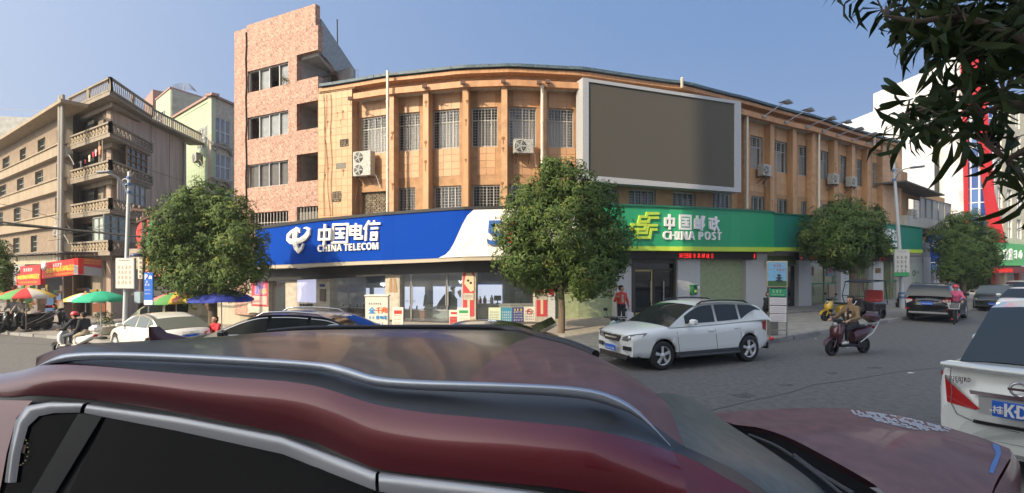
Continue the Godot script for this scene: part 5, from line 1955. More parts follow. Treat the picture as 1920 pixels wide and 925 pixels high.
	ac_unit(126, 5.2, 0.7, 0.5, "upper air conditioner at the left end of the lowest balcony of the brown house", seg(-28.5, 32.3, -26, 30.8), 0.0)
	var canopy := seg(-27.6, 31.2, -42, 41.5)
	m = M.new()
	for k in 30:
		var x := -58.0 + k * 5.8
		fbox(m, canopy, x, x + 3.1, 3.35 + 0.02 * sin(k * 2.0), 3.42 + 0.02 * sin(k * 2.0), -1.6, 0.7)
		fbox(m, canopy, x + 3.1, x + 5.8, 3.38, 3.45, -1.6, 0.68)
	stuff(obj("sheet_canopy", m, mat("old_sheet"), th))
	m = M.new()
	fbox(m, canopy, -60, 120, 2.75, 3.3, 0.0, 0.1)
	obj("fascia", m, mat("pale_fascia", 0.48, 0.42, 0.30, 0.9, 0, "streak", 0.5), th)
	for x in [-40, 8, 66, 116]:
		m = M.new()
		fbox(m, canopy, x, x + 3.5, -0.7, 2.8, -0.4, 0.0)
		obj("shop_pier", m, mat("pier_brown", 0.14, 0.10, 0.08, 0.9), th)
	var goods := RandomNumberGenerator.new()
	goods.seed = 77
	var cl := [[0.4, 0.05, 0.04], [0.10, 0.18, 0.35], [0.45, 0.35, 0.12], [0.1, 0.25, 0.12], [0.4, 0.36, 0.3], [0.15, 0.08, 0.05], [0.5, 0.2, 0.1]]
	m = M.new()
	var heap := []
	for k in 7: heap.append(M.new())
	for k in 130:
		var x := goods.randf_range(-50, 190)
		var wl: Wall = canopy if x < 118 else bll
		var p := wl.at(x, 0, goods.randf_range(-2.2, -0.2))
		var sz := Vector3(goods.randf_range(0.2, 0.6), goods.randf_range(0.15, 0.5), goods.randf_range(0.2, 0.4))
		heap[k % 7].box(Vector3(p.x, -0.55 + goods.randf_range(0.1, 1.7), p.z), sz, Basis(Vector3.UP, goods.randf()))
	for k in 7:
		var g := stuff(obj("shop_goods", heap[k], mat("goods_%d" % k, cl[k][0], cl[k][1], cl[k][2], 0.7)))
		tag(g, ["heap of red packets", "heap of blue boxes", "heap of ochre boxes", "heap of green packets", "heap of pale cartons", "heap of brown boxes", "heap of orange packets"][k] + " stacked in the dark shops of the brown house", "goods")
	var yl := mat("sign_yellow", 0.75, 0.48, 0.06, 0.5)
	var rd := mat("sign_red", 0.58, 0.03, 0.025, 0.5)
	var wh := mat("letter_white")
	for q in [[78.0, 146.0, 26.6, 27.9, 484.0, 494.0, 514.5, 522.5, "long red shop sign with yellow characters, the nearer of two at the left corner", 8], [30.0, 75.0, 29.2, 30.0, 496.5, 500.5, 534.0, 535.5, "shorter red shop sign with yellow characters left of the long red one", 8]]:
		var pa := aim(q[0], 500, q[3])
		var pb := aim(q[1], 500, q[2])
		var w := seg(pa.x, -pa.z, pb.x, -pb.z)
		var s := thing("red_shop_sign", q[8], "sign", Vector3.ZERO, 0, "red signs of the corner shop")
		var ht := [w.high(q[0], q[5]), w.high(q[1], q[4])]
		var hb := [w.high(q[0], q[7]), w.high(q[1], q[6])]
		m = M.new()
		fbox(m, w, q[0], q[1], hb, ht, -0.25, 0.0)
		obj("board", m, rd, s)
		var text := "容县容城东洋纸品店"
		for k in 9:
			var u := lerpf(0.13, 0.93, k / 9.0) if q[0] > 50 else lerpf(0.06, 0.95, k / 9.0)
			var px := lerpf(q[0], q[1], u)
			var sz := 0.30 if q[0] > 50 else 0.27
			m = M.new()
			glyph(m, text[k], w.at(px, lerpf(lerpf(hb[0], ht[0], 0.33), lerpf(hb[1], ht[1], 0.33), u), 0.002), w.T(px), Vector3.UP, lerpf(0.62, 0.84, u) * sz * 1.15, 0.036, 0.012)
			obj("character", m, yl, s)
		m = M.new()
		scribble(m, w.at(lerpf(q[0], q[1], 0.08), lerpf(hb[0], ht[0], 0.1), 0.004), (w.at(q[1], hb[1], 0) - w.at(q[0], hb[0], 0)).normalized(), Vector3.UP, w.at(q[1], 0).distance_to(w.at(q[0], 0)) * 0.86, 0.12, int(q[0]))
		obj("small_print", m, yl, s)
		m = M.new()
		scribble(m, w.at(lerpf(q[0], q[1], 0.3), lerpf(hb[0], ht[0], 0.74), 0.004), (w.at(q[1], hb[1], 0) - w.at(q[0], hb[0], 0)).normalized(), Vector3.UP, 0.9, 0.2, 5)
		m.lathe(w.at(lerpf(q[0], q[1], 0.05), lerpf(hb[0], ht[0], 0.82), 0.0), w.N(q[0]), [[0.0, 0.006], [0.26, 0.006], [0.26, 0.0]], 16)
		obj("white_print", m, wh, s)
	var pe := aim(146.3, 500, 26.6)
	var pf := aim(190.5, 500, 29.3)
	var rw := seg(pe.x, -pe.z, pf.x, -pf.z)
	var s3 := thing("sign_return", "end panel of the long red sign, red above and white below", "sign")
	m = M.new()
	fbox(m, rw, 146.5, 190.5, [rw.high(147, 497), rw.high(190, 503.5)], [rw.high(147, 484), rw.high(190, 487)], -0.2, 0.0)
	obj("red_board", m, rd, s3)
	m = M.new()
	fbox(m, rw, 146.5, 190.5, [rw.high(147, 515), rw.high(190, 518)], [rw.high(147, 497.4), rw.high(190, 503.9)], -0.2, -0.003)
	obj("white_board", m, mat("board_grey", 0.45, 0.45, 0.46, 0.6), s3)
	m = M.new()
	for k in 2: scribble(m, rw.at(150, rw.high(150, 489.5 + k * 5), 0.004), (rw.at(190, rw.high(190, 493)) - rw.at(150, rw.high(150, 490))).normalized(), Vector3.UP, 2.6, 0.15 - k * 0.04, 60 + k)
	obj("small_print", m, yl, s3)
	var low := seg(-20.6, 28.6, -14.2, 27.6)
	var lb := thing("low_shop", "low shop with a beige fascia carrying two gold characters behind the left tree", "building")
	m = M.new()
	fbox(m, low, 236, 345, 2.45, 3.6, -4.0, 0.0)
	obj("fascia", m, mat("beige_fascia", 0.40, 0.34, 0.26, 0.8, 0, "blotch", 0.4), lb)
	m = M.new()
	fbox(m, low, 236, 470, -0.7, 2.45, -3.4, -3.2, 0.0)
	fbox(m, low, 236, 345, -0.7, 2.45, -3.2, -3.19, 0.0)
	obj("back_wall", m, mat("shop_dim", 0.06, 0.04, 0.035, 0.9), lb)
	m = M.new()
	fbox(m, low, 345, 470, -0.7, 3.3, -3.0, -0.3)
	obj("pale_wall", m, mat("pale_wall", 0.55, 0.49, 0.38, 0.9, 0, "streak", 0.4), lb)
	for e in [["容", 273.5, 0.6], ["州", 299, 0.55]]:
		wall_glyph(lb, low, e[0], e[1], 497, 0.0, e[2], 0.075, 0.06, mat("gold_letter", 0.4, 0.25, 0.05, 0.4, 0.4))
	for k in 3:
		m = M.new()
		fbox(m, low, 262, 338, 2.06 + k * 0.13, 2.17 + k * 0.13, 0.0, 0.12 - 0.02 * k)
		obj("fascia_slat", m, mat("coral_slat", 0.60, 0.23, 0.13, 0.6), lb)
	var aw := thing("striped_awning", "dark grey corrugated awning under the beige shop fascia", "awning")
	for k in 26:
		m = M.new()
		var x := 285.0 + k * 2.4
		var p := low.at(x, 1.75, 0.0)
		m.bar(p, p + low.N(x) * 1.3 + Vector3(0, -0.62, 0), 0.05, 0.03)
		if k % 2 == 0: m.bar(p - Vector3(0, 0.02, 0), p + low.N(x) * 1.3 + Vector3(0, -0.64, 0), 0.12, 0.02)
		obj("rib", m, mat("awning_grey", 0.10, 0.095, 0.09, 0.8), aw)
	m = M.new()
	m.hexa([low.at(285, 1.07, 1.3, 0), low.at(347, 1.07, 1.3, 0), low.at(347, 1.68, 0.0), low.at(285, 1.68, 0.0), low.at(285, 1.09, 1.3, 0), low.at(347, 1.09, 1.3, 0), low.at(347, 1.70, 0.0), low.at(285, 1.70, 0.0)])
	obj("sheet", m, mat("awning_grey2", 0.13, 0.12, 0.115, 0.8), aw)
	var rs := thing("round_sign", "round red and green sign with a star above the beige shop fascia", "sign")
	var c := aim(276, 440, 27.6)
	m = M.new()
	var pts := PackedVector2Array()
	for k in 17: pts.append(Vector2(cos(PI * 0.42 + k * PI / 16 * 1.05), sin(PI * 0.42 + k * PI / 16 * 1.05) * 1.35) * 0.58)
	m.prism(c, Vector3.RIGHT, Vector3.UP, pts, 0.06)
	obj("red_half", m, rd, rs)
	m = M.new()
	pts = PackedVector2Array()
	for k in 17: pts.append(Vector2(cos(-PI * 0.58 + k * PI / 16), sin(-PI * 0.58 + k * PI / 16) * 1.35) * 0.57)
	m.prism(c + Vector3(0.02, 0, 0), Vector3.RIGHT, Vector3.UP, pts, 0.055)
	obj("green_half", m, mat("sign_green", 0.03, 0.36, 0.19, 0.5), rs)
	m = M.new()
	pts = PackedVector2Array()
	for k in 10: pts.append(Vector2(sin(k * PI / 5), cos(k * PI / 5)) * (0.24 if k % 2 == 0 else 0.1))
	m.prism(c + Vector3(-0.36, -0.62, 0.06), Vector3.RIGHT, Vector3.UP, pts, 0.03)
	obj("star", m, mat("star_red", 0.62, 0.06, 0.05, 0.5), rs)
	var gh := thing("green_house", "pale green tiled house with a cream front and arched windows behind the brown house", "building")
	var g1 := seg(-23.5, 40.0, -31.0, 46.5)
	var g2 := seg(-23.5, 40.0, -22.6, 45.0)
	var gt := mat("green_tile", 0.46, 0.55, 0.36, 0.5, 0, "fine", 0.6)
	var cr2 := mat("cream_front", 0.62, 0.55, 0.44, 0.8, 0, "blotch", 0.4)
	m = M.new()
	holed(m, g1, 270, 396, -1, 15.9, [[370, 389, 12.2, 13.8]], -0.3, 0.0)
	obj("tiled_wall", m, gt, gh)
	m = M.new()
	for k in 26: fbox(m, g1, 272 + k * 4.8, 272.25 + k * 4.8, 5.0, 15.9, 0.0, 0.006)
	for k in 28: fbox(m, g1, 270, 396, 5.0 + k * 0.4, 5.02 + k * 0.4, 0.0, 0.007)
	stuff(obj("tile_joints", m, mat("joint_green", 0.30, 0.37, 0.24, 0.8), gh))
	win(gh, g1, 370, 389, 12.2, 13.8, wh, gl, 3, 2, -0.1, 8)
	m = M.new()
	holed(m, g2, 396, 445, -1, 15.9, [[404, 432, 12.3, 14.5], [404, 432, 9.6, 11.6], [404, 432, 6.9, 8.7]], -0.3, 0.0)
	obj("front_wall", m, cr2, gh)
	for h in [[12.3, 14.5], [9.6, 11.6], [6.9, 8.7]]:
		win(gh, g2, 404, 432, h[0], h[1], wh, mat("grey_pane"), 3, 2, -0.1)
		m = M.new()
		fbox(m, g2, 400, 436, h[0] - 0.25, h[0] - 0.03, 0.0, 0.25)
		if h[0] < 12:
			var path := []
			for k in 9: path.append(g2.at(lerpf(401, 435, k / 8.0), h[1] + 0.1 + 0.75 * sin(k * PI / 8), 0.1))
			m.tube(path, 0.14, 6)
		obj("surround", m, mat("surround_brown", 0.30, 0.25, 0.2, 0.8), gh)
	m = M.new()
	fbox(m, g1, 268, 396.5, 15.9, 16.08, -0.4, 0.15)
	fbox(m, g2, 396.5, 446, 15.9, 16.08, -0.4, 0.2)
	obj("coping", m, mat("coping_pink"), gh)
	m = M.new()
	slab(m, [[-23.8, 40.2], [-30, 45.6], [-27, 52], [-22.9, 45]], 15.6, 15.8)
	slab(m, [[-30.7, 46.0], [-29.0, 49.8], [-32.8, 52.5], [-34.3, 49.3]], 12.0, 18.6)
	obj("upper_block", m, gt, gh)
	m = M.new()
	slab(m, [[-30.7, 45.9], [-28.9, 49.8], [-32.8, 52.6], [-34.4, 49.3]], 18.6, 18.75)
	obj("upper_coping", m, mat("coping_pink"), gh)
	m = M.new()
	slab(m, [[-30.66, 46.05], [-28.95, 49.75], [-28.9, 49.75], [-30.6, 46.05]], 13.0, 18.6)
	obj("upper_side", m, mat("pale_render", 0.45, 0.43, 0.38, 0.9, 0, "blotch", 0.3), gh)
	var g3 := seg(-30.7, 46.0, -34.3, 49.3)
	win(gh, g3, 292, 309, 15.6, 17.0, wh, gl, 3, 2, 0.05, 8)
	m = M.new()
	slab(m, [[-36.5, 52], [-34.6, 54], [-38, 57], [-39.5, 55]], 14.0, 20.6)
	obj("stair_house", m, mat("coping_pink"), gh)
	ac_unit(376, 11.0, 0.9, 0.7, "upper air conditioner on the green tiled house", g1, 0.0)
	ac_unit(378, 8.3, 0.9, 0.7, "lower air conditioner on the green tiled house", g1, 0.0)
	var dish := thing("satellite_dish", "wire satellite dish on the roof of the green tiled house", "satellite dish", aim(344, 175, 48.5), 0.3)
	m = M.new()
	for k in 6:
		var path := []
		for s in 9: path.append(Vector3(-0.9 + 1.8 * s / 8.0, 0.5 + 0.55 * sin(s * PI / 8) * (1 - 0.15 * k), -0.15 * k + 0.3 * cos(s)))
		m.tube(path, 0.02, 4, false)
	m.tube([Vector3(0, -0.4, 0), Vector3(0, 0.7, 0)], 0.05, 6)
	obj("wire_dish", m, mat("steel_grey"), dish)
	var ph := thing("pale_house", "grey-white building with four small square vents far behind the brown house", "building")
	var p1 := seg(-62, 62.0, -52.5, 66.5)
	m = M.new()
	slab(m, [[-66, 62], [-57.6, 63.6], [-55.6, 70], [-62, 74], [-70, 70]], 0, 21.0)
	obj("wall", m, mat("pale_house_wall"), ph)
	m = M.new()
	slab(m, [[-57.5, 63.7], [-50, 66.0], [-50, 71], [-58, 73]], 0, 19.0)
	obj("lower_wall", m, mat("pale_house_wall"), ph)
	for k in 4:
		m = M.new()
		var p := Vector3(-56.4 + k * 1.35, 16.3 - 0.12 * k, -64.02 - k * 0.41)
		m.box(p + Vector3(0, 0, 0.02), Vector3(0.45, 0.6, 0.1), Basis(Vector3.UP, 0.3))
		obj("vent", m, dark, ph)
	m = M.new()
	m.bar(Vector3(-66, 21.9, -62), Vector3(-57.6, 21.9, -63.7), 0.06, 0.06)
	m.bar(Vector3(-57.6, 21.9, -63.7), Vector3(-50, 20, -66), 0.06, 0.06)
	obj("roof_rail", m, mat("steel_grey"), ph)

func build_right_side():
	var tan_ := mat("side_tan", 0.46, 0.27, 0.14, 0.8, 0, "streak", 0.4)
	var gl := mat("dark_pane")
	var wh := mat("letter_white")
	var lw := seg(27.9, 37.0, 41.5, 47.0)
	var th := thing("balcony_house", "low tan house with a glazed white balcony beside the far end of the orange block", "building")
	var m := M.new()
	holed(m, lw, 1683, 1772, 3.4, 8.4, [[1704, 1764, 6.0, 7.8]], -0.3, 0.0)
	obj("wall", m, tan_, th)
	m = M.new()
	fbox(m, lw, 1683, 1702, 8.4, 9.6, -0.3, 0.0)
	obj("upper_wall", m, tan_, th)
	m = M.new()
	fbox(m, lw, 1680, 1800, 0, 8.0, -4.0, -3.8, 0.0)
	obj("inner_wall", m, mat("inside_dark"), th)
	m = M.new()
	fbox(m, lw, 1700, 1766, 5.55, 6.15, 0.0, 0.95)
	fbox(m, lw, 1700, 1766, 5.4, 5.55, 0.0, 1.05)
	obj("balcony", m, mat("balcony_white", 0.48, 0.46, 0.42, 0.8, 0, "streak", 0.5), th)
	for k in 5:
		win(th, lw, 1703 + k * 12, 1714.5 + k * 12, 6.2, 7.75, mat("old_steel", 0.24, 0.22, 0.2, 0.6), mat("curtain_pane", 0.26, 0.25, 0.21, 0.3, 0, "streak", 1.0), 1, 1, 0.7, 5)
	m = M.new()
	fbox(m, lw, 1698, 1772, [8.2, 7.95], [8.3, 8.05], -0.6, 1.5)
	obj("awning", m, mat("old_sheet"), th)
	ac_unit(1701, 6.0, 0.8, 0.62, "air conditioner at the left end of the glazed white balcony", lw, 0.5)
	m = M.new()
	for x in [1731, 1772, 1797]:
		m = M.new()
		fbox(m, lw, x, x + 8, 0, 3.5, -0.4, 0.1)
		obj("pillar", m, mat("pink_granite", 0.33, 0.22, 0.17, 0.6, 0, "fine", 0.8), th)
	m = M.new()
	fbox(m, lw, 1772, 1830, 3.3, 4.0, -0.6, 0.0)
	obj("lintel", m, tan_, th)
	m = M.new()
	fbox(m, lw, 1738, 1772, 0.1, 2.2, -0.5, -0.4)
	obj("shop_front", m, mat("dim_front", 0.12, 0.11, 0.11, 0.4), th)
	m = M.new()
	fbox(m, lw, 1752, 1762, 0.1, 2.3, -0.4, -0.2)
	obj("shop_door", m, mat("pillar_white", 0.62, 0.62, 0.62, 0.6, 0, "blotch", 0.5), th)
	var bs := thing("blue_shop_sign", "small blue shop sign with a white looped emblem beside the bank", "sign")
	m = M.new()
	fbox(m, lw, 1740, 1790, 2.95, 5.15, 0.1, 0.4)
	obj("board", m, mat("sign_blue"), bs)
	m = M.new()
	ribbon(m, [[1754, 454, 0.1], [1751, 452, 0.2], [1750, 459, 0.25], [1752, 468, 0.2], [1755, 464, 0.1]], 0.4, 0.08, lw)
	ribbon(m, [[1749, 455, 0.12], [1746, 461, 0.16], [1751, 463, 0.16], [1757, 459, 0.18], [1758, 453, 0.1]], 0.4, 0.09, lw)
	obj("emblem", m, wh, bs)
	for k in 2: wall_glyph(bs, lw, ["中", "国"][k], 1763 + k * 12, 462, 0.4, 0.55, 0.09, 0.08, wh)
	var b2 := thing("blue_shop_sign", "narrow pale blue sign strip with yellow end under the small blue shop sign", "sign")
	m = M.new()
	fbox(m, lw, 1748, 1792, 2.3, 2.9, 0.1, 0.35)
	obj("board", m, mat("sign_light_blue", 0.04, 0.2, 0.55, 0.45), b2)
	m = M.new()
	scribble(m, lw.at(1752, 2.4, 0.36), lw.T(1760), Vector3.UP, 1.6, 0.32, 14)
	obj("print", m, wh, b2)
	m = M.new()
	fbox(m, lw, 1768, 1790, 2.3, 2.5, 0.1, 0.37)
	obj("yellow_strip", m, mat("strip_yellow"), b2)
	var os := thing("orange_sign", "narrow upright orange sign between the bank and the blue shop sign", "sign")
	m = M.new()
	fbox(m, lw, 1731, 1738, 3.0, 4.9, 0.1, 0.35)
	obj("board", m, mat("sign_orange", 0.55, 0.2, 0.03, 0.5), os)
	m = M.new()
	for k in 3: scribble(m, lw.at(1732, 3.2 + 0.5 * k, 0.36), lw.T(1734), Vector3.UP, 0.36, 0.3, 80 + k)
	obj("print", m, mat("letter_black"), os)
	var wt := thing("white_tower", "tall white building with a curved blue glass bay and a red fin at the right", "building")
	var white := mat("tower_white", 0.80, 0.80, 0.80, 0.7, 0, "blotch", 0.1)
	var s := seg(47.5, 52.0, 43.6, 64.4)
	m = M.new()
	for q in [[45.9, 52.6, 45.7, 57.5, 0, 24.4], [45.7, 57.5, 45.2, 64.0, 0, 24.2], [45.2, 64.0, 44.8, 72.0, 0, 22.0], [44.8, 72.0, 44.0, 80.0, 0, 21.0]]:
		var k: float = 0.7 if q[1] < 54 else 3.0
		m.hexa([Vector3(q[0], q[4], -q[1]), Vector3(q[0] + k, q[4], -q[1]), Vector3(q[2] + k, q[4], -q[3]), Vector3(q[2], q[4], -q[3]), Vector3(q[0], q[5], -q[1]), Vector3(q[0] + k, q[5], -q[1]), Vector3(q[2] + k, q[5], -q[3]), Vector3(q[2], q[5], -q[3])])
		obj("white_wall", m, white, wt)
		m = M.new()
	slab(m, [[39.2, 50.0], [47.0, 56.0], [46.0, 58.0], [38.4, 52.0]], 0, 9.6)
	obj("tiled_side_wall", m, mat("white_tile", 0.70, 0.70, 0.68, 0.5), wt)
	m = M.new()
	for k in 24: m.bar(Vector3(39.2, 0.4 * k + 0.2, -49.98), Vector3(47.0, 0.4 * k + 0.2, -55.98), 0.03, 0.02)
	stuff(obj("tile_joints", m, mat("joint_grey", 0.45, 0.45, 0.45, 0.8), wt))
	var cx := 48.4
	var cd := 53.4
	var R := 1.4
	var steel := mat("bay_white", 0.6, 0.62, 0.66, 0.4)
	var bay := mat("bay_blue", 0.02, 0.06, 0.24, 0.3)
	var bay2 := mat("bay_blue_light", 0.05, 0.12, 0.33, 0.3)
	var rng := RandomNumberGenerator.new()
	rng.seed = 4
	for k in 6:
		var a0 := PI * 1.02 + k * PI / 6.5
		var a1 := PI * 1.02 + (k + 1) * PI / 6.5
		var p0 := Vector3(cx + cos(a0) * R, 0, -cd - sin(a0) * R)
		var p1 := Vector3(cx + cos(a1) * R, 0, -cd - sin(a1) * R)
		for r in 11:
			m = M.new()
			var h0 := 3.5 + r * 1.42
			var inn := Vector3(cx, 0, -cd)
			var q0 := p0.lerp(p1, 0.02)
			var q1 := p0.lerp(p1, 0.98)
			m.hexa([q0 + Vector3(0, h0, 0), q1 + Vector3(0, h0, 0), q1.lerp(inn, 0.03) + Vector3(0, h0, 0), q0.lerp(inn, 0.03) + Vector3(0, h0, 0), q0 + Vector3(0, h0 + 1.34, 0), q1 + Vector3(0, h0 + 1.34, 0), q1.lerp(inn, 0.03) + Vector3(0, h0 + 1.34, 0), q0.lerp(inn, 0.03) + Vector3(0, h0 + 1.34, 0)])
			obj("bay_pane", m, bay if rng.randf() < 0.6 else bay2, wt)
		m = M.new()
		m.bar(p0 + Vector3(0, 3.4, 0), p0 + Vector3(0, 19.2, 0), 0.12, 0.12)
		for r in 12: m.bar(p0 + Vector3(0, 3.46 + r * 1.42, 0), p1 + Vector3(0, 3.46 + r * 1.42, 0), 0.12, 0.1)
		obj("bay_frame", m, steel, wt)
	m = M.new()
	m.lathe(Vector3(cx, 0, -cd), Vector3.UP, [[R * 0.94, 3.4], [R * 0.94, 19.2]], 24)
	obj("bay_core", m, mat("bay_dark", 0.01, 0.02, 0.05, 0.3), wt)
	m = M.new()
	m.bar(Vector3(46.0, 3.0, -51.7), Vector3(45.7, 19.5, -51.7), 0.25, 0.3)
	m.prism(Vector3(48.3, 0, -51.3), Vector3.RIGHT, Vector3.UP, PackedVector2Array([Vector2(0.0, 5.0), Vector2(1.25, 5.0), Vector2(0.1, 10.0), Vector2(-0.5, 17), Vector2(-1.1, 24), Vector2(-2.9, 24.2), Vector2(-2.9, 20.6), Vector2(-1.3, 17.5), Vector2(-0.85, 12)]), -0.5)
	m.lathe(Vector3(cx, 0, -cd), Vector3.UP, [[0, 19.2], [R * 1.06, 19.2], [R * 1.06, 19.9], [0, 19.9]], 24)
	obj("red_fin", m, mat("fin_red", 0.40, 0.014, 0.018, 0.5), wt)
	var cw := seg(49.5, 52.7, 66.0, 63.4)
	var holes := []
	for r in 5:
		for k in 6: holes.append([1872 + k * 17.5 + r * -0.8, 1881 + k * 17.5 + r * -0.8, 5.7 + r * 3.1, 7.9 + r * 3.1])
	m = M.new()
	holed(m, cw, 1858, 1990, 4.6, 21.5, holes, -0.4, 0.0)
	obj("cream_wall", m, mat("tower_cream", 0.66, 0.61, 0.48, 0.8, 0, "blotch", 0.3), wt)
	m = M.new()
	fbox(m, cw, 1845, 1990, 0, 21.0, -4.0, -3.8, 0.0)
	obj("inner_wall", m, mat("inside_dark"), wt)
	for q in holes:
		if q[0] < 1945: win(wt, cw, q[0], q[1], q[2], q[3], steel, mat("blue_pane", 0.05, 0.08, 0.15, 0.1), 2, 2, -0.15)
	var gs := thing("green_shop_sign", "bright green shop sign with white characters at the right edge under the white tower", "sign")
	m = M.new()
	fbox(m, cw, 1856, 1990, 2.7, 5.0, 0.0, 0.9)
	obj("board", m, mat("sign_leaf_green", 0.06, 0.40, 0.10, 0.45), gs)
	for e in [["宝", 1882], ["堂", 1892], ["心", 1911]]:
		wall_glyph(gs, cw, e[0], e[1], 486, 0.9, 0.95, 0.17, 0.08, wh, 0.1)
	m = M.new()
	for e in [1872, 1902]: scribble(m, cw.at(e, cw.high(e, 485, 0.9), 0.905), cw.T(e), Vector3.UP, 1.0, 0.95, e, 0.08)
	obj("worn_characters", m, wh, gs)
	var rl := thing("red_banner_sign", "red lit ticker strip under the green shop sign at the right edge", "led sign")
	m = M.new()
	fbox(m, cw, 1856, 1990, 1.9, 2.6, 0.0, 0.6)
	obj("case", m, mat("banner_dark_red", 0.2, 0.015, 0.012, 0.6), rl)
	m = M.new()
	scribble(m, cw.at(1862, 2.0, 0.61), cw.T(1880), Vector3.UP, 7.0, 0.42, 23, 0.01)
	obj("text", m, glow("led_red", 1.0, 0.03, 0.02, 0.8), rl)
	for q in [[1868, "pillar_red", 0.25, 0.05, 0.03], [1884, "pillar_cream", 0.5, 0.42, 0.3], [1911, "pillar_red", 0.25, 0.05, 0.03]]:
		m = M.new()
		fbox(m, cw, q[0], q[0] + 5, 0, 1.95, -0.3, 0.1)
		obj("shop_pillar", m, mat(q[1], q[2], q[3], q[4], 0.7, 0, "dust", 1.0), wt)
	m = M.new()
	fbox(m, cw, 1860, 1990, 0.0, 1.95, -1.6, -1.5)
	obj("shop_window", m, mat("shop_brown", 0.10, 0.055, 0.035, 0.4, 0, "dust", 0.8), wt)

func build_behind():
	var th := thing("near_block", "tall pale block of flats behind the viewer, out of the picture", "building", Vector3(12.0, 0, 10.5))
	var m := M.new()
	m.box(Vector3(-21.5, 23, 0), Vector3(26.0, 46, 11))
	obj("wall", m, mat("near_wall", 0.72, 0.63, 0.49, 0.8, 0, "blotch", 0.2), th)
	var fr := mat("aluminium")
	for k in 4:
		for r in 9:
			m = M.new()
			m.box(Vector3(-30.5 + k * 6.0, 6.5 + r * 3.3, -5.52), Vector3(2.2, 1.7, 0.06))
			obj("window", m, mat("dark_pane"), th)

func leaf_whorl(n: int, len_: float, wid: float, droop: float, seed_: int) -> ArrayMesh:
	var r := RandomNumberGenerator.new()
	r.seed = seed_
	var m := M.new()
	for k in n:
		var a := TAU * k / n * 1.618 + r.randf_range(-0.3, 0.3)
		var o := Vector3(cos(a), 0, sin(a))
		var s := Vector3(-sin(a), 0, cos(a))
		var l := len_ * r.randf_range(0.7, 1.15)
		var up := r.randf_range(-0.1, 0.55)
		var b := o * 0.015
		var mid := b + (o * 0.85 + Vector3.UP * up).normalized() * l * 0.45
		var q := mid + (o * 0.8 + Vector3.UP * (up - droop * 0.7)).normalized() * l * 0.3
		var tip := q + (o * 0.45 + Vector3.UP * (up - droop * 1.6)).normalized() * l * 0.3
		var w := s * wid * r.randf_range(0.8, 1.2) + Vector3.UP * wid * 0.25
		m.smooth(true)
		m.tri(b, mid - w, mid + w)
		m.quad(mid - w, q - w * 0.8, q + w * 0.8, mid + w)
		m.tri(q - w * 0.8, tip, q + w * 0.8)
	return m.done()

func crown(parent: Node, name_: String, whorls: Array, spots: Array, mt: Material, seed_: int, tone := 1.0) -> MultiMeshInstance3D:
	var r := RandomNumberGenerator.new()
	r.seed = seed_
	var mi: MultiMeshInstance3D
	for v in whorls.size():
		var mm := MultiMesh.new()
		mm.transform_format = MultiMesh.TRANSFORM_3D
		mm.use_colors = true
		mm.mesh = whorls[v]
		var mine := []
		for i in spots.size():
			if i % whorls.size() == v: mine.append(spots[i])
		mm.instance_count = mine.size()
		for i in mine.size():
			var s: Array = mine[i]
			var y: Vector3 = s[1].normalized()
			var x := y.cross(Vector3(r.randf() - 0.5, r.randf() - 0.5, r.randf() - 0.5)).normalized()
			mm.set_instance_transform(i, Transform3D(Basis(x, y, x.cross(y)) * s[2], s[0]))
			var t := r.randf()
			var c := Color(0.048, 0.085, 0.022).lerp(Color(0.10, 0.145, 0.038), t)
			if r.randf() < 0.03: c = Color(0.20, 0.22, 0.06)
			mm.set_instance_color(i, Color(c.r * tone, c.g * tone, c.b * tone))
		mi = MultiMeshInstance3D.new()
		mi.name = name_
		mi.multimesh = mm
		mi.material_override = mt
		parent.add_child(mi, true)
		mi.set_meta("kind", "stuff")
	return mi

func tree(label: String, px: float, d: float, lumps: Array, trunk_r: float, density: float, size: float, seed_: int, base_lift := 0.1):
	var r := RandomNumberGenerator.new()
	r.seed = seed_
	var base := spot(px, d, base_lift)
	var th := thing("kerb_tree", label, "tree", base, 0, "trees along the kerb")
	var k := d / F
	var spots := []
	var bark := mat("bark")
	var cs := []
	for l in lumps:
		var c := aim(l[0], l[1], d + r.randf_range(-0.5, 0.5) * l[2] * k) - base
		cs.append(c)
		var rad: float = l[2] * k
		var n := int(density * 1.9 * rad * rad)
		for i in n:
			var v := Vector3(r.randfn(), r.randfn(), r.randfn()).normalized()
			var rr := rad * (1.0 - 0.55 * pow(r.randf(), 1.6)) * (1.0 + 0.14 * sin(v.x * 7 + l[0]) * sin(v.y * 6 + l[1]) + r.randf_range(-0.08, 0.14))
			if r.randf() < 0.05: rr = rad * r.randf_range(1.12, 1.32)
			var p := c + v * Vector3(1, 0.95, 1) * rr
			spots.append([p, v + Vector3(0, 0.25, 0), size * r.randf_range(0.75, 1.2)])
	var m := M.new()
	var fork := Vector3(0, cs[-1].y - lumps[-1][2] * k * 0.3, 0)
	var lo := 1e9
	for c in cs: lo = minf(lo, c.y)
	fork.y = lo
	m.tube([Vector3(0, -0.1, 0), Vector3(0.02, 0.15, 0), Vector3(0.03, fork.y * 0.5, 0.02), fork], [trunk_r * 1.35, trunk_r * 1.05, trunk_r * 0.95, trunk_r * 0.85], 12)
	obj("trunk", m, bark, th)
	for c in cs:
		m = M.new()
		var mid: Vector3 = fork.lerp(c, 0.5) + Vector3(0, 0.2, 0)
		m.tube([fork - Vector3(0, 0.1, 0), mid, c], [trunk_r * 0.5, trunk_r * 0.33, trunk_r * 0.12], 7)
		obj("limb", m, bark, th)
	crown(th, "crown", [leaf_whorl(9, 0.24, 0.020, 0.9, 1), leaf_whorl(8, 0.22, 0.019, 1.2, 2), leaf_whorl(8, 0.26, 0.020, 0.6, 3)], spots, leaf_mat(), seed_)

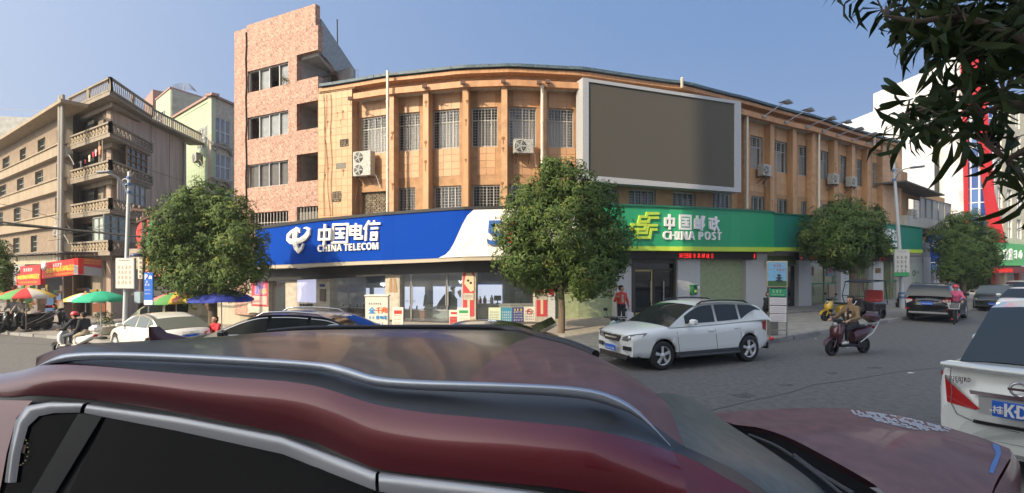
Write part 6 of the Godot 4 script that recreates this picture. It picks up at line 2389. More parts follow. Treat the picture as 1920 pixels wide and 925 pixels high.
func leaf_mat() -> StandardMaterial3D:
	if mats.has("leaf"): return mats["leaf"]
	var m := mat("leaf", 1, 1, 1, 0.62)
	m.vertex_color_use_as_albedo = true
	m.metallic_specular = 0.3
	m.backlight_enabled = true
	m.backlight = C(0.06, 0.10, 0.02)
	m.cull_mode = BaseMaterial3D.CULL_DISABLED
	return m

func build_trees():
	tree("leafy mango tree before the left end of the blue sign", 398, 21.0, [[388, 384, 46], [338, 412, 46], [430, 402, 42], [312, 462, 40], [385, 450, 62], [452, 455, 46], [318, 510, 40], [372, 520, 48], [432, 515, 46], [476, 500, 30], [295, 440, 22], [350, 375, 26]], 0.17, 210, 1.0, 21)
	tree("leafy mango tree covering the join of the blue and green signs", 1052, 19.2, [[1055, 340, 46], [1000, 385, 52], [1108, 380, 50], [968, 440, 42], [1050, 440, 76], [1138, 445, 46], [975, 490, 44], [1040, 505, 55], [1110, 505, 52], [1150, 490, 32], [1010, 525, 30], [1095, 540, 26], [1030, 320, 26]], 0.13, 215, 1.0, 22)
	tree("mango tree before the dark green bank sign", 1600, 27.0, [[1582, 402, 36], [1548, 428, 38], [1618, 424, 40], [1582, 452, 46], [1532, 462, 28], [1640, 455, 28], [1600, 478, 34], [1560, 480, 26], [1512, 445, 14], [1655, 470, 14]], 0.22, 170, 1.15, 23)
	tree("mango tree before the small blue shop sign at the right", 1806, 36.0, [[1806, 425, 32], [1782, 448, 34], [1836, 452, 34], [1806, 482, 40], [1852, 484, 26], [1785, 508, 26], [1832, 510, 24], [1808, 530, 16]], 0.2, 130, 1.35, 24)
	tree("dark tree cut by the left edge of the picture", -12, 26.0, [[-18, 478, 32], [2, 505, 24], [-25, 540, 34], [0, 540, 20]], 0.16, 190, 1.0, 25)
	var th := thing("near_mango_tree", "near mango tree whose dark long leaves hang into the top right corner", "tree", Vector3(4.6, 0.45, -2.4))
	var r := RandomNumberGenerator.new()
	r.seed = 9
	var bark := mat("bark")
	var o := th.position
	var m := M.new()
	m.tube([Vector3(0, -0.2, 0), Vector3(0.05, 1.5, 0), Vector3(-0.05, 3.0, -0.1), Vector3(0.1, 4.6, -0.1)], [0.2, 0.16, 0.14, 0.1], 12)
	obj("trunk", m, bark, th)
	var fork := Vector3(-0.02, 2.7, -0.1)
	var boughs := [[[1980, 200, 2.7], [1880, 195, 2.9], [1840, 215, 2.95], [1800, 160, 3.0], [1740, 205, 3.05], [1700, 215, 3.1]],
		[[1990, 120, 2.6], [1900, 60, 2.7], [1800, 30, 2.9], [1720, 40, 3.0], [1660, 30, 3.1]], [[1960, 260, 2.8], [1890, 300, 2.9], [1850, 270, 3.0]], [[1985, -40, 2.7], [1850, -40, 2.8], [1700, -20, 3.0]]]
	var twigs := []
	for b in boughs:
		m = M.new()
		var path := [fork + Vector3(0, 0.1, 0)]
		var rad := [0.05]
		for i in b.size():
			path.append(aim(b[i][0], b[i][1], b[i][2]) - o)
			rad.append(lerpf(0.026, 0.006, float(i) / b.size()))
		m.tube(path, rad, 7)
		obj("bough", m, bark, th)
		twigs.append_array(path.slice(1))
	var spots := []
	m = M.new()
	var clumps := [[1880, 30, 60, 22], [1840, 60, 50, 16], [1900, 110, 45, 16], [1790, 25, 50, 16], [1730, 15, 40, 10], [1670, 10, 28, 5], [1700, 45, 28, 4], [1760, 75, 26, 6], [1870, 150, 32, 9], [1905, 190, 24, 6], [1640, -20, 30, 3], [1950, 60, 60, 12], [1830, 100, 30, 8],
		[1712, 195, 16, 3], [1690, 222, 20, 5], [1735, 240, 28, 6], [1772, 215, 24, 4], [1705, 255, 22, 4], [1748, 205, 16, 3], [1780, 262, 20, 4], [1800, 190, 18, 3], [1850, 240, 24, 4], [1880, 285, 26, 6], [1905, 325, 22, 5], [1835, 195, 18, 2], [1870, 215, 16, 3], [1930, 380, 24, 3]]
	for c in clumps:
		for i in maxi(2, int(c[3] * 0.62)):
			var px: float = c[0] + r.randfn() * c[2] * 0.55
			var py: float = c[1] + r.randfn() * c[2] * 0.42
			var p := aim(px, py, r.randf_range(2.7, 3.6)) - o
			spots.append([p, Vector3(r.randf_range(-0.7, 0.3), r.randf_range(-0.2, 0.8), r.randf_range(-0.4, 0.6)), r.randf_range(0.8, 1.2)])
			var best: Vector3 = twigs[0]
			for t in twigs:
				if t.distance_to(p) < best.distance_to(p): best = t
			if best.distance_to(p) < 0.9: m.tube([best, best.lerp(p, 0.5) + Vector3(0, 0.04, 0), p], [0.008, 0.005, 0.004], 4, false)
	stuff(obj("twigs", m, bark, th))
	var cr := crown(th, "crown", [leaf_whorl(8, 0.28, 0.018, 1.4, 11), leaf_whorl(7, 0.27, 0.018, 1.7, 12), leaf_whorl(6, 0.3, 0.017, 1.2, 13)], spots, leaf_mat(), 31, 0.42)

# ---------------------------------------------------------------- street furniture
func umbrella(label: String, px: float, py: float, d: float, rad: float, cols: Array, pole_to_ground := true, tilt := 0.0):
	var top := aim(px, py, d)
	var g := ground(top.x) + 0.11
	var th := thing("market_umbrella", label, "umbrella", Vector3(top.x, g, top.z), 0, "umbrellas of the street market")
	var h := top.y - g
	var m := M.new()
	m.tube([Vector3.ZERO, Vector3(0, h, 0)], 0.022, 8)
	obj("pole", m, mat("pole_grey", 0.4, 0.4, 0.38, 0.5, 0.4), th)
	m = M.new()
	m.lathe(Vector3.ZERO, Vector3.UP, [[0, 0], [0.22, 0], [0.22, 0.08], [0.05, 0.12], [0, 0.12]], 14)
	obj("base", m, mat("base_black", 0.04, 0.04, 0.04, 0.8), th)
	m = M.new()
	m.lathe(Vector3(0, h, 0), Vector3.UP, [[0, 0], [0.03, 0.0], [0.03, 0.06], [0, 0.08]], 8)
	obj("finial", m, mat("strip_yellow"), th)
	var n := 10
	var tl := Basis(Vector3(0.3, 0, 1).normalized(), tilt)
	for k in n:
		var a0 := TAU * k / n
		var a1 := TAU * (k + 1) / n
		var rows := []
		for s in 5:
			var t := s / 4.0
			var row := []
			for q in 5:
				var a := lerpf(a0, a1, q / 4.0)
				var sag := 0.03 * t * sin(q * PI / 4)
				row.append(Vector3(0, h, 0) + tl * Vector3(cos(a) * rad * t * (1 - sag), -0.36 * rad * pow(t, 1.7), -sin(a) * rad * t * (1 - sag)))
			rows.append(row)
		var low := []
		for p in rows[4]: low.append(p + Vector3(0, -0.09 - 0.02 * sin(k * 2.2), 0))
		rows.append(low)
		rows.reverse()
		m = M.new()
		m.loft(rows)
		obj("panel", m, cols[k % cols.size()], th)

func post_sign(called: String, label: String, cat: String, at: Vector3) -> Node3D: return thing(called, label, cat, at)

func build_street_furniture():
	var galv := mat("galvanised", 0.46, 0.48, 0.50, 0.5, 0.2)
	var white := mat("letter_white")
	var tan_print := mat("print_tan")
	var b := spot(233, 20.5, 0.1)
	var th := thing("street_lamp", "grey street lamp with a scroll and a slogan board before the brown house", "street lamp", b)
	var m := M.new()
	var top := aim(242, 322, 20.5) - b
	m.tube([Vector3.ZERO, Vector3(0.02, 1.2, 0), top], [0.11, 0.085, 0.06], 12)
	obj("pole", m, galv, th)
	for h in [0.55, 0.8]:
		m = M.new()
		m.tube([Vector3(0, h, 0), Vector3(0, h + 0.12, 0)], 0.105, 12)
		obj("band", m, mat("band_dark", 0.05, 0.08, 0.10, 0.6), th)
	for py in [336, 348, 363]:
		m = M.new()
		var q := aim(241, py, 20.5) - b
		m.tube([q, q + Vector3(0, 0.1, 0)], 0.09, 12)
		obj("collar", m, mat("collar_blue"), th)
	m = M.new()
	var arm := []
	for q in [[239, 362, 20.5], [233, 348, 20.4], [222, 334, 20.1], [205, 325, 19.8], [192, 322, 19.6]]: arm.append(aim(q[0], q[1], q[2]) - b)
	m.tube(arm, [0.04, 0.035, 0.032, 0.04, 0.02], 8)
	var ring := []
	for k in 14: ring.append(aim(234 + cos(k * 0.45) * 5.5, 341 + sin(k * 0.45) * 5.5, 20.45) - b)
	m.tube(ring, 0.018, 6)
	obj("arm", m, galv, th)
	m = M.new()
	m.bevel(arm[-1] + Vector3(0.1, -0.02, 0.05), Vector3(0.55, 0.09, 0.2), 0.03, Basis(Vector3.FORWARD, -0.1))
	obj("lamp_head", m, mat("lamp_grey"), th)
	m = M.new()
	var lp := aim(255, 479, 20.3) - b
	m.lathe(lp, Vector3.UP, [[0, 0.09], [0.16, 0.07], [0.22, 0.0], [0.2, -0.04], [0, -0.07]], 14)
	m.bar(lp, aim(238, 483, 20.4) - b, 0.04, 0.04)
	obj("small_lamp", m, mat("lamp_navy", 0.06, 0.07, 0.14, 0.3), th)
	slogan_board(th, aim(235.5, 513, 20.25) - b, 0.84, 1.22, 0.12, 4, tan_print)
	b = spot(262, 23.5, 0.1)
	th = thing("utility_pole", "dark leaning electricity pole with two crossarms behind the blue parking sign", "utility pole", b)
	m = M.new()
	top = aim(271, 392, 23.5) - b
	m.tube([Vector3.ZERO, top], [0.14, 0.1], 10)
	obj("pole", m, mat("pole_wood", 0.13, 0.10, 0.08, 0.9, 0, "streak", 1.5), th)
	for q in [[394, 22, 4], [413, 14, -8]]:
		m = M.new()
		var c := aim(270, q[0], 23.4) - b
		m.bar(aim(270 - q[1], q[0] - q[2] * 0.5, 23.4) - b, aim(270 + q[1], q[0] + q[2], 23.4) - b, 0.09, 0.09)
		obj("crossarm", m, mat("rust"), th)
		for s in [-0.9, -0.4, 0.5, 0.9]:
			m = M.new()
			var p := aim(270 + q[1] * s, q[0] + q[2] * s * 0.5, 23.4) - b
			m.lathe(p, Vector3.UP, [[0, 0.04], [0.05, 0.05], [0.035, 0.1], [0.05, 0.14], [0.02, 0.2], [0, 0.2]], 8)
			obj("insulator", m, mat("insulator", 0.3, 0.2, 0.15, 0.4), th)
	m = M.new()
	m.bevel(aim(263, 455 + 48, 23.2) - b, Vector3(0.2, 0.98, 0.06), 0.01)
	obj("upright_board", m, mat("board_cream", 0.58, 0.52, 0.4, 0.7), th)
	m = M.new()
	for k in 5: scribble(m, aim(260.3, 521 - k * 8.6, 23.16) - b, Vector3.RIGHT, Vector3.UP, 0.15, 0.14, k + 100)
	obj("board_print", m, mat("panel_print"), th)
	m = M.new()
	m.box(aim(261, 558, 23.3) - b, Vector3(0.26, 0.5, 0.28))
	obj("pasted_bill", m, mat("bill_blue", 0.3, 0.4, 0.48, 0.8), th)
	var wires := [[[-60, 410, 24], [100, 428, 24], [262, 444, 23.4], 0.05], [[-60, 418, 24], [60, 424, 24], [140, 433, 24], 0.04], [[110, 440, 26], [190, 432, 25], [268, 396, 23.4], 0.012], [[90, 452, 26], [180, 440, 25], [262, 413, 23.4], 0.012], [[150, 392, 28], [210, 402, 26], [255, 391, 23.4], 0.012], [[-40, 376, 26], [30, 385, 26], [110, 412, 26], 0.012], [[180, 425, 26], [230, 412, 25], [290, 398, 23.4], 0.012], [[225, 395, 24], [250, 425, 24], [268, 398, 23.4], 0.014], [[228, 396, 24], [248, 412, 24], [262, 413, 23.4], 0.014]]
	var wl := ["thick black cable sagging across the brown house", "shorter thick black cable above the long one at the left edge", "thin wire to the pole's upper crossarm, lower balcony side", "thin wire to the pole's lower crossarm", "thin wire from the balcony to the upper crossarm", "thin wire at the left edge of the brown house", "thin wire passing the electricity pole to the tree", "looped wire left of the electricity pole, larger loop", "looped wire left of the electricity pole, smaller loop"]
	for i in wires.size():
		var q: Array = wires[i]
		m = M.new()
		var path := []
		for k in 13:
			var t := k / 12.0
			var a := Vector3(q[0][0], q[0][1], q[0][2]).lerp(Vector3(q[1][0], q[1][1], q[1][2]), t)
			var c := Vector3(q[1][0], q[1][1], q[1][2]).lerp(Vector3(q[2][0], q[2][1], q[2][2]), t)
			var p := a.lerp(c, t)
			path.append(aim(p.x, p.y, p.z))
		m.tube(path, q[3], 5)
		tag(obj("overhead_cable", m, mat("cable_dark")), wl[i], "cable", "overhead cables at the left")
	b = spot(279, 19.0, 0.1)
	th = thing("parking_sign", "tall blue parking sign with a white P and car beside the white saloon", "sign", b)
	m = M.new()
	m.tube([Vector3.ZERO, Vector3(0, 2.9, 0)], 0.04, 8)
	obj("post", m, mat("post_dark", 0.1, 0.12, 0.12, 0.5, 0.3), th)
	var c0 := aim(278.5, 542, 18.93) - b
	m = M.new()
	m.bevel(c0, Vector3(0.33, 1.2, 0.05), 0.012)
	obj("board", m, mat("park_blue", 0.012, 0.12, 0.52, 0.4), th)
	m = M.new()
	m.box(c0 + Vector3(0, -0.5, 0.026), Vector3(0.315, 0.17, 0.006))
	obj("white_foot", m, white, th)
	var org: Vector3 = th.position + c0
	put_letters("lettering", "P", org + Vector3(-0.08, 0.44, 0.03), Vector3.RIGHT, Vector3.UP, 0.2, 0.1, 0.01, white, th)
	m = M.new()
	m.box(c0 + Vector3(0.08, 0.41, 0.029), Vector3(0.12, 0.05, 0.008))
	m.prism(c0 + Vector3(0.08, 0.435, 0.025), Vector3.RIGHT, Vector3.UP, PackedVector2Array([Vector2(-0.055, 0), Vector2(0.055, 0), Vector2(0.035, 0.055), Vector2(-0.035, 0.055)]), 0.009)
	for s in [-0.045, 0.045]: m.box(c0 + Vector3(0.08 + s, 0.375, 0.029), Vector3(0.025, 0.03, 0.009))
	obj("car_symbol", m, white, th)
	m = M.new()
	for q in [[0.22, 0.09, 0.18], [0.11, 0.09, 0.24], [-0.06, 0.05, 0.26], [-0.2, 0.05, 0.26]]: scribble(m, c0 + Vector3(-q[2] / 2, q[0], 0.027), Vector3.RIGHT, Vector3.UP, q[2], q[1], int(q[0] * 100) + 300)
	obj("print", m, white, th)
	b = spot(1692, 30.5, 0.1)
	th = thing("street_lamp", "grey street lamp with a scroll and a printed board at the end of the bank", "street lamp", b)
	m = M.new()
	top = aim(1676, 304, 30.5) - b
	m.tube([Vector3.ZERO, Vector3(0, 1.2, 0), top], [0.15, 0.12, 0.075], 12)
	obj("pole", m, galv, th)
	for h in [0.6, 0.85]:
		m = M.new()
		m.tube([Vector3(0, h, 0), Vector3(0, h + 0.13, 0)], 0.15, 12)
		obj("band", m, mat("collar_blue"), th)
	for py in [322, 340]:
		m = M.new()
		var q := aim(1677, py, 30.5) - b
		m.tube([q, q + Vector3(0, 0.14, 0)], 0.115, 12)
		obj("collar", m, mat("collar_blue"), th)
	m = M.new()
	arm = []
	for q in [[1678, 338, 30.5], [1684, 326, 30.2], [1696, 317, 29.8], [1712, 314, 29.4]]: arm.append(aim(q[0], q[1], q[2]) - b)
	m.tube(arm, [0.05, 0.045, 0.04, 0.03], 8)
	ring = []
	for k in 14: ring.append(aim(1684 + cos(k * 0.45) * 5, 321 + sin(k * 0.45) * 4.5, 30.4) - b)
	m.tube(ring, 0.022, 6)
	obj("arm", m, galv, th)
	m = M.new()
	m.bevel(arm[-1] + Vector3(0.25, 0.02, 0), Vector3(0.75, 0.12, 0.3), 0.04, Basis(Vector3.FORWARD, -0.1))
	obj("lamp_head", m, mat("lamp_grey"), th)
	slogan_board(th, aim(1691, 494, 30.2) - b, 0.82, 1.62, 0.2, 5, mat("panel_print"))
	m = M.new()
	m.box(aim(1691.5, 514.5, 30.05) - b, Vector3(0.78, 0.22, 0.01), Basis(Vector3.UP, -0.2))
	obj("green_foot", m, mat("print_green"), th)
	b = spot(1459, 17.8, 0.11)
	th = thing("bus_stop_board", "upright bus stop board with a pagoda picture and three timetables by the white SUV", "sign", b, 0.0)
	var bb := Basis(Vector3.UP, -0.35)
	var steel := mat("stop_steel", 0.22, 0.22, 0.21, 0.5, 0.4)
	for s in [-0.27, 0.27]:
		m = M.new()
		m.bar(bb * Vector3(s, 0, 0), bb * Vector3(s, 2.5, 0), 0.035, 0.035)
		obj("post", m, steel, th)
	for h in [0.28, 0.98]:
		m = M.new()
		m.bar(bb * Vector3(-0.27, h, 0), bb * Vector3(0.27, h, 0), 0.03, 0.03)
		obj("rail", m, steel, th)
	m = M.new()
	m.bevel(bb * Vector3(-0.03, 2.22, 0), Vector3(0.66, 0.92, 0.07), 0.02, bb)
	obj("picture_frame", m, mat("brass_pale", 0.42, 0.36, 0.25, 0.4, 0.3), th)
	m = M.new()
	m.box(bb * Vector3(-0.03, 2.22, 0.036), Vector3(0.58, 0.83, 0.008), bb)
	obj("sky_print", m, mat("print_sky", 0.22, 0.48, 0.72, 0.5, 0, "blotch", 1.5), th)
	m = M.new()
	m.box(bb * Vector3(-0.03, 1.9, 0.041), Vector3(0.58, 0.18, 0.006), bb)
	obj("trees_print", m, mat("print_trees", 0.08, 0.2, 0.06, 0.6, 0, "dust", 5.0), th)
	m = M.new()
	for k in 3:
		m.prism(bb * Vector3(0.03, 1.97 + k * 0.1, 0.04), bb * Vector3.RIGHT, Vector3.UP, PackedVector2Array([Vector2(-0.14 + k * 0.03, 0), Vector2(0.14 - k * 0.03, 0), Vector2(0.09 - k * 0.03, 0.055), Vector2(-0.09 + k * 0.03, 0.055)]), 0.008 + 0.001 * k)
		m.box(bb * Vector3(0.03, 1.95 + k * 0.1, 0.044), Vector3(0.12 - 0.03 * k, 0.06, 0.007), bb)
	obj("pagoda_print", m, mat("pagoda", 0.03, 0.04, 0.05, 0.6), th)
	m = M.new()
	scribble(m, bb * Vector3(-0.14, 2.48, 0.042), bb * Vector3.RIGHT, Vector3.UP, 0.3, 0.08, 201)
	scribble(m, bb * Vector3(-0.05, 2.34, 0.042), bb * Vector3.RIGHT, Vector3.UP, 0.34, 0.08, 202)
	obj("red_print", m, mat("print_red"), th)
	m = M.new()
	m.bevel(bb * Vector3(0, 1.58, 0.01), Vector3(0.52, 0.27, 0.04), 0.01, bb)
	obj("name_plate", m, mat("stop_green", 0.02, 0.26, 0.14, 0.4), th)
	m = M.new()
	scribble(m, bb * Vector3(-0.18, 1.58, 0.032), bb * Vector3.RIGHT, Vector3.UP, 0.42, 0.1, 203)
	scribble(m, bb * Vector3(-0.2, 1.49, 0.032), bb * Vector3.RIGHT, Vector3.UP, 0.42, 0.045, 204)
	obj("name_print", m, mat("lime_pale", 0.5, 0.6, 0.3, 0.5), th)
	for k in 3:
		m = M.new()
		m.bevel(bb * Vector3(0, 1.28 - k * 0.29, 0.01), Vector3(0.52, 0.26, 0.03), 0.006, bb)
		obj("timetable", m, mat("timetable_white", 0.6, 0.58, 0.6, 0.6), th)
		m = M.new()
		for j in 3: scribble(m, bb * Vector3(-0.22, 1.19 - k * 0.29 + j * 0.07, 0.027), bb * Vector3.RIGHT, Vector3.UP, 0.44, 0.035, 210 + k * 4 + j, 0.002)
		obj("timetable_print", m, mat("print_mauve", 0.3, 0.25, 0.33, 0.7), th)
	m = M.new()
	m.bevel(Vector3(0, 0.42, 0), Vector3(0.3, 0.84, 0.26), 0.03)
	var bin_ := obj("litter_bin", m, mat("bin_grey", 0.15, 0.14, 0.13, 0.6))
	bin_.position = spot(1449, 18.6, 0.11)
	tag(bin_, "narrow grey bin behind the bus stop board", "bin")
	m = M.new()
	m.lathe(Vector3.ZERO, Vector3.UP, [[0, 0], [0.07, 0], [0.09, 0.05], [0.05, 0.1], [0, 0.11]], 10)
	var rb := obj("red_bag", m, mat("bag_red", 0.5, 0.03, 0.03, 0.6))
	rb.position = spot(1447, 17.3, 0.12)
	tag(rb, "small red bag on the kerb by the white SUV's rear wheel", "bag")
	var u := {"r": mat("umb_red", 0.55, 0.05, 0.05, 0.8), "g": mat("umb_green", 0.10, 0.30, 0.09, 0.8), "y": mat("umb_yellow", 0.65, 0.48, 0.07, 0.8), "t": mat("umb_teal", 0.02, 0.34, 0.19, 0.8), "b": mat("umb_blue", 0.03, 0.05, 0.32, 0.8), "c": mat("umb_cream", 0.55, 0.52, 0.45, 0.8), "k": mat("umb_coral", 0.6, 0.17, 0.13, 0.8)}
	umbrella("red, green and yellow umbrella over the parked scooters", 48, 540, 25.0, 1.12, [u.y, u.r, u.g, u.r, u.g, u.y, u.r, u.g, u.r, u.c])
	umbrella("multicoloured umbrella cut by the left edge of the picture", -8, 545, 25.5, 0.8, [u.c, u.y, u.r, u.g])
	umbrella("plain green umbrella with a yellow knob by the pavement planter", 189, 546, 22.5, 0.98, [u.t])
	umbrella("pale yellow umbrella half hidden behind the green one", 160, 549, 23.6, 0.78, [u.y, u.c, u.k])
	umbrella("coral, green and yellow umbrella behind the white saloon, left one", 330, 548, 22.6, 1.1, [u.k, u.g, u.y, u.g, u.k, u.y])
	umbrella("coral and yellow umbrella left of the blue one", 372, 545, 22.2, 0.98, [u.y, u.k, u.y, u.k, u.y])
	umbrella("dark blue umbrella under the left tree", 415, 541, 21.6, 1.25, [u.b])
	m = M.new()
	m.lathe(Vector3.ZERO, Vector3.UP, [[0, 0], [0.3, 0], [0.42, 0.1], [0.44, 0.34], [0.5, 0.36], [0.5, 0.42], [0.36, 0.42], [0.34, 0.36], [0, 0.36]], 16)
	var pl := thing("planter", "round stone planter with a dark plant beside the green umbrella's pole", "planter", spot(197, 24.0, 0.11))
	obj("bowl", m, mat("planter_stone", 0.46, 0.44, 0.40, 0.8), pl)
	var sp := []
	var r := RandomNumberGenerator.new()
	r.seed = 41
	for k in 26: sp.append([Vector3(r.randf_range(-0.3, 0.3), r.randf_range(0.45, 1.0), r.randf_range(-0.3, 0.3)), Vector3(r.randf_range(-1, 1), 1, r.randf_range(-1, 1)), 0.8])
	crown(pl, "plant", [leaf_whorl(7, 0.26, 0.02, 0.6, 40)], sp, leaf_mat(), 42)

func slogan_board(th: Node3D, c: Vector3, wide: float, tall: float, turn: float, rows: int, ink: Material):
	var bb := Basis(Vector3.UP, -turn)
	var m := M.new()
	m.bevel(c, Vector3(wide, tall, 0.1), 0.02, bb)
	obj("board_frame", m, mat("board_frame", 0.36, 0.37, 0.36, 0.5, 0.2), th)
	m = M.new()
	m.box(c + bb * Vector3(0, 0, 0.051), Vector3(wide * 0.92, tall * 0.95, 0.006), bb)
	obj("board_face", m, mat("board_face", 0.52, 0.50, 0.46, 0.5), th)
	m = M.new()
	for j in rows: scribble(m, c + bb * Vector3(-wide * 0.36, tall * 0.2 - j * tall * 0.165 - 0.06, 0.055), bb * Vector3.RIGHT, Vector3.UP, wide * 0.78, tall * 0.115, 500 + j)
	obj("board_print", m, ink, th)
	m = M.new()
	scribble(m, c + bb * Vector3(-wide * 0.3, tall * 0.4, 0.055), bb * Vector3.RIGHT, Vector3.UP, wide * 0.62, tall * 0.045, 90)
	obj("board_heading", m, mat("panel_print"), th)

func line(pts: Array, n: int) -> Array:  # a smooth curve through [px, py, distance], n points evenly along it
	var c := Curve3D.new()
	var v := []
	for p in pts: v.append(aim(p[0], p[1], p[2]))
	for i in v.size():
		var t: Vector3 = (v[mini(i + 1, v.size() - 1)] - v[maxi(i - 1, 0)]) / 6.0
		c.add_point(v[i], -t, t)
	var out := []
	for i in n: out.append(c.sample_baked(c.get_baked_length() * i / (n - 1.0), true))
	return out

func between(a: Array, b: Array, n: int, bulge := Vector3.ZERO) -> Array:
	var rows := []
	for k in n:
		var t := k / (n - 1.0)
		var row := []
		for i in a.size(): row.append(a[i].lerp(b[i], t) + bulge * sin(t * PI))
		rows.append(row)
	return rows

func build_red_car():
	var red := paint("car_red", 0.165, 0.009, 0.016, 0.2, 0.30)
	var dusty := paint("car_red_dusty", 0.23, 0.115, 0.105, 0.05, 0.6)
	dusty.albedo_texture = noise_tex("blotch", 0.012, 0.8, 1.0, 5)
	dusty.uv1_triplanar = true
	dusty.uv1_world_triplanar = true
	dusty.uv1_scale = Vector3.ONE * 0.9
	dusty.clearcoat = 0.15
	var black := mat("trim_black")
	var tint := mat("tinted_glass", 0.012, 0.014, 0.014, 0.16, 0, "dust", 1.2)
	var roofg := mat("dusty_roof_glass", 0.062, 0.068, 0.064, 0.3, 0, "blotch", 0.8)
	roofg.clearcoat_enabled = true
	roofg.clearcoat = 0.14
	roofg.metallic_specular = 0.35
	roofg.clearcoat_roughness = 0.05
	var silver := mat("rail_silver", 0.42, 0.45, 0.50, 0.28, 0.75)
	var screen := mat("dusty_windscreen", 0.15, 0.165, 0.135, 0.35, 0, "dust", 0.7)
	screen.clearcoat_enabled = true
	screen.clearcoat = 0.2
	var th := thing("red_car", "dark red dusty car with silver roof rails in the foreground", "car")
	var near := [[66, 688, 3.02], [118, 668, 2.98], [200, 664, 2.95], [360, 669, 2.88], [575, 681, 2.72], [690, 703, 2.58], [830, 715, 2.42], [960, 722, 2.32], [1062, 727, 2.25], [1150, 750, 2.16], [1215, 790, 2.1], [1283, 838, 2.06]]
	var far := [[70, 684, 3.06], [140, 660, 3.3], [285, 648, 3.75], [420, 637, 4.1], [560, 621, 4.35], [700, 617.5, 4.5], [850, 617.5, 4.5], [960, 620, 4.4], [1012, 633, 3.9], [1075, 650, 3.5], [1160, 690, 3.05], [1228, 738, 2.55]]
	var na := line(near, 60)
	var fa := line(far, 60)
	var ribs := []
	for i in 60: ribs.append(between([na[i]], [fa[i]], 11, Vector3(0, 0.05, 0)).map(func(r): return r[0]))
	var cut := 44
	var m := M.new()
	m.loft(ribs.slice(4, cut))
	obj("roof_glass", m, roofg, th)
	m = M.new()
	m.loft(ribs.slice(0, 5))
	obj("roof_rear", m, dusty, th)
	m = M.new()
	m.loft(ribs.slice(cut - 1))
	obj("roof_front", m, dusty, th)
	m = M.new()
	var fr := []
	for i in range(16, 52): fr.append(fa[i] + Vector3(0, 0.005, 0))
	m.tube(fr, 0.034, 8)
	obj("far_roof_rail", m, black, th)
	var rail := line([[62, 692, 3.0], [115, 673, 2.92], [200, 668, 2.88], [360, 673, 2.8], [575, 686, 2.64], [640, 695, 2.56], [700, 714, 2.47], [780, 722, 2.38], [960, 729, 2.22], [1110, 741, 2.12], [1200, 779, 2.06], [1257, 836, 2.03]], 70)
	m = M.new()
	var rows := []
	for i in rail.size():
		var t: Vector3 = (rail[mini(i + 1, 69)] - rail[maxi(i - 1, 0)]).normalized()
		var s := t.cross(Vector3.UP).normalized()
		var k := clampf(minf(i, 69 - i) / 5.0, 0.15, 1.0)
		var row := []
		for q in [[-0.9, 0.2], [-0.6, 0.75], [0.0, 1.0], [0.7, 0.7], [1.0, 0.1], [0.9, -0.7], [0.0, -1.0], [-0.9, -0.6]]: row.append(rail[i] + s * q[0] * 0.026 * k + Vector3.UP * q[1] * 0.024 * k)
		rows.append(row)
	m.loft(rows, true)
	obj("near_roof_rail", m, silver, th)
	var B := line([[58, 694, 2.98], [125, 682, 2.86], [360, 703, 2.68], [540, 716, 2.54], [620, 732, 2.46], [690, 755, 2.38], [780, 772, 2.28], [960, 789, 2.1], [1110, 806, 2.0], [1200, 828, 1.98], [1262, 848, 1.98]], 70)
	var na2 := line(near, 70)
	m = M.new()
	var groove := []
	for i in 70: groove.append(na2[i].lerp(B[i], 0.55) - Vector3(0, 0.022, 0))
	m.loft([B, groove, na2])
	obj("gutter_trim", m, mat("gutter_grey", 0.10, 0.105, 0.11, 0.3, 0.3), th)
	var Cl := line([[-70, 735, 2.95], [10, 745, 2.82], [60, 741, 2.78], [165, 749, 2.73], [330, 774, 2.62], [540, 815, 2.42], [620, 843, 2.32], [700, 877, 2.2], [800, 892, 2.1], [960, 907, 1.95], [1085, 921, 1.86], [1290, 958, 1.8]], 70)
	var Bx := line([[-70, 712, 3.15], [30, 697, 3.02], [125, 682, 2.87], [360, 703, 2.68], [540, 716, 2.54], [620, 732, 2.46], [690, 755, 2.38], [780, 772, 2.28], [960, 789, 2.1], [1110, 806, 2.0], [1200, 828, 1.98], [1262, 848, 1.98]], 70)
	m = M.new()
	m.loft(between(Cl, Bx, 8, Vector3(0.0, 0.02, 0.05)))
	obj("roof_side", m, red, th)
	var low := []
	for p in Cl: low.append(Vector3(p.x, 1.15, p.z + 0.32))
	m = M.new()
	var cl2 := []
	for p in Cl: cl2.append(p + Vector3(0, 0.004, -0.012))
	m.loft([low, cl2])
	obj("door_frame", m, black, th)
	var side := func(px, py, out):  # a point on the leaning side of the car
		var best := aim(px, py, 2.3)
		for k in 6:
			var zc := 0.0
			for i in 69:
				if Cl[i + 1].x >= best.x or i == 68:
					var u: float = clampf((best.x - Cl[i].x) / maxf(Cl[i + 1].x - Cl[i].x, 1e-4), -1, 2)
					var c: Vector3 = Cl[i].lerp(Cl[i + 1], u)
					zc = c.z + (c.y - best.y) / (c.y - 1.15) * 0.32
					break
			best = aim(px, py, -(zc + out))
		return best
	var tr := [[[8, 905], [14, 860], [28, 790], [48, 762], [90, 756], [155, 758]], [[30, 905], [38, 850], [52, 800], [72, 781], [100, 775], [149, 774]]]
	var tr2 := [[[163, 759], [330, 783], [525, 821], [610, 853], [700, 888], [704, 889]], [[157, 775], [330, 808], [530, 852], [600, 880], [700, 919], [704, 921]]]
	var tr3 := [[[710, 890], [800, 902], [900, 914], [1000, 927], [1120, 945], [1240, 965]], [[711, 922], [800, 938], [900, 952], [1000, 968], [1120, 985], [1240, 1000]]]
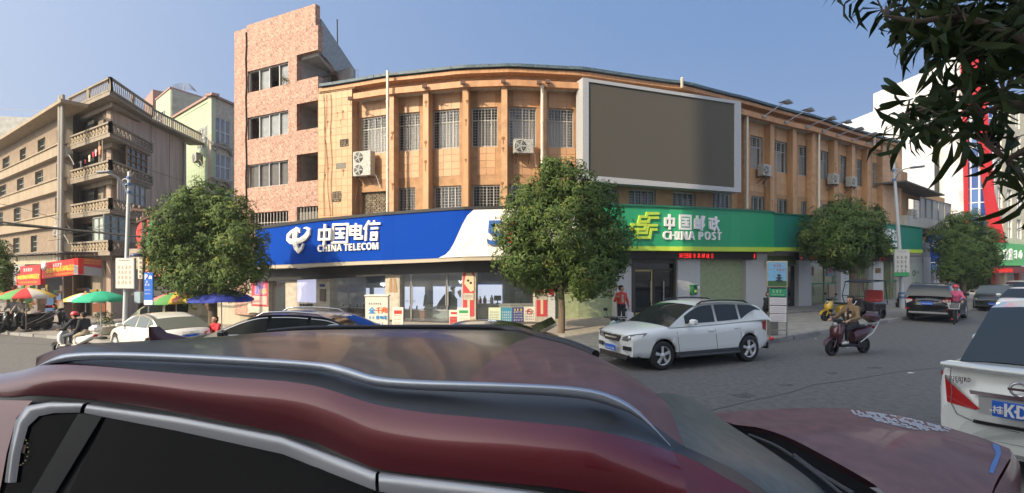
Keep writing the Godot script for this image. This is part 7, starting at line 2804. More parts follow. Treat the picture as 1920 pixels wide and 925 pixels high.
	for q in [tr, tr2, tr3]:
		m = M.new()
		var r0 := []
		var r1 := []
		for k in q[0].size():
			r0.append(side.call(q[0][k][0], q[0][k][1], 0.022))
			r1.append(side.call(q[1][k][0], q[1][k][1], 0.018))
		var mid := []
		for k in r0.size(): mid.append((r0[k] + r1[k]) / 2 + Vector3(0, 0, 0.005))
		var back := []
		for p in r0: back.append(p + Vector3(0, 0, -0.03))
		m.loft([r1, mid, r0, back])
		obj("window_trim", m, mat("trim_bright"), th)
	for q in [[[[55, 782], [150, 775], [195, 779]], [[-5, 960], [40, 960], [60, 960]]], [[[200, 780], [330, 806], [530, 851], [700, 920]], [[110, 960], [330, 960], [530, 960], [700, 960]]]]:
		m = M.new()
		var a := []
		var b := []
		for k in q[0].size():
			a.append(side.call(q[0][k][0], q[0][k][1], 0.006))
			b.append(side.call(q[1][k][0], q[1][k][1], 0.006))
		m.loft([b, a])
		obj("side_window", m, tint, th)
	m = M.new()
	var qa := []
	var qb := []
	for q in [[60, 752, 748], [30, 784, 790], [12, 850, 850], [2, 905, 905], [-12, 970, 970]]:
		qa.append(side.call(q[0], q[1], 0.014))
		qb.append(side.call(-110, q[2], 0.012))
	m.loft([qb, qa])
	obj("rear_quarter", m, red, th)
	m = M.new()
	m.loft([[side.call(38, 960, 0.012), side.call(82, 960, 0.012)], [side.call(146, 776, 0.012), side.call(192, 779, 0.012)]])
	obj("pillar_cover", m, mat("pillar_black", 0.02, 0.02, 0.02, 0.5), th)
	m = M.new()
	for k in 18:
		var a := TAU * k / 18
		var p: Vector3 = side.call(40 + 13 * cos(a) * (1 if sin(a) < 0.3 else 0.8) + 4 * sin(a), 848 - 25 * sin(a), 0.016)
		m.lathe(p, Vector3(0, 0.2, 1), [[0.004, 0], [0.003, 0.003], [0, 0.004]], 6)
	obj("crest_studs", m, mat("crest_gold", 0.55, 0.42, 0.2, 0.4, 0.5), th)
	m = M.new()
	m.quad(side.call(35, 848, 0.014), side.call(45, 851, 0.014), side.call(49, 835, 0.014), side.call(39, 832, 0.014))
	obj("crest_square", m, mat("crest_brown", 0.16, 0.09, 0.08, 0.6), th)
	var wt := line([[1226, 737, 2.56], [1240, 758, 2.42], [1258, 790, 2.26], [1284, 838, 2.05]], 16)
	var wb := line([[1330, 774, 3.8], [1397, 821, 3.3], [1481, 872, 2.9], [1545, 921, 2.6], [1580, 985, 2.25], [1545, 1030, 2.02]], 16)
	m = M.new()
	m.loft(between(wb, wt, 8, Vector3(0.03, 0.04, 0)))
	obj("windscreen", m, screen, th)
	var ap := line([[1258, 846, 1.98], [1300, 862, 1.97], [1350, 890, 1.94], [1420, 930, 1.92], [1560, 1032, 1.96]], 12)
	var al := line([[1050, 917, 1.88], [1140, 928, 1.84], [1240, 948, 1.81], [1330, 985, 1.78], [1450, 1060, 1.8]], 12)
	m = M.new()
	m.loft(between(al, ap, 5, Vector3(0, 0.012, 0.02)))
	obj("front_pillar", m, red, th)
	var edge := []
	for i in 12: edge.append(wt[15].lerp(wb[15], i / 11.0) + Vector3(0.03, 0.04, 0) * sin(i / 11.0 * PI))
	m = M.new()
	m.loft([ap, edge])
	obj("pillar_seal", m, black, th)
	var hr := line([[1336, 775, 3.9], [1352, 791, 3.72], [1455, 821, 3.4], [1526, 856, 3.1], [1607, 901, 2.8], [1649, 925, 2.65], [1740, 1010, 2.25]], 15)
	var drop := []
	var drop2 := []
	for p in hr: drop.append(p + Vector3(-0.01, -0.07, 0))
	for i in 15: drop2.append(wb[i] + Vector3(0.02, -0.05, 0))
	m = M.new()
	m.loft([drop, drop2, wb.slice(0, 15)])
	obj("cowl", m, black, th)
	m = M.new()
	m.loft([drop, hr])
	obj("hood_lip", m, black, th)
	m = M.new()
	var wp := line([[1400, 822, 3.3], [1440, 838, 3.12], [1480, 862, 2.92], [1545, 912, 2.62], [1600, 960, 2.4]], 10)
	for p in wp.size(): wp[p] += Vector3(0.015, 0.02, 0)
	m.tube(wp, 0.011, 6)
	m.tube([wp[4] + Vector3(0, 0.01, 0), wp[5] + Vector3(0.05, -0.03, 0), wp[7] + Vector3(0.12, -0.05, 0)], 0.014, 6)
	obj("wiper", m, mat("wiper_grey", 0.05, 0.052, 0.055, 0.5), th)
	var he := line([[1336, 775, 3.9], [1461, 767, 4.02], [1568, 765.5, 4.1], [1640, 772, 4.12], [1704, 783, 4.1], [1768, 799, 4.05], [1849, 824, 3.98], [1894, 842, 3.9]], 18)
	var hf := line([[1894, 842, 3.9], [1896, 862, 3.6], [1883, 889, 3.28], [1864, 925, 3.0], [1850, 975, 2.75], [1835, 1040, 2.4]], 15)
	var hood := func(u: float, v: float) -> Vector3:
		var iu := u * 14.0
		var iv := v * 17.0
		var a: int = mini(int(iu), 13)
		var b: int = mini(int(iv), 16)
		var p: Vector3 = hr[a].lerp(hr[a + 1], iu - a).lerp(hf[a].lerp(hf[a + 1], iu - a), v)
		var e: Vector3 = he[b].lerp(he[b + 1], iv - b) - hr[0].lerp(hf[0], v)
		return p + e * (1 - u) * (1 - u) + Vector3(0, 0.055, 0) * sin(u * PI) * (0.35 + 0.65 * sin(v * PI)) + Vector3(0, 0.018, 0) * (smoothstep(0.16, 0.26, u) - smoothstep(0.74, 0.84, u))
	rows = []
	for i in 19:
		var row := []
		for j in 25: row.append(hood.call(j / 24.0, i / 18.0))
		rows.append(row)
	m = M.new()
	m.loft(rows)
	obj("bonnet", m, dusty, th)
	var rng := RandomNumberGenerator.new()
	rng.seed = 17
	m = M.new()
	for i in 34:
		for j in 10:
			var v := 0.50 + i * 0.0105
			var half := 0.105 * (1.0 - absf(i - 15) / 19.0)
			var u := 0.02 + j * 0.022
			if u > 0.03 + half * 1.9 or rng.randf() < 0.36: continue
			var lift := Vector3(0, 0.004, 0)
			var q := []
			for e in [[0, 0], [0.02, 0.0], [0.02, 0.009], [0, 0.009]]: q.append(hood.call(u + e[0] + rng.randf_range(-0.004, 0.004), v + e[1]) + lift)
			m.quad(q[0], q[1], q[2], q[3])
	stuff(obj("lace_sticker", m, mat("sticker_white", 0.5, 0.52, 0.55, 0.6), th))
	m = M.new()
	rows = [[], []]
	for j in 10:
		var u := 0.04 + j * 0.052
		rows[0].append(hood.call(u, 0.955 - 0.03 * sin(j)*0.1) + Vector3(0, 0.004, 0))
		rows[1].append(hood.call(u, 0.972) + Vector3(0, 0.004, 0))
	m.loft(rows)
	obj("blue_strip", m, mat("strip_blue", 0.08, 0.2, 0.5, 0.4), th)
	var nose := []
	var wing := []
	for p in hf: nose.append(Vector3(p.x + 0.08, 0.75, p.z))
	for p in he: wing.append(Vector3(p.x, 0.8, p.z - 0.05))
	m = M.new()
	var nm := []
	for p in hf: nm.append(p + Vector3(0.07, -0.1, 0))
	m.loft([nose, nm, hf])
	m.loft([he, wing])
	var sill := []
	for p in low: sill.append(Vector3(p.x, 0.72, p.z + 0.02))
	m.loft([sill, low])
	m.loft([[Vector3(0.2, 0.72, -1.45), Vector3(1.2, 0.72, -1.6), Vector3(2.5, 0.72, -2.2)], [Vector3(0.2, 1.15, -1.45), Vector3(1.25, 1.38, -1.75), Vector3(2.2, 1.28, -2.4)]])
	m.loft([[Vector3(-3.1, 0.72, -2.6), Vector3(-3.3, 0.72, -4.0), Vector3(0.4, 0.72, -4.6), Vector3(1.5, 0.72, -3.95)], [Vector3(-3.15, 1.5, -2.75), Vector3(-3.2, 1.5, -3.9), Vector3(0.0, 1.7, -4.5), Vector3(1.45, 1.46, -3.9)]])
	m.loft([[Vector3(-3.15, 1.5, -2.75), Vector3(-3.2, 1.5, -3.9), Vector3(0.0, 1.7, -4.5), Vector3(1.45, 1.46, -3.9)], [fa[0], fa[14], fa[38], fa[59]]])
	obj("lower_body", m, red, th)
	for p in [[-2.3, -2.2], [1.5, -1.9], [-2.3, -4.0], [1.9, -3.8]]:
		var w := Node3D.new()
		w.name = "wheel"
		th.add_child(w, true)
		w.position = Vector3(p[0], 0.79, p[1])
		wheel(w, 0.34, 0.22, 1.0 if p[1] > -3 else -1.0, 5, black)
	m = M.new()
	var c := aim(319, 643, 3.72)
	var bx := (aim(352, 641, 3.8) - aim(286, 645, 3.66)).normalized()
	rows = []
	for q in [[0.0, 0.135, 0.06], [0.024, 0.125, 0.05], [0.045, 0.07, 0.03], [0.075, -0.02, 0.014], [0.122, -0.065, 0.006]]:
		var row := []
		for k in 12:
			var a := TAU * k / 12
			row.append(c + bx * (cos(a) * (q[1] + 0.13) * 0.5 + (q[1] - 0.13) * 0.5) + Vector3.UP * q[0] - bx.cross(Vector3.UP) * sin(a) * q[2] * 0.7)
		rows.append(row)
	m.loft(rows, true)
	m.cap(rows[4], false)
	obj("shark_fin_aerial", m, paint("fin_maroon", 0.10, 0.03, 0.042, 0.2, 0.4), th)

func wheel(w: Node3D, r: float, wide: float, out: float, spokes: int, dark: Material):
	var m := M.new()
	var z := wide / 2
	m.lathe(Vector3.ZERO, Vector3(0, 0, 1), [[r * 0.66, -z * 0.9], [r * 0.9, -z], [r * 0.985, -z * 0.75], [r, 0], [r * 0.985, z * 0.75], [r * 0.9, z], [r * 0.66, z * 0.9], [r * 0.62, z * 0.4]], 28)
	obj("tyre", m, mat("tyre"), w)
	m = M.new()
	m.lathe(Vector3(0, 0, out * z * 0.3), Vector3(0, 0, out), [[0, 0], [r * 0.62, 0], [r * 0.66, z * 0.55], [r * 0.68, z * 0.58], [r * 0.63, z * 0.4]], 28)
	obj("rim_well", m, mat("rim_dark", 0.05, 0.05, 0.052, 0.5, 0.4), w)
	m = M.new()
	for k in spokes:
		var a := TAU * k / spokes + 0.3
		var d := Vector3(cos(a), sin(a), 0)
		var s := Vector3(-sin(a), cos(a), 0)
		m.hexa([d * r * 0.12 + s * r * 0.09, d * r * 0.12 - s * r * 0.09, d * r * 0.63 - s * r * 0.13, d * r * 0.63 + s * r * 0.13].map(func(p): return p + Vector3(0, 0, out * z * 0.55)) + [d * r * 0.12 + s * r * 0.06, d * r * 0.12 - s * r * 0.06, d * r * 0.63 - s * r * 0.09, d * r * 0.63 + s * r * 0.09].map(func(p): return p + Vector3(0, 0, out * z * 0.8)))
	m.lathe(Vector3(0, 0, out * z * 0.5), Vector3(0, 0, out), [[r * 0.2, 0], [r * 0.19, z * 0.4], [0, z * 0.45]], 16)
	m.lathe(Vector3(0, 0, out * z * 0.5), Vector3(0, 0, out), [[r * 0.6, 0], [r * 0.66, z * 0.36], [r * 0.69, z * 0.36], [r * 0.69, 0]], 28)
	obj("rim", m, mat("alloy"), w)

func smooth_line(pts: Array, n: int) -> Array:  # [x, y] control points to n smooth points
	var c := Curve2D.new()
	for i in pts.size():
		var t := (Vector2(pts[mini(i + 1, pts.size() - 1)][0], pts[mini(i + 1, pts.size() - 1)][1]) - Vector2(pts[maxi(i - 1, 0)][0], pts[maxi(i - 1, 0)][1])) / 6.0
		c.add_point(Vector2(pts[i][0], pts[i][1]), -t, t)
	var out := []
	for i in n: out.append(c.sample_baked(c.get_baked_length() * i / (n - 1.0), true))
	return out

func y_on(prof: Array, x: float) -> float:  # height of a profile that runs from the front (+x) to the rear
	for i in prof.size() - 1:
		if x >= prof[i + 1].x or i == prof.size() - 2:
			return lerpf(prof[i].y, prof[i + 1].y, clampf((prof[i].x - x) / maxf(prof[i].x - prof[i + 1].x, 1e-4), 0, 1))
	return prof[-1].y

const RING := [[0.94, 0.0], [0.985, 0.1], [1.0, 0.3], [0.985, 0.5], [1.0, 0.68], [0.985, 0.82], [0.94, 0.93], [0.84, 0.985], [0.5, 1.01], [0.0, 1.02]]

func car(label: String, at: Vector3, fwd: Vector2, c: Dictionary) -> Node3D:
	var th := thing("parked_car", label, "car", at, turn_to(fwd.x, fwd.y))
	var L: float = c.l
	var W: float = c.w / 2
	var R: float = c.r
	var sill: float = c.sill
	var black := mat("trim_black")
	var tint := mat("car_glass", 0.02, 0.024, 0.024, 0.06)
	if c.has("glass"): tint = c.glass
	var deck := smooth_line(c.deck, 60)
	var axles := [L / 2 - c.front, L / 2 - c.front - c.wb]
	var wide := func(x: float) -> float: return W * (1.0 - 0.17 * pow(absf(x) / (L / 2), 5.0))
	var lowest := func(x: float) -> float:
		var y := sill + 0.06 * pow(absf(x) / (L / 2), 6)
		for a in axles:
			var dx: float = absf(x - a)
			if dx < R * 1.16: y = maxf(y, R + sqrt(R * R * 1.3456 - dx * dx))
		return y
	var xs := []
	for i in 41: xs.append(L / 2 - L * i / 40.0)
	for a in axles:
		for k in 15: xs.append(a + R * 1.17 * (k - 7) / 7.0)
	xs.sort()
	xs.reverse()
	var rows := []
	for x in xs:
		var row := []
		var w: float = wide.call(x)
		var top := y_on(deck, x)
		var lo: float = lowest.call(x)
		var e := smoothstep(0.62, 1.0, absf(x) / (L / 2))
		for s in [-1, 1]:
			for j in RING.size():
				var q: Array = RING[j if s < 0 else RING.size() - 1 - j]
				if s > 0 and j == 0: continue
				var y := maxf(lerpf(sill, top, q[1]), lo)
				var z: float = w * q[0] * s
				row.append(Vector3(x - signf(x) * e * 0.16 * pow(absf(z) / W, 2.0) * L / 4.5, y, z))
		rows.append(row)
	var m := M.new()
	m.loft(rows)
	m.cap(rows[0], false)
	m.cap(rows[-1], true)
	obj("body", m, c.paint, th)
	m = M.new()
	m.box(Vector3(0, sill + 0.14, 0), Vector3(L * 0.9, 0.2, W * 1.72))
	for a in axles: m.box(Vector3(a, R + 0.2, 0), Vector3(R * 2.4, R * 1.5, W * 1.5))
	obj("underbody", m, black, th)
	if c.has("clad"):
		m = M.new()
		for s in [-1, 1]:
			m.hexa([Vector3(axles[1] + R * 1.1, sill - 0.01, s * W * 0.9), Vector3(axles[0] - R * 1.1, sill - 0.01, s * W * 0.9), Vector3(axles[0] - R * 1.1, sill - 0.01, s * W * 1.01), Vector3(axles[1] + R * 1.1, sill - 0.01, s * W * 1.01), Vector3(axles[1] + R * 1.1, sill + 0.13, s * W * 0.9), Vector3(axles[0] - R * 1.1, sill + 0.13, s * W * 0.9), Vector3(axles[0] - R * 1.1, sill + 0.13, s * W * 1.012), Vector3(axles[1] + R * 1.1, sill + 0.13, s * W * 1.012)])
			m.tube([Vector3(axles[1] + R * 1.2, sill + 0.02, s * W * 1.06), Vector3(axles[0] - R * 1.2, sill + 0.02, s * W * 1.06)], 0.03, 6)
		obj("sill_trim", m, c.clad, th)
	var roof := smooth_line(c.roof, 40)
	var wb: float = W * c.get("belt", 0.94)
	var wr: float = wb * 0.79
	var hmax := 0.0
	for p in roof: hmax = maxf(hmax, p.y)
	var half := func(x: float, y: float) -> float:
		var yb := y_on(deck, x) - 0.02
		return lerpf(wb, wr, clampf((y - yb) / maxf(hmax - yb, 0.05), 0, 1))
	rows = []
	for p in roof:
		var z: float = half.call(p.x, p.y)
		var row := []
		for k in 9:
			var t := k / 4.0 - 1.0
			row.append(Vector3(p.x, p.y + 0.03 * (1 - t * t), z * t))
		rows.append(row)
	var ia := 0
	while roof[ia].x > c.roof[1][0]: ia += 1
	var ic := 39
	while roof[ic].x < c.roof[-2][0]: ic -= 1
	m = M.new()
	m.loft(rows.slice(ia, ic + 1))
	var side := []
	for s in [-1, 1]:
		var a := []
		var b := []
		for p in roof:
			a.append(Vector3(p.x, p.y, s * half.call(p.x, p.y)))
			b.append(Vector3(p.x, minf(y_on(deck, p.x) - 0.03, p.y - 0.001), s * wb))
		m.loft([b, a])
	obj("roof", m, c.get("roof_paint", c.paint), th)
	m = M.new()
	m.loft(rows.slice(0, ia + 1))
	obj("windscreen", m, c.get("screen", tint), th)
	m = M.new()
	m.loft(rows.slice(ic))
	obj("rear_window", m, c.get("rear_glass", tint), th)
	for s in [-1.0, 1.0]:
		for q in c.panes:
			var a := []
			var b := []
			for k in 13:
				var x := lerpf(q[0], q[1], k / 12.0)
				var yt := y_on(roof, x) - 0.055
				var yb := y_on(deck, x) + 0.045
				if q.size() > 2: yb = lerpf(yb, yt, q[2] * k / 12.0)
				yt = maxf(yt, yb + 0.002)
				for e in [[a, yt], [b, yb]]: e[0].append(Vector3(x, e[1], s * (half.call(x, e[1]) + 0.008)))
			m = M.new()
			m.loft([b, a])
			obj("side_window", m, tint, th)
			if c.has("bright"):
				m = M.new()
				m.tube(a, 0.012, 4)
				obj("window_trim", m, mat("trim_bright"), th)
				m = M.new()
				m.tube(b, 0.012, 4)
				obj("window_trim", m, mat("trim_bright"), th)
		for x in c.seams:
			m = M.new()
			var path := []
			for k in 6:
				var y := lerpf(sill + 0.1, y_on(deck, x) - 0.02, k / 5.0)
				path.append(Vector3(x + 0.02 * k, y, s * (skin(wide.call(x), sill, y_on(deck, x), y) + 0.0)))
			m.tube(path, 0.006, 4)
			obj("door_seam", m, black, th)
		for x in c.handles:
			m = M.new()
			var y := y_on(deck, x) - 0.17
			m.bevel(Vector3(x, y, s * (skin(wide.call(x), sill, y_on(deck, x), y) + 0.015)), Vector3(0.2, 0.03, 0.03), 0.01)
			obj("door_handle", m, c.get("handle", c.paint), th)
		m = M.new()
		var mx: float = c.panes[0][0] - 0.12
		m.bevel(Vector3(mx, y_on(deck, mx) + 0.1, s * (W + 0.1)), Vector3(0.14, 0.14, 0.2), 0.035)
		m.bar(Vector3(mx, y_on(deck, mx) + 0.04, s * (W - 0.06)), Vector3(mx, y_on(deck, mx) + 0.08, s * (W + 0.04)), 0.05, 0.04)
		obj("mirror", m, c.get("mirror", c.paint), th)
		for q in [[1, c.get("head", []), "headlight"], [-1, c.get("tail", []), "tail_light"]]:
			if q[1].is_empty(): continue
			var pt := []
			for e in q[1]: pt.append(on_end(L, W, wide, e[0], e[1], s, q[0], 0.008))
			m = M.new()
			m.loft([[pt[0], pt[1], pt[2]], [pt[5], pt[4], pt[3]]])
			obj(q[2], m, mat("headlight") if q[0] > 0 else mat("taillight"), th)
			if q[0] > 0:
				m = M.new()
				var cc: Vector3 = (pt[1] + pt[4]) / 2
				m.lathe(cc, Vector3(1, 0, s * 0.5), [[0, 0.012], [0.05, 0.01], [0.055, 0]], 12)
				obj("lamp_lens", m, mat("lamp_silver", 0.6, 0.62, 0.65, 0.15, 0.5), th)
		for a in axles:
			var w := Node3D.new()
			w.name = "wheel"
			th.add_child(w, true)
			w.position = Vector3(a, R, s * (W - 0.12))
			wheel(w, R, 0.22, s, c.get("spokes", 5), black)
	for q in c.get("extras", []):
		m = M.new()
		var pts := []
		for e in q[3]: pts.append(on_end(L, W, wide, e[0] * W, e[1], 1, q[2], q[4]))
		m.cap(pts, false)
		var back := pts.map(func(p): return p - Vector3(q[2] * 0.04, 0, 0))
		m.loft([back, pts], true, false)
		obj(q[0], m, q[1], th)
	if c.has("rails"):
		for s in [-1, 1]:
			m = M.new()
			var path := []
			for k in 12:
				var x := lerpf(roof[ia].x - 0.1, roof[ic].x + 0.15, k / 11.0)
				path.append(Vector3(x, y_on(roof, x) + (0.055 if k > 0 and k < 11 else 0.0), s * (half.call(x, y_on(roof, x)) - 0.03)))
			m.tube(path, 0.022, 6)
			obj("roof_rail", m, c.rails, th)
	return th

func skin(w: float, lo: float, top: float, y: float) -> float:
	var f := (y - lo) / (top - lo)
	for j in RING.size() - 1:
		if f <= RING[j + 1][1]: return w * lerpf(RING[j][0], RING[j + 1][0], (f - RING[j][1]) / (RING[j + 1][1] - RING[j][1]))
	return 0.0

func on_end(L: float, W: float, wide: Callable, z: float, y: float, s: float, end: int, proud: float) -> Vector3:
	var wmax: float = wide.call(L / 2 * 0.999)
	if z <= wmax * 0.97:
		return Vector3(end * (L / 2 + proud - 0.16 * pow(absf(z) / W, 2.0) * L / 4.5), y, z * s)
	var back := (z - wmax * 0.97)
	var x := L / 2 - 0.16 * pow(wmax / W, 2.0) * L / 4.5 - back
	var ww: float = wide.call(minf(x + 0.13, L / 2))
	return Vector3(end * x, y, s * (ww * 0.995 + proud))

func plate(th: Node3D, end: float, x: float, y: float, text := true, w := 0.44):
	var m := M.new()
	m.bevel(Vector3(x, y, 0), Vector3(0.02, w * 0.32, w), 0.006)
	obj("number_plate", m, mat("plate_blue"), th)
	if text:
		m = M.new()
		scribble(m, Vector3(x + end * 0.011, y - w * 0.1, end * w * 0.42), Vector3(0, 0, -end), Vector3.UP, w * 0.86, w * 0.11, 7)
		obj("plate_print", m, mat("letter_white"), th)

func build_traffic():
	var white := paint("car_white", 0.72, 0.74, 0.72, 0.0, 0.3)
	var ivory := paint("car_ivory", 0.72, 0.69, 0.62, 0.0, 0.3)
	var black := paint("car_black", 0.012, 0.013, 0.016, 0.2, 0.25)
	var graphite := paint("car_graphite", 0.05, 0.055, 0.06, 0.5, 0.28)
	var tb := mat("trim_black")
	var chrome := mat("chrome")
	var fw := spot(1240, 12.85)
	var rw := spot(1402, 14.0)
	var dv := (fw - rw).normalized()
	var wb := fw.distance_to(rw)
	var mid := (fw + rw) / 2
	var inward := Vector3(dv.z, 0, -dv.x)
	if inward.z > 0: inward = -inward
	var suv := car("white SUV with silver wheels parked at the kerb before the green shop sign", mid + inward * 0.86 - dv * 0.02, Vector2(dv.x, dv.z), {"l": wb + 1.85, "w": 1.86, "wb": wb, "front": 0.93, "r": 0.365, "sill": 0.30, "paint": white,
		"deck": [[2.47, 0.72], [2.40, 0.88], [2.1, 0.99], [1.5, 1.06], [1.15, 1.08], [0, 1.09], [-1.2, 1.13], [-2.1, 1.16], [-2.34, 1.08], [-2.44, 0.9]],
		"roof": [[1.25, 1.07], [0.35, 1.54], [-0.4, 1.63], [-1.2, 1.61], [-1.85, 1.53], [-2.32, 1.13]], "panes": [[0.72, -0.28], [-0.36, -1.12], [-1.2, -1.98, 0.9]], "seams": [0.95, -0.32, -1.2], "handles": [-0.1, -1.0],
		"head": [[0.42, 0.74], [0.62, 0.73], [0.98, 0.84], [1.12, 0.95], [0.72, 0.91], [0.46, 0.83]], "tail": [[0.62, 0.82], [0.8, 0.8], [1.0, 0.86], [0.98, 1.08], [0.8, 1.1], [0.64, 1.06]], "clad": mat("clad_grey"), "rails": tb,
		"extras": [["grille", tb, 1, [[-0.3, 0.7], [0.3, 0.7], [0.42, 0.86], [-0.42, 0.86]], 0.02], ["grille_bar", chrome, 1, [[-0.26, 0.77], [0.26, 0.77], [0.3, 0.81], [-0.3, 0.81]], 0.03], ["lower_grille", tb, 1, [[-0.62, 0.26], [0.62, 0.26], [0.7, 0.38], [-0.7, 0.38]], 0.02], ["fog_lamp", tb, 1, [[0.5, 0.5], [0.78, 0.5], [0.78, 0.6], [0.5, 0.6]], 0.015], ["fog_lamp", tb, 1, [[-0.78, 0.5], [-0.5, 0.5], [-0.5, 0.6], [-0.78, 0.6]], 0.015], ["rear_bumper", mat("clad_grey"), -1, [[0.9, 0.3], [-0.9, 0.3], [-0.9, 0.48], [0.9, 0.48]], 0.02]]})
	plate(suv, 1, (wb + 1.85) / 2 + 0.03, 0.52)
	var f2 := spot(222, 20.4)
	var r2 := spot(392, 16.6)
	dv = (f2 - r2).normalized()
	var sal := car("ivory white saloon with a red tail lamp parked at the left", (f2 * 0.5 + r2 * 0.5) + Vector3(-0.25, 0, -0.35), Vector2(dv.x, dv.z), {"l": 4.75, "w": 1.76, "wb": 2.75, "front": 0.93, "r": 0.33, "sill": 0.22, "paint": ivory,
		"deck": [[2.37, 0.6], [2.3, 0.72], [1.8, 0.86], [1.2, 0.93], [0, 0.95], [-1.5, 0.99], [-2.2, 1.0], [-2.34, 0.97], [-2.37, 0.8]], "roof": [[1.3, 0.93], [0.35, 1.36], [-0.4, 1.44], [-1.0, 1.38], [-1.3, 1.3], [-2.0, 1.0]], "panes": [[0.85, -0.1], [-0.2, -1.0], [-1.06, -1.4, 0.7]], "seams": [0.8, -0.15, -1.15], "handles": [0.05, -0.95],
		"glass": mat("light_glass", 0.10, 0.12, 0.125, 0.06), "rear_glass": mat("rear_dusty_glass", 0.13, 0.14, 0.12, 0.15), "head": [[0.5, 0.58], [0.7, 0.57], [0.95, 0.6], [1.0, 0.7], [0.75, 0.7], [0.52, 0.68]], "tail": [[0.48, 0.74], [0.75, 0.7], [1.05, 0.76], [1.1, 0.87], [0.78, 0.88], [0.45, 0.86]], "spokes": 9,
		"extras": [["boot_badge", chrome, -1, [[0.3, 0.9], [-0.3, 0.9], [-0.3, 0.92], [0.3, 0.92]], 0.012], ["plate_recess", mat("shade_white"), -1, [[0.32, 0.66], [-0.32, 0.66], [-0.32, 0.84], [0.32, 0.84]], 0.004]]})
	plate(sal, -1, -2.39, 0.75)
	var g := car("graphite grey SUV with bright window trim left of the white cabinet", spot(512, 11.6), Vector2(-1, 0.02), {"l": 4.7, "w": 1.8, "wb": 2.7, "front": 0.95, "r": 0.36, "sill": 0.28, "paint": graphite, "bright": true,
		"deck": [[2.35, 0.8], [2.2, 0.93], [1.7, 1.02], [1.0, 1.1], [0, 1.12], [-1.4, 1.18], [-2.1, 1.2], [-2.3, 1.1], [-2.35, 0.9]], "roof": [[1.15, 1.09], [0.2, 1.50], [-0.5, 1.57], [-1.2, 1.53], [-1.6, 1.46], [-2.2, 1.2]], "panes": [[0.72, -0.2], [-0.28, -1.05], [-1.12, -1.72, 0.95]], "seams": [0.8, -0.24, -1.1], "handles": [0.0, -0.95],
		"head": [[0.5, 0.72], [0.7, 0.72], [0.95, 0.78], [1.0, 0.88], [0.75, 0.88], [0.52, 0.82]], "rails": chrome, "mirror": black})
	var h := car("black hatchback with a tall rear spoiler just beyond the red car's roof", spot(890, 11.0), Vector2(-1, 0.0), {"l": 4.1, "w": 1.7, "wb": 2.5, "front": 0.8, "r": 0.31, "sill": 0.22, "paint": black, "bright": true,
		"deck": [[2.05, 0.65], [1.9, 0.78], [1.3, 0.9], [0, 0.98], [-1.2, 1.02], [-1.85, 1.02], [-2.0, 0.95], [-2.05, 0.75]], "roof": [[1.4, 0.9], [0.5, 1.32], [-0.1, 1.405], [-0.7, 1.36], [-1.1, 1.28], [-1.85, 1.02]], "panes": [[0.95, 0.0], [-0.08, -0.95]], "seams": [0.9, -0.05], "handles": [0.1, -0.8], "extras": []})
	var m := M.new()
	m.loft([[Vector3(-1.15, 1.22, -0.62), Vector3(-1.15, 1.22, 0.62)], [Vector3(-1.45, 1.34, -0.64), Vector3(-1.45, 1.34, 0.64)], [Vector3(-1.7, 1.46, -0.62), Vector3(-1.7, 1.46, 0.62)], [Vector3(-1.72, 1.40, -0.62), Vector3(-1.72, 1.40, 0.62)], [Vector3(-1.4, 1.22, -0.6), Vector3(-1.4, 1.22, 0.6)]])
	obj("spoiler", m, black, h)
	var bs := car("black SUV at the right kerb seen from behind", spot(1731, 25.4) + Vector3(0.7, 0, 0), Vector2(0.74, -0.67), {"l": 5.0, "w": 1.9, "wb": 2.75, "front": 1.0, "r": 0.38, "sill": 0.32, "paint": black,
		"deck": [[2.5, 0.8], [2.3, 0.98], [1.6, 1.08], [1.0, 1.13], [0, 1.16], [-1.4, 1.2], [-2.3, 1.2], [-2.46, 1.1], [-2.5, 0.8]], "roof": [[1.2, 1.1], [0.3, 1.63], [-0.5, 1.75], [-1.3, 1.74], [-2.05, 1.68], [-2.4, 1.2]], "panes": [[0.72, -0.2], [-0.28, -1.1], [-1.2, -1.95, 0.6]], "seams": [0.8, -0.24, -1.15], "handles": [0.0, -1.0],
		"tail": [[0.52, 0.98], [0.75, 0.95], [1.1, 1.02], [1.15, 1.14], [0.8, 1.14], [0.55, 1.08]], "clad": mat("clad_grey"), "rails": tb,
		"extras": [["bumper_strip", mat("bumper_silver", 0.3, 0.3, 0.31, 0.4, 0.4), -1, [[0.75, 0.42], [-0.75, 0.42], [-0.75, 0.5], [0.75, 0.5]], 0.02], ["reflector", mat("taillight"), -1, [[0.9, 0.6], [0.72, 0.6], [0.72, 0.66], [0.9, 0.66]], 0.02], ["reflector", mat("taillight"), -1, [[-0.72, 0.6], [-0.9, 0.6], [-0.9, 0.66], [-0.72, 0.66]], 0.02], ["boot_bar", chrome, -1, [[0.42, 1.04], [-0.42, 1.04], [-0.42, 1.09], [0.42, 1.09]], 0.015], ["white_lens", mat("lens_white"), -1, [[0.84, 0.86], [0.6, 0.98], [0.6, 1.06], [0.88, 1.06]], 0.014], ["white_lens", mat("lens_white"), -1, [[-0.88, 1.06], [-0.6, 1.06], [-0.6, 0.98], [-0.84, 0.86]], 0.014]]})
	plate(bs, -1, -2.53, 0.9)
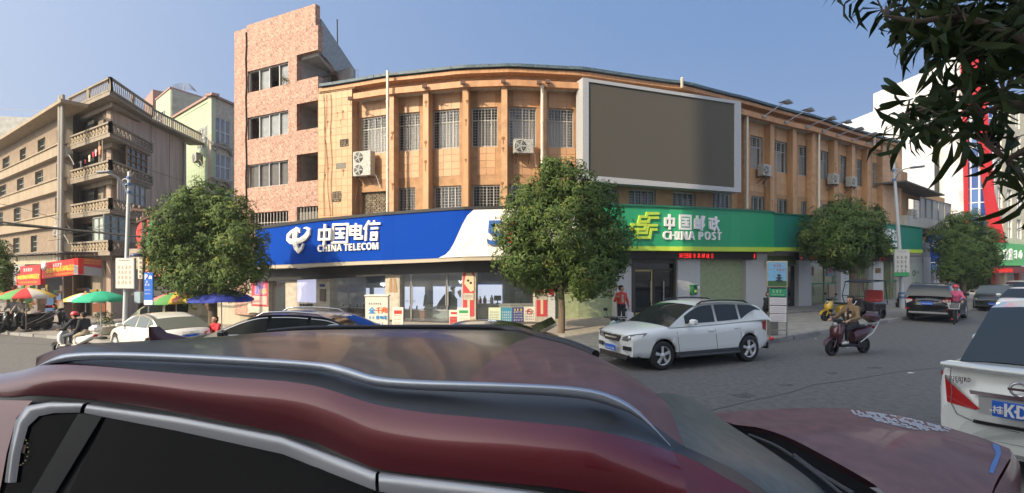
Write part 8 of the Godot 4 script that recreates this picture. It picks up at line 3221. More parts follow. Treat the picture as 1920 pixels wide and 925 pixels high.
	var ds := car("dark green-black saloon facing the viewer behind the cyclist", spot(1868, 31.0), Vector2(-0.72, 0.69), {"l": 4.8, "w": 1.85, "wb": 2.8, "front": 0.9, "r": 0.34, "sill": 0.22, "paint": paint("car_dark_green", 0.025, 0.03, 0.03, 0.3, 0.28),
		"deck": [[2.4, 0.6], [2.3, 0.78], [1.7, 0.92], [1.1, 0.98], [0, 1.0], [-1.5, 1.05], [-2.2, 1.05], [-2.4, 0.85]], "roof": [[1.2, 0.97], [0.3, 1.42], [-0.4, 1.50], [-1.0, 1.44], [-1.3, 1.36], [-2.0, 1.06]], "panes": [[0.75, -0.15], [-0.25, -1.05]], "seams": [0.75, -0.2], "handles": [0.0, -0.95], "screen": mat("dusty_screen2", 0.10, 0.11, 0.10, 0.2),
		"head": [[0.45, 0.62], [0.7, 0.62], [1.0, 0.68], [1.05, 0.78], [0.75, 0.76], [0.5, 0.7]], "extras": [["grille", tb, 1, [[-0.42, 0.42], [0.42, 0.42], [0.48, 0.66], [-0.48, 0.66]], 0.02], ["grille_edge", chrome, 1, [[-0.5, 0.66], [0.5, 0.66], [0.52, 0.68], [-0.52, 0.68]], 0.03], ["lower_trim", chrome, 1, [[-0.8, 0.32], [0.8, 0.32], [0.8, 0.34], [-0.8, 0.34]], 0.02]]})
	plate(ds, 1, 2.45, 0.45)
	var sw := car("white car with lit headlamps coming from the right edge behind the white saloon", spot(1928, 27.0), Vector2(-0.85, 0.53), {"l": 4.3, "w": 1.75, "wb": 2.6, "front": 0.85, "r": 0.32, "sill": 0.22, "paint": white,
		"deck": [[2.15, 0.6], [2.05, 0.76], [1.5, 0.92], [1.0, 0.98], [0, 1.0], [-1.9, 1.05], [-2.15, 0.8]], "roof": [[1.2, 0.96], [0.4, 1.4], [-0.3, 1.48], [-1.0, 1.42], [-1.5, 1.3], [-2.0, 1.05]], "panes": [[0.8, -0.05], [-0.15, -0.95]], "seams": [0.8], "handles": [0.0], "head": [[0.5, 0.62], [0.7, 0.62], [1.0, 0.68], [1.05, 0.78], [0.75, 0.76], [0.5, 0.72]], "extras": [["grille", tb, 1, [[-0.5, 0.35], [0.5, 0.35], [0.6, 0.55], [-0.6, 0.55]], 0.02]]})
	m = M.new()
	for s in [-0.62, 0.62]: m.lathe(Vector3(2.12, 0.68, s), Vector3(1, 0, 0), [[0, 0.03], [0.06, 0.03], [0.07, 0]], 12)
	obj("lit_lamp", m, glow("lamp_lit", 1.0, 0.95, 0.85, 3.0), sw)
	car("beige car behind the dark saloon at the right edge", spot(1915, 37.0), Vector2(-0.8, 0.6), {"l": 4.5, "w": 1.8, "wb": 2.7, "front": 0.9, "r": 0.32, "sill": 0.22, "paint": paint("car_beige", 0.42, 0.38, 0.3, 0.2, 0.35),
		"deck": [[2.25, 0.6], [2.1, 0.8], [1.4, 0.95], [0, 1.0], [-2.0, 1.05], [-2.25, 0.8]], "roof": [[1.2, 0.95], [0.4, 1.45], [-0.3, 1.55], [-1.2, 1.5], [-1.6, 1.4], [-2.1, 1.05]], "panes": [[0.8, -0.05], [-0.15, -0.95]], "seams": [], "handles": []})
	car("pale hatchback under the coral umbrella behind the white saloon", spot(318, 23.6), Vector2(-0.9, 0.3), {"l": 3.6, "w": 1.6, "wb": 2.2, "front": 0.7, "r": 0.29, "sill": 0.22, "paint": paint("car_olive_pale", 0.42, 0.42, 0.32, 0.0, 0.4),
		"deck": [[1.8, 0.6], [1.7, 0.9], [1.2, 1.02], [0, 1.05], [-1.6, 1.08], [-1.8, 0.8]], "roof": [[1.4, 1.0], [0.8, 1.55], [0.2, 1.68], [-1.0, 1.68], [-1.5, 1.6], [-1.75, 1.1]], "panes": [[0.95, 0.1], [0.0, -0.9]], "seams": [], "handles": []})
	big_saloon()

func big_saloon():
	var rear := aim(1838, 760, 4.9)
	var base := Vector3(rear.x + 0.38, 0.45, rear.z)
	var fwd := Vector2(0.80, -0.60)
	var paint_w := paint("car_white_near", 0.70, 0.72, 0.68, 0.0, 0.28)
	var chrome := mat("chrome")
	var c := {"l": 4.7, "w": 1.5, "belt": 0.76, "wb": 2.6, "front": 0.95, "r": 0.34, "sill": 0.2, "paint": paint_w,
		"deck": [[2.35, 0.6], [2.2, 0.8], [1.5, 0.95], [0, 1.05], [-1.3, 1.10], [-1.85, 1.10], [-2.16, 1.12], [-2.26, 1.06], [-2.33, 0.9], [-2.35, 0.72]], "roof": [[1.35, 0.98], [0.4, 1.6], [-0.2, 1.70], [-0.8, 1.67], [-1.0, 1.6], [-1.75, 1.10]], "panes": [[0.9, 0.0], [-0.1, -0.9]], "seams": [], "handles": [],
		"rear_glass": mat("near_rear_glass", 0.03, 0.04, 0.045, 0.05),
		"tail": [[0.33, 0.70], [0.56, 0.72], [0.90, 0.74], [0.88, 1.02], [0.56, 0.95], [0.29, 0.72]]}
	var at := base + Vector3(fwd.x, 0, fwd.y) * 2.35
	var th := car("white saloon cut by the right edge close ahead of the red car", at, fwd, c)
	var clear := mat("lens_clear", 0.55, 0.5, 0.5, 0.1, 0.1)
	var W := 0.75
	var wide := func(x: float) -> float: return W * (1.0 - 0.17 * pow(absf(x) / 2.35, 5.0))
	var add := func(name_: String, mt: Material, pts: Array, proud: float):
		var m := M.new()
		var v := pts.map(func(e): return on_end(4.7, W, wide, absf(e[0]), e[1], signf(e[0]) if e[0] != 0 else 1.0, -1, proud))
		m.cap(v, false)
		m.loft([v.map(func(p): return p + Vector3(0.03, 0, 0)), v], true, false)
		obj(name_, m, mt, th)
	for s in [-1.0, 1.0]:
		add.call("clear_lens", clear, [[s * 0.34, 0.705], [s * 0.56, 0.725], [s * 0.89, 0.745], [s * 0.885, 0.82], [s * 0.56, 0.785]], 0.014)
	add.call("boot_strip", chrome, [[-0.36, 0.86], [0.36, 0.86], [0.37, 0.895], [-0.37, 0.895]], 0.035)
	add.call("plate_shadow", mat("shade_white"), [[-0.3, 0.68], [0.3, 0.68], [0.3, 0.85], [-0.3, 0.85]], 0.006)
	add.call("lower_strip", mat("trim_black"), [[-0.34, 0.57], [0.34, 0.57], [0.34, 0.6], [-0.34, 0.6]], 0.02)
	for q in [[[-0.52, 0.28], [0.52, 0.28], [0.52, 0.31], [-0.52, 0.31]], [[-0.6, 0.4], [0.6, 0.4], [0.6, 0.405], [-0.6, 0.405]]]: add.call("bumper_line", mat("seam_grey"), q, 0.004)
	var m := M.new()
	var path := []
	for e in [[0.33, 1.09], [0.335, 0.98], [0.325, 0.85], [0.33, 0.72], [0.30, 0.62], [0.2, 0.57], [0.0, 0.56]]: path.append(on_end(4.7, W, wide, e[0] * 1.6, e[1], -1, -1, 0.004))
	m.tube(path, 0.005, 4)
	obj("boot_seam", m, mat("seam_grey"), th)
	m = M.new()
	var rows := [[], [], [], []]
	for k in 11:
		var z := lerpf(-0.62, 0.62, k / 10.0)
		var x := -2.27 + 0.12 * pow(absf(z) / W, 2.0)
		rows[0].append(Vector3(x + 0.06, 1.06, z)); rows[1].append(Vector3(x - 0.07, 1.11, z)); rows[2].append(Vector3(x - 0.06, 1.135, z)); rows[3].append(Vector3(x + 0.3, 1.115, z))
	m.loft(rows)
	obj("boot_lip", m, paint_w, th)
	m = M.new()
	var bc := on_end(4.7, W, wide, 0.0, 0.97, 1, -1, 0.012)
	m.lathe(bc, Vector3(-1, 0, 0), [[0.062, 0], [0.075, 0.008], [0.062, 0.016], [0.05, 0.008], [0.05, 0]], 24)
	m.box(bc + Vector3(-0.01, 0, 0), Vector3(0.014, 0.024, 0.16))
	obj("round_badge", m, chrome, th)
	var gt := th.global_transform
	var pl := on_end(4.7, W, wide, 0.47, 0.985, -1, -1, 0.01)
	var ax := gt.basis * Vector3(0.16, 0, 1).normalized()
	put_letters("badge_lettering", "BLUEBIRD", gt * pl, ax, Vector3.UP, 0.045, 0.2, 0.008, chrome, th)
	m = M.new()
	scribble(m, on_end(4.7, W, wide, 0.56, 0.93, -1, -1, 0.01), Vector3(0.16, 0, 1).normalized(), Vector3.UP, 0.15, 0.03, 6)
	obj("badge_small", m, chrome, th)
	m = M.new()
	m.bevel(Vector3(-2.385, 0.76, 0), Vector3(0.014, 0.155, 0.38), 0.005)
	obj("number_plate", m, mat("plate_blue"), th)
	m = M.new()
	glyph(m, "桂", Vector3(-2.393, 0.72, -0.178), Vector3(0, 0, 1), Vector3.UP, 0.066, 0.009, 0.004)
	obj("plate_character", m, mat("letter_white"), th)
	for q in [["K", -0.07], ["·", -0.024], ["D", 0.02]]:
		put_letters("plate_letter", q[0], gt * Vector3(-2.394, 0.758, q[1]), gt.basis * Vector3(0, 0, 1), Vector3.UP, 0.125, 0.075 if q[0] != "·" else 0.015, 0.006, mat("letter_white"), th)

# ---------------------------------------------------------------- bodies: joints joined by tapered capsules into one skin
func skin_field(bones: Array, c: float, k: float) -> Array:
	var lo := Vector3.ONE * 1e9
	var hi := -lo
	for b in bones:
		for p in [[b[0], b[2]], [b[1], b[3]]]:
			lo = lo.min(p[0] - Vector3.ONE * (p[1] + 2.5 * c))
			hi = hi.max(p[0] + Vector3.ONE * (p[1] + 2.5 * c))
	var n := Vector3i(((hi - lo) / c).ceil()) + Vector3i.ONE
	var sy := n.x
	var sz := n.x * n.y
	var f := PackedFloat32Array()
	f.resize(sz * n.z)
	f.fill(1.0)
	var near := PackedFloat32Array()
	near.resize(sz * n.z)
	near.fill(9.0)
	var who := PackedByteArray()
	who.resize(sz * n.z)
	for bi in bones.size():
		var b: Array = bones[bi]
		var a: Vector3 = b[0]
		var ab: Vector3 = b[1] - a
		var ll := maxf(ab.length_squared(), 1e-9)
		var pad := maxf(b[2], b[3]) + k + 2.0 * c
		var i0 := Vector3i(((a.min(b[1]) - Vector3.ONE * pad - lo) / c).floor()).clamp(Vector3i.ZERO, n - Vector3i.ONE)
		var i1 := Vector3i(((a.max(b[1]) + Vector3.ONE * pad - lo) / c).ceil()).clamp(Vector3i.ZERO, n - Vector3i.ONE)
		for z in range(i0.z, i1.z + 1):
			for y in range(i0.y, i1.y + 1):
				for x in range(i0.x, i1.x + 1):
					var p := lo + Vector3(x, y, z) * c - a
					var t := clampf(p.dot(ab) / ll, 0.0, 1.0)
					var d: float = (p - ab * t).length() - lerpf(b[2], b[3], t)
					var at := x + y * sy + z * sz
					if d < near[at]:
						near[at] = d
						who[at] = bi
					var h := maxf(k - absf(f[at] - d), 0.0) / k
					f[at] = minf(f[at], d) - h * h * k * 0.25
	var pts := []
	var cols := []
	var id := {}
	for z in n.z - 1:
		for y in n.y - 1:
			for x in n.x - 1:
				var at := x + y * sy + z * sz
				var v := [f[at], f[at + 1], f[at + sy], f[at + sy + 1], f[at + sz], f[at + sz + 1], f[at + sz + sy], f[at + sz + sy + 1]]
				var neg := 0
				for q in v: if q < 0: neg += 1
				if neg == 0 or neg == 8: continue
				var s := Vector3.ZERO
				var cnt := 0
				for e in [[0, 1], [2, 3], [4, 5], [6, 7], [0, 2], [1, 3], [4, 6], [5, 7], [0, 4], [1, 5], [2, 6], [3, 7]]:
					if (v[e[0]] < 0) != (v[e[1]] < 0):
						var t: float = v[e[0]] / (v[e[0]] - v[e[1]])
						s += Vector3(e[0] & 1, (e[0] >> 1) & 1, e[0] >> 2).lerp(Vector3(e[1] & 1, (e[1] >> 1) & 1, e[1] >> 2), t)
						cnt += 1
				id[at] = pts.size()
				pts.append(lo + (Vector3(x, y, z) + s / cnt) * c)
				cols.append(bones[who[at]][4])
	var quads := []
	for at in id:
		var x: int = at % sy
		var y: int = (at / sy) % n.y
		var z: int = at / sz
		for e in [[1, sy, sz], [sy, sz, 1], [sz, 1, sy]]:
			if (f[at] < 0) != (f[at + e[0]] < 0) and id.has(at - e[1]) and id.has(at - e[2]) and id.has(at - e[1] - e[2]):
				var q := [id[at], id[at - e[1]], id[at - e[1] - e[2]], id[at - e[2]]]
				if f[at] > 0: q.reverse()
				quads.append(q)
	return [pts, quads, cols]

var head_skin := []
var hand_skin := []

func add_skin(m: M, s: Array, t: Transform3D, recolour = null):
	m.smooth(true)
	for q in s[1]:
		for i in [0, 2, 1, 0, 3, 2]:
			m.st.set_color(recolour if recolour != null and s[2][q[i]] == SKIN else s[2][q[i]])
			m.st.add_vertex(t * s[0][q[i]])
	m.smooth(false)

const SKIN := Color(0.42, 0.245, 0.165)

func templates():
	var dk := Color(0.03, 0.02, 0.015)
	var lip := Color(0.36, 0.15, 0.12)
	var hb := [[Vector3(0, 0.125, 0), Vector3(-0.015, 0.12, 0), 0.088, 0.092, SKIN], [Vector3(0.03, 0.055, 0), Vector3(0.045, 0.01, 0), 0.06, 0.038, SKIN], [Vector3(0.085, 0.09, 0), Vector3(0.103, 0.065, 0), 0.012, 0.016, SKIN], [Vector3(0.08, 0.03, -0.015), Vector3(0.08, 0.03, 0.015), 0.011, 0.011, lip], [Vector3(-0.02, -0.06, 0), Vector3(0, 0.05, 0), 0.052, 0.05, SKIN]]
	for s in [-1, 1]:
		hb.append([Vector3(0.077, 0.1, s * 0.032), Vector3(0.079, 0.1, s * 0.034), 0.011, 0.011, dk])
		hb.append([Vector3(0.074, 0.118, s * 0.02), Vector3(0.068, 0.12, s * 0.046), 0.009, 0.007, dk])
		hb.append([Vector3(-0.005, 0.11, s * 0.088), Vector3(-0.005, 0.075, s * 0.084), 0.016, 0.011, SKIN])
	head_skin = skin_field(hb, 0.0095, 0.014)
	var fb := [[Vector3(-0.02, 0, 0), Vector3(0.02, 0, 0), 0.025, 0.027, SKIN]]
	for k in 4:
		var z := 0.03 - 0.02 * k
		var l: float = [0.9, 1.0, 0.95, 0.75][k]
		var a := Vector3(0.085, 0.003, z)
		var b := a + Vector3(0.034, -0.016, 0) * l
		var c := b + Vector3(0.006, -0.028, 0) * l
		fb.append([Vector3(0.015, 0, z * 0.6), a, 0.015, 0.012, SKIN])
		fb.append([a, b, 0.0105, 0.0095, SKIN])
		fb.append([b, c, 0.0095, 0.0085, SKIN])
		fb.append([c, c + Vector3(-0.02, -0.006, 0) * l, 0.0085, 0.007, SKIN])
	fb.append([Vector3(0.01, -0.004, 0.02), Vector3(0.045, -0.018, 0.05), 0.014, 0.012, SKIN])
	fb.append([Vector3(0.045, -0.018, 0.05), Vector3(0.075, -0.034, 0.038), 0.011, 0.009, SKIN])
	hand_skin = skin_field(fb, 0.006, 0.008)

func person(label: String, at: Vector3, turn: float, j: Dictionary, c: Dictionary, scale_ := 1.0) -> Node3D:
	if head_skin.is_empty(): templates()
	var th := thing("person", label, "person", at, turn)
	var B := []
	var pel: Vector3 = j.pelvis
	var che: Vector3 = j.chest
	var nk: Vector3 = j.neck
	var top: Color = c.top
	var legs: Color = c.legs
	var shoe: Color = c.shoe
	var fat: float = c.get("bulk", 1.0)
	B.append([pel + Vector3(0, 0, -0.07), pel + Vector3(0, 0, 0.07), 0.115 * fat, 0.115 * fat, legs])
	for s in [-1, 1]: B.append([pel.lerp(che, 0.25) + Vector3(0, 0, s * 0.055), che + Vector3(0, 0.04, s * 0.075), 0.105 * fat, 0.112 * fat, top])
	B.append([che + Vector3(0, 0.02, 0), nk - Vector3(0, 0.03, 0), 0.12 * fat, 0.065, top])
	B.append([nk - Vector3(0, 0.02, 0), nk + Vector3(0, 0.05, 0), 0.052, 0.05, SKIN])
	if c.has("inner"): B.append([pel.lerp(che, 0.5) + Vector3(0.075, 0, 0), che + Vector3(0.075, 0.07, 0), 0.06, 0.05, c.inner])
	if c.has("collar"):
		for s in [-1, 1]: B.append([nk + Vector3(-0.03, 0.0, s * 0.05), pel.lerp(che, 0.7) + Vector3(0.13, 0, s * 0.07), 0.035, 0.03, c.collar])
	for s in ["l", "r"]:
		var q := -1.0 if s == "l" else 1.0
		var sh := che + Vector3(0, 0.13, q * 0.175)
		B.append([nk - Vector3(0, 0.05, 0), sh, 0.07, 0.066 * fat, top])
		B.append([sh, j[s + "elbow"], 0.062 * fat, 0.05 * fat, top])
		B.append([j[s + "elbow"], j[s + "elbow"].lerp(j[s + "hand"], 0.9), 0.048 * fat, 0.033 * fat, c.get("sleeve", top)])
		B.append([j[s + "elbow"].lerp(j[s + "hand"], 0.85), j[s + "hand"], 0.027, 0.025, SKIN])
		var hip := pel + Vector3(0, -0.02, q * 0.09)
		B.append([hip, j[s + "knee"], 0.092 * fat, 0.062, legs])
		B.append([j[s + "knee"], j[s + "foot"] + Vector3(0, 0.1, 0), 0.058, 0.042, legs])
		B.append([j[s + "foot"] + Vector3(-0.03, 0.045, 0), j[s + "foot"] + Vector3(0.15, 0.035, 0), 0.045, 0.036, shoe])
	var m := M.new()
	add_skin(m, skin_field(B, 0.022, 0.035), Transform3D())
	var look: float = j.get("look", 0.0)
	var hb := Basis(Vector3.UP, look) * Basis(Vector3.FORWARD, j.get("nod", 0.0))
	var ht := Transform3D(hb, nk + Vector3(0.01, 0.055, 0))
	add_skin(m, head_skin, ht, c.get("skin", SKIN))
	for s in ["l", "r"]:
		var d: Vector3 = (j[s + "hand"] - j[s + "elbow"]).normalized()
		var z := d.cross(Vector3.UP).normalized() * (1.0 if s == "l" else -1.0)
		var y := z.cross(d) * (1.0 if s == "l" else -1.0)
		y = y if y.y > 0 else -y
		add_skin(m, hand_skin, Transform3D(Basis(d, y, z), j[s + "hand"]), c.get("skin", SKIN))
	var bm := mat("person_skin_and_cloth", 1, 1, 1, 0.8)
	bm.vertex_color_use_as_albedo = true
	obj("body", m, bm, th)
	var hc: Color = c.get("hair_colour", Color(0.015, 0.012, 0.01))
	var H := [[Vector3(-0.022, 0.138, 0), Vector3(-0.03, 0.13, 0), 0.094, 0.094, hc], [Vector3(0.05, 0.178, -0.03), Vector3(0.05, 0.178, 0.03), 0.03, 0.03, hc], [Vector3(-0.06, 0.08, -0.03), Vector3(-0.06, 0.08, 0.03), 0.062, 0.062, hc]]
	if c.get("long", false):
		H.append([Vector3(-0.085, 0.09, 0), Vector3(-0.09, -0.06, 0), 0.055, 0.03, hc])
		for s in [-1, 1]: H.append([Vector3(0.0, 0.12, s * 0.082), Vector3(-0.02, 0.0, s * 0.085), 0.028, 0.02, hc])
	m = M.new()
	add_skin(m, skin_field(H, 0.012, 0.02), ht)
	obj("hair", m, bm, th)
	if c.has("helmet"):
		m = M.new()
		var rows := []
		for k in 9:
			var a := k / 8.0 * PI * 0.56
			var row := []
			for q in 20: row.append(ht * (Vector3(-0.012, 0.135, 0) + Vector3(cos(q * TAU / 20) * 0.142, 0, -sin(q * TAU / 20) * 0.125) * sin(PI * 0.56 - a) + Vector3(0, cos(PI * 0.56 - a) * 0.125, 0)))
			rows.append(row)
		m.loft(rows, true)
		obj("helmet", m, paint(c.helmet[0], c.helmet[1], c.helmet[2], c.helmet[3]), th)
		m = M.new()
		m.loft([[ht * Vector3(0.115, 0.13, -0.075), ht * Vector3(0.13, 0.13, 0), ht * Vector3(0.115, 0.13, 0.075)], [ht * Vector3(0.15, 0.115, -0.06), ht * Vector3(0.175, 0.115, 0), ht * Vector3(0.15, 0.115, 0.06)]])
		obj("helmet_peak", m, mat("trim_black"), th)
	th.scale = Vector3.ONE * scale_
	return th

func riding(lean := 0.05) -> Dictionary:  # seated on a scooter, origin on the ground under the seat
	return {"pelvis": Vector3(-0.02, 0.86, 0), "chest": Vector3(lean, 1.18, 0), "neck": Vector3(lean + 0.03, 1.39, 0), "lelbow": Vector3(lean + 0.16, 1.06, -0.30), "relbow": Vector3(lean + 0.16, 1.06, 0.30), "lhand": Vector3(0.44, 1.0, -0.27), "rhand": Vector3(0.44, 1.0, 0.27),
		"lknee": Vector3(0.36, 0.72, -0.13), "rknee": Vector3(0.36, 0.72, 0.13), "lfoot": Vector3(0.36, 0.31, -0.12), "rfoot": Vector3(0.36, 0.31, 0.12)}

func scooter(label: String, at: Vector3, turn: float, paint_: Material, box: Material = null) -> Node3D:
	var th := thing("scooter", label, "scooter", at, turn)
	var black := mat("trim_black")
	for x in [0.78, -0.5]:
		var w := Node3D.new()
		w.name = "wheel"
		th.add_child(w, true)
		w.position = Vector3(x, 0.23, 0)
		wheel(w, 0.23, 0.11, 1.0, 5, black)
	var m := M.new()
	m.loft([[Vector3(0.52, 0.30, -0.1), Vector3(0.60, 0.30, -0.06), Vector3(0.60, 0.30, 0.06), Vector3(0.52, 0.30, 0.1)], [Vector3(0.55, 0.55, -0.17), Vector3(0.74, 0.52, -0.1), Vector3(0.74, 0.52, 0.1), Vector3(0.55, 0.55, 0.17)], [Vector3(0.50, 0.78, -0.19), Vector3(0.70, 0.76, -0.13), Vector3(0.70, 0.76, 0.13), Vector3(0.50, 0.78, 0.19)], [Vector3(0.44, 0.93, -0.1), Vector3(0.58, 0.93, -0.08), Vector3(0.58, 0.93, 0.08), Vector3(0.44, 0.93, 0.1)]], true)
	obj("leg_shield", m, paint_, th)
	m = M.new()
	m.loft([[Vector3(0.6, 0.42, -0.05), Vector3(0.6, 0.42, 0.05)], [Vector3(0.78, 0.52, -0.09), Vector3(0.78, 0.52, 0.09)], [Vector3(1.0, 0.43, -0.08), Vector3(1.0, 0.43, 0.08)], [Vector3(1.06, 0.3, -0.05), Vector3(1.06, 0.3, 0.05)]])
	m.tube([Vector3(0.54, 0.8, -0.07), Vector3(0.78, 0.23, -0.07)], 0.025, 6)
	m.tube([Vector3(0.54, 0.8, 0.07), Vector3(0.78, 0.23, 0.07)], 0.025, 6)
	obj("front_mudguard", m, paint_, th)
	m = M.new()
	m.bevel(Vector3(0.25, 0.27, 0), Vector3(0.62, 0.07, 0.3), 0.02)
	m.bar(Vector3(-0.1, 0.3, 0), Vector3(-0.5, 0.25, 0), 0.24, 0.2)
	obj("floorboard", m, black, th)
	m = M.new()
	var rows := []
	for q in [[0.02, 0.30, 0.68, 0.13], [-0.15, 0.33, 0.74, 0.17], [-0.4, 0.42, 0.76, 0.18], [-0.62, 0.56, 0.79, 0.14], [-0.82, 0.70, 0.81, 0.05]]:
		var row := []
		for k in 10:
			var a := TAU * k / 10
			row.append(Vector3(q[0], (q[1] + q[2]) / 2 + sin(a) * (q[2] - q[1]) / 2, -cos(a) * q[3]))
		rows.append(row)
	m.loft(rows, true)
	m.cap(rows[0], true)
	m.cap(rows[4], false)
	obj("rear_cowl", m, paint_, th)
	m = M.new()
	m.bevel(Vector3(-0.16, 0.79, 0), Vector3(0.6, 0.09, 0.27), 0.035, Basis(Vector3.FORWARD, -0.04))
	obj("seat", m, mat("seat_black"), th)
	m = M.new()
	m.tube([Vector3(0.42, 1.0, -0.33), Vector3(0.5, 1.0, -0.12), Vector3(0.52, 0.93, 0), Vector3(0.5, 1.0, 0.12), Vector3(0.42, 1.0, 0.33)], 0.02, 7)
	m.bevel(Vector3(0.56, 0.97, 0), Vector3(0.14, 0.13, 0.24), 0.04)
	for s in [-1, 1]:
		m.tube([Vector3(0.48, 1.0, s * 0.2), Vector3(0.46, 1.2, s * 0.27)], 0.008, 5)
		m.bevel(Vector3(0.46, 1.23, s * 0.28), Vector3(0.02, 0.09, 0.12), 0.01)
	obj("handlebar", m, black, th)
	m = M.new()
	m.lathe(Vector3(0.66, 0.86, 0), Vector3(1, 0.1, 0), [[0, 0.05], [0.06, 0.04], [0.08, 0]], 12)
	obj("headlight", m, mat("headlight"), th)
	m = M.new()
	m.bevel(Vector3(-0.84, 0.74, 0), Vector3(0.06, 0.08, 0.2), 0.02)
	obj("tail_light", m, mat("taillight"), th)
	m = M.new()
	for s in [-1, 1]: m.tube([Vector3(-0.1, 0.36, s * 0.2), Vector3(-0.6, 0.6, s * 0.2), Vector3(-0.95, 0.86, s * 0.13)], 0.014, 6)
	m.bar(Vector3(-0.72, 0.86, 0), Vector3(-1.0, 0.88, 0), 0.24, 0.02)
	obj("rack", m, mat("alloy"), th)
	if box:
		m = M.new()
		m.bevel(Vector3(-0.84, 1.02, 0), Vector3(0.36, 0.28, 0.36), 0.09)
		obj("top_box", m, box, th)
	return th

func build_people():
	var maroon := paint("scooter_maroon", 0.065, 0.013, 0.022, 0.2, 0.3)
	var blk := paint("scooter_black", 0.015, 0.015, 0.016, 0.2, 0.3)
	var wht := paint("scooter_white", 0.62, 0.62, 0.62, 0.0, 0.35)
	var dark := Color(0.02, 0.02, 0.024)
	var p := (spot(1562, 14.95) + spot(1630, 15.5)) / 2
	var t := turn_to(-1.0, 0.38)
	scooter("maroon scooter with a dark top box ridden on the road by a woman", p, t, maroon, paint("box_maroon", 0.05, 0.01, 0.018)).scale = Vector3.ONE * 1.04
	person("woman in a tan jacket with a cream collar riding the maroon scooter", p, t, riding(0.0), {"top": Color(0.20, 0.13, 0.07), "legs": dark, "shoe": Color(0.6, 0.6, 0.6), "inner": dark, "collar": Color(0.5, 0.42, 0.3), "long": true, "bulk": 1.08}, 1.04)
	p = (spot(126, 20.0) + spot(160, 18.6)) / 2
	t = turn_to(-1.0, -0.1)
	scooter("white and black scooter with a white top box carrying two riders at the left", p, t, wht, wht).scale = Vector3.ONE * 0.95
	var pos := riding(0.02)
	pos.look = 0.3
	person("rider in black with a red helmet on the white scooter at the left", p + Vector3(-0.02, 0, 0), t, pos, {"top": dark, "legs": Color(0.08, 0.09, 0.11), "shoe": Color(0.5, 0.48, 0.45), "helmet": ["helmet_red", 0.5, 0.02, 0.03]}, 0.95)
	var pill := riding(0.1)
	pill.merge({"lhand": Vector3(0.28, 0.98, -0.2), "rhand": Vector3(0.28, 0.98, 0.2), "lelbow": Vector3(0.12, 1.0, -0.28), "relbow": Vector3(0.12, 1.0, 0.28), "lfoot": Vector3(0.26, 0.31, -0.2), "rfoot": Vector3(0.26, 0.31, 0.2)}, true)
	person("passenger in a black coat sitting behind the red-helmeted rider", p + Vector3(0.38, 0.03, 0.0), t, pill, {"top": dark, "legs": Color(0.3, 0.26, 0.18), "shoe": Color(0.4, 0.38, 0.35), "bulk": 1.12}, 0.93)
	var sl := ["dark scooter, leftmost in the parked row at the left edge", "dark scooter second from the left edge, before the two men", "black motor scooter under the man in the grey shirt", "dark scooter, rightmost of the close row under the striped umbrella", "silver-seated black scooter parked alone right of the striped umbrella", "teal and black electric scooter parked beside the white SUV's bonnet"]
	var sp := [[-6, 25.6, -0.6, 0.8], [22, 25.4, -0.55, 0.85], [42, 25.2, -0.5, 0.85], [62, 25.6, -0.75, 0.65], [96, 26.6, 1.0, 0.1], [1160, 15.6, -0.4, 0.9]]
	var first: Node3D
	for i in 5:
		var q: Array = sp[i]
		var at := spot(q[0], q[1], 0.11)
		if i == 0:
			first = scooter(sl[0], at, turn_to(q[2], q[3]), blk)
			first.set_meta("group", "scooters parked before the corner shop")
		else: dup(first, sl[i], at, turn_to(q[2], q[3]))
	scooter(sl[5], spot(1158, 15.4, 0.11), turn_to(-0.35, 0.94), paint("scooter_teal", 0.03, 0.30, 0.26))
	for q in [[40, 25.1, Color(0.33, 0.31, 0.29), "man in a grey shirt sitting on a parked scooter under the striped umbrella"], [26, 25.9, Color(0.28, 0.3, 0.33), "man in a pale blue-grey shirt sitting beside the man in grey"]]:
		person(q[3], spot(q[0], q[1], 0.11), turn_to(0.5, 0.85), riding(-0.05), {"top": q[2], "legs": dark, "shoe": dark}, 1.0)
	p = spot(1792, 23.2)
	t = turn_to(-0.75, 0.75)
	var bk := thing("bicycle", "dark bicycle with a wire basket ridden beside the black SUV", "bicycle", p, t)
	var m: M
	for x in [0.55, -0.5]:
		m = M.new()
		var ring := []
		for k in 25: ring.append(Vector3(x + cos(k * TAU / 24) * 0.33, 0.34 + sin(k * TAU / 24) * 0.33, 0))
		m.tube(ring, 0.018, 5, false)
		for k in 10: m.bar(Vector3(x, 0.34, 0), Vector3(x + cos(k * TAU / 10) * 0.32, 0.34 + sin(k * TAU / 10) * 0.32, 0), 0.004, 0.004)
		obj("wheel", m, mat("tyre"), bk)
	m = M.new()
	for q in [[0.55, 0.34, 0.42, 0.98], [0.45, 0.8, -0.05, 0.32], [-0.05, 0.32, -0.5, 0.34], [-0.05, 0.32, -0.2, 0.84], [-0.2, 0.76, -0.5, 0.34], [0.45, 0.85, -0.17, 0.74]]: m.tube([Vector3(q[0], q[1], 0), Vector3(q[2], q[3], 0)], 0.018, 6)
	m.tube([Vector3(0.3, 1.02, -0.27), Vector3(0.42, 0.99, 0), Vector3(0.3, 1.02, 0.27)], 0.014, 6)
	obj("frame", m, mat("bike_dark", 0.03, 0.03, 0.035, 0.4, 0.4), bk)
	m = M.new()
	m.bevel(Vector3(-0.22, 0.88, 0), Vector3(0.26, 0.07, 0.18), 0.03)
	obj("saddle", m, mat("seat_black"), bk)
	m = M.new()
	for k in 7:
		var x := 0.5 + 0.3 * k / 6.0
		m.bar(Vector3(x, 0.72, -0.16), Vector3(x, 0.98, -0.2), 0.01, 0.01)
		m.bar(Vector3(x, 0.72, 0.16), Vector3(x, 0.98, 0.2), 0.01, 0.01)
		m.bar(Vector3(0.8, 0.72 + 0.26 * k / 6.0, -0.2), Vector3(0.8, 0.72 + 0.26 * k / 6.0, 0.2), 0.01, 0.01)
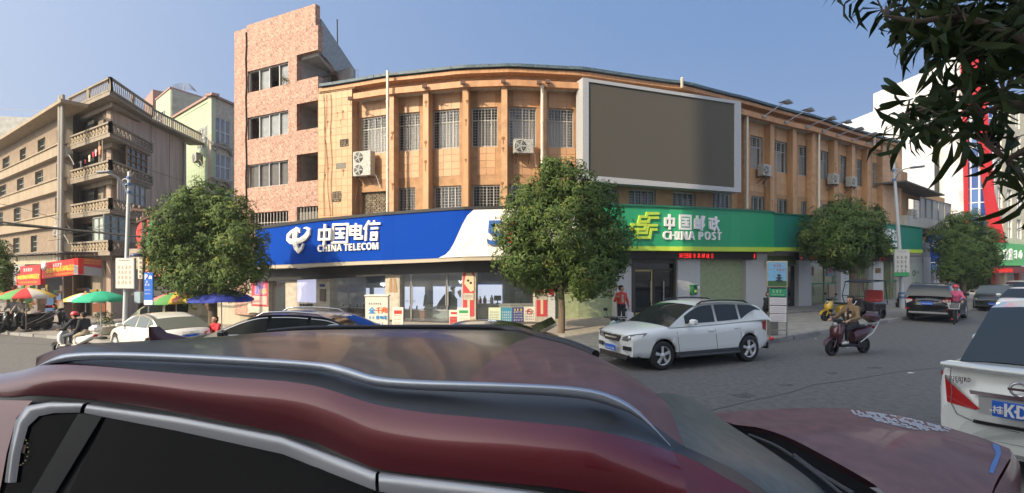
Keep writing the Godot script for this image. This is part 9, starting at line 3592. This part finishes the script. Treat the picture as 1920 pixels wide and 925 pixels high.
	m.box(Vector3(0.65, 0.72, 0), Vector3(0.3, 0.01, 0.32))
	stuff(obj("basket", m, mat("alloy"), bk))
	var cy := riding(0.02)
	cy.merge({"pelvis": Vector3(-0.2, 0.98, 0), "chest": Vector3(-0.1, 1.28, 0), "neck": Vector3(-0.06, 1.48, 0), "lelbow": Vector3(0.08, 1.14, -0.3), "relbow": Vector3(0.08, 1.14, 0.3), "lhand": Vector3(0.26, 1.06, -0.27), "rhand": Vector3(0.26, 1.06, 0.27), "lknee": Vector3(0.16, 0.78, -0.12), "rknee": Vector3(0.1, 0.62, 0.12), "lfoot": Vector3(0.0, 0.38, -0.13), "rfoot": Vector3(-0.04, 0.16, 0.13)}, true)
	person("cyclist in a pink top with a red helmet riding beside the black SUV", p, t, cy, {"top": Color(0.55, 0.10, 0.20), "sleeve": dark, "legs": dark, "shoe": Color(0.4, 0.05, 0.05), "helmet": ["helmet_red", 0.5, 0.02, 0.03]}, 1.0)
	p = spot(1165, 20.6, 0.11)
	person("person in an open red jacket standing with a pole before the white pillar", p, turn_to(0.3, 0.95), {"pelvis": Vector3(0, 0.92, 0), "chest": Vector3(0, 1.24, 0), "neck": Vector3(0.01, 1.46, 0), "look": 0.9, "lelbow": Vector3(0, 1.1, -0.28), "lhand": Vector3(0.06, 0.86, -0.3), "relbow": Vector3(0.02, 1.12, 0.3), "rhand": Vector3(0.2, 1.26, 0.3),
		"lknee": Vector3(0.02, 0.5, -0.1), "rknee": Vector3(0.02, 0.5, 0.1), "lfoot": Vector3(-0.02, 0.0, -0.11), "rfoot": Vector3(0, 0.0, 0.11)}, {"top": Color(0.5, 0.07, 0.05), "inner": Color(0.4, 0.36, 0.3), "legs": dark, "shoe": dark, "bulk": 1.05})
	m = M.new()
	m.tube([Vector3.ZERO, Vector3(-0.06, 1.95, 0)], 0.014, 6)
	var pole := obj("carrying_pole", m, mat("bamboo", 0.4, 0.22, 0.08, 0.6))
	pole.position = p + Vector3(-0.2, 0, 0.25)
	tag(pole, "thin bamboo pole held by the person in the red jacket", "pole")
	m = M.new()
	m.bevel(Vector3(0, 0.17, 0), Vector3(0.26, 0.32, 0.1), 0.03)
	m.tube([Vector3(-0.06, 0.32, 0), Vector3(0, 0.5, 0), Vector3(0.06, 0.32, 0)], 0.008, 5)
	var bag := obj("white_bag", m, mat("bag_white", 0.62, 0.62, 0.66, 0.6))
	bag.position = p + Vector3(0.33, 0.32, 0.12)
	tag(bag, "white carrier bag in the hand of the person in the red jacket", "bag")
	var sit := {"pelvis": Vector3(0, 0.42, 0), "chest": Vector3(0.08, 0.72, 0), "neck": Vector3(0.14, 0.92, 0), "nod": -0.3, "lelbow": Vector3(0.22, 0.6, -0.24), "relbow": Vector3(0.22, 0.6, 0.24), "lhand": Vector3(0.38, 0.52, -0.1), "rhand": Vector3(0.38, 0.52, 0.1), "lknee": Vector3(0.38, 0.46, -0.12), "rknee": Vector3(0.38, 0.46, 0.12), "lfoot": Vector3(0.36, 0, -0.12), "rfoot": Vector3(0.36, 0, 0.12)}
	for q in [[1437, 24.5, 0.2, 0.3, Color(0.02, 0.02, 0.022), "person in black sitting on the step behind the bus stop board"], [1687, 31.2, 0.12, 0.5, Color(0.14, 0.12, 0.16), "person in grey-purple sitting low beside the right lamp post"], [408, 18.6, 0.11, -0.4, Color(0.5, 0.03, 0.04), "person in red sitting under the blue umbrella right of the white saloon"]]:
		var at := spot(q[0], q[1], q[2])
		person(q[5], at, turn_to(q[3], 0.9), sit, {"top": q[4], "legs": dark, "shoe": dark})
		m = M.new()
		m.bevel(Vector3(0, 0.15, 0), Vector3(0.3, 0.3, 0.3), 0.03)
		var st := obj("low_stool", m, mat("stool_dark", 0.05, 0.04, 0.04, 0.7))
		st.position = at
		tag(st, "low dark stool under the " + String(q[5]).split(" sitting")[0], "stool")

func build_left_life():
	var p := spot(1622, 24.6, 0.11)
	var t := turn_to(-0.9, 0.45)
	var th := thing("three_wheeler", "dark three-wheeled cart with a framed canopy parked before the right kerb tree", "three-wheeler", p, t)
	var blk := mat("trim_black")
	var m: M
	for q in [[0.75, 0.0], [-0.6, -0.45], [-0.6, 0.45]]:
		var w := Node3D.new()
		w.name = "wheel"
		th.add_child(w, true)
		w.position = Vector3(q[0], 0.25, q[1])
		wheel(w, 0.25, 0.12, 1.0, 5, blk)
	m = M.new()
	m.bevel(Vector3(-0.45, 0.55, 0), Vector3(1.0, 0.4, 0.9), 0.06)
	m.bevel(Vector3(0.55, 0.65, 0), Vector3(0.25, 0.6, 0.5), 0.06)
	obj("body", m, paint("cart_dark", 0.03, 0.025, 0.03), th)
	m = M.new()
	m.bevel(Vector3(-0.45, 0.85, 0), Vector3(0.5, 0.14, 0.8), 0.04)
	m.bevel(Vector3(-0.75, 1.1, 0), Vector3(0.12, 0.5, 0.8), 0.04)
	obj("seat", m, mat("seat_red", 0.35, 0.04, 0.04, 0.6), th)
	m = M.new()
	for s in [-0.5, 0.5]: m.tube([Vector3(0.7, 0.6, s), Vector3(0.95, 1.1, s), Vector3(0.7, 1.75, s), Vector3(-0.75, 1.8, s), Vector3(-0.95, 0.7, s)], 0.025, 6)
	for x in [[0.7, 1.75], [-0.75, 1.8], [0.95, 1.1]]: m.bar(Vector3(x[0], x[1], -0.5), Vector3(x[0], x[1], 0.5), 0.04, 0.04)
	obj("frame", m, mat("cart_frame", 0.02, 0.035, 0.04, 0.4), th)
	m = M.new()
	m.loft([[Vector3(0.75, 1.77, -0.55), Vector3(0.75, 1.77, 0.55)], [Vector3(0, 1.86, -0.55), Vector3(0, 1.86, 0.55)], [Vector3(-0.8, 1.82, -0.55), Vector3(-0.8, 1.82, 0.55)]])
	obj("canopy", m, mat("canopy_dark", 0.03, 0.035, 0.05, 0.6), th)
	m = M.new()
	m.quad(Vector3(0.93, 1.12, -0.47), Vector3(0.93, 1.12, 0.47), Vector3(0.71, 1.7, 0.47), Vector3(0.71, 1.7, -0.47))
	obj("windscreen", m, glass("shop_glass", 0.30, 0.36, 0.38, 0.05), th)
	scooter("yellow shared scooter parked left of the three-wheeled cart", spot(1572, 23.6, 0.11), turn_to(-0.95, 0.3), paint("scooter_yellow", 0.55, 0.34, 0.02))
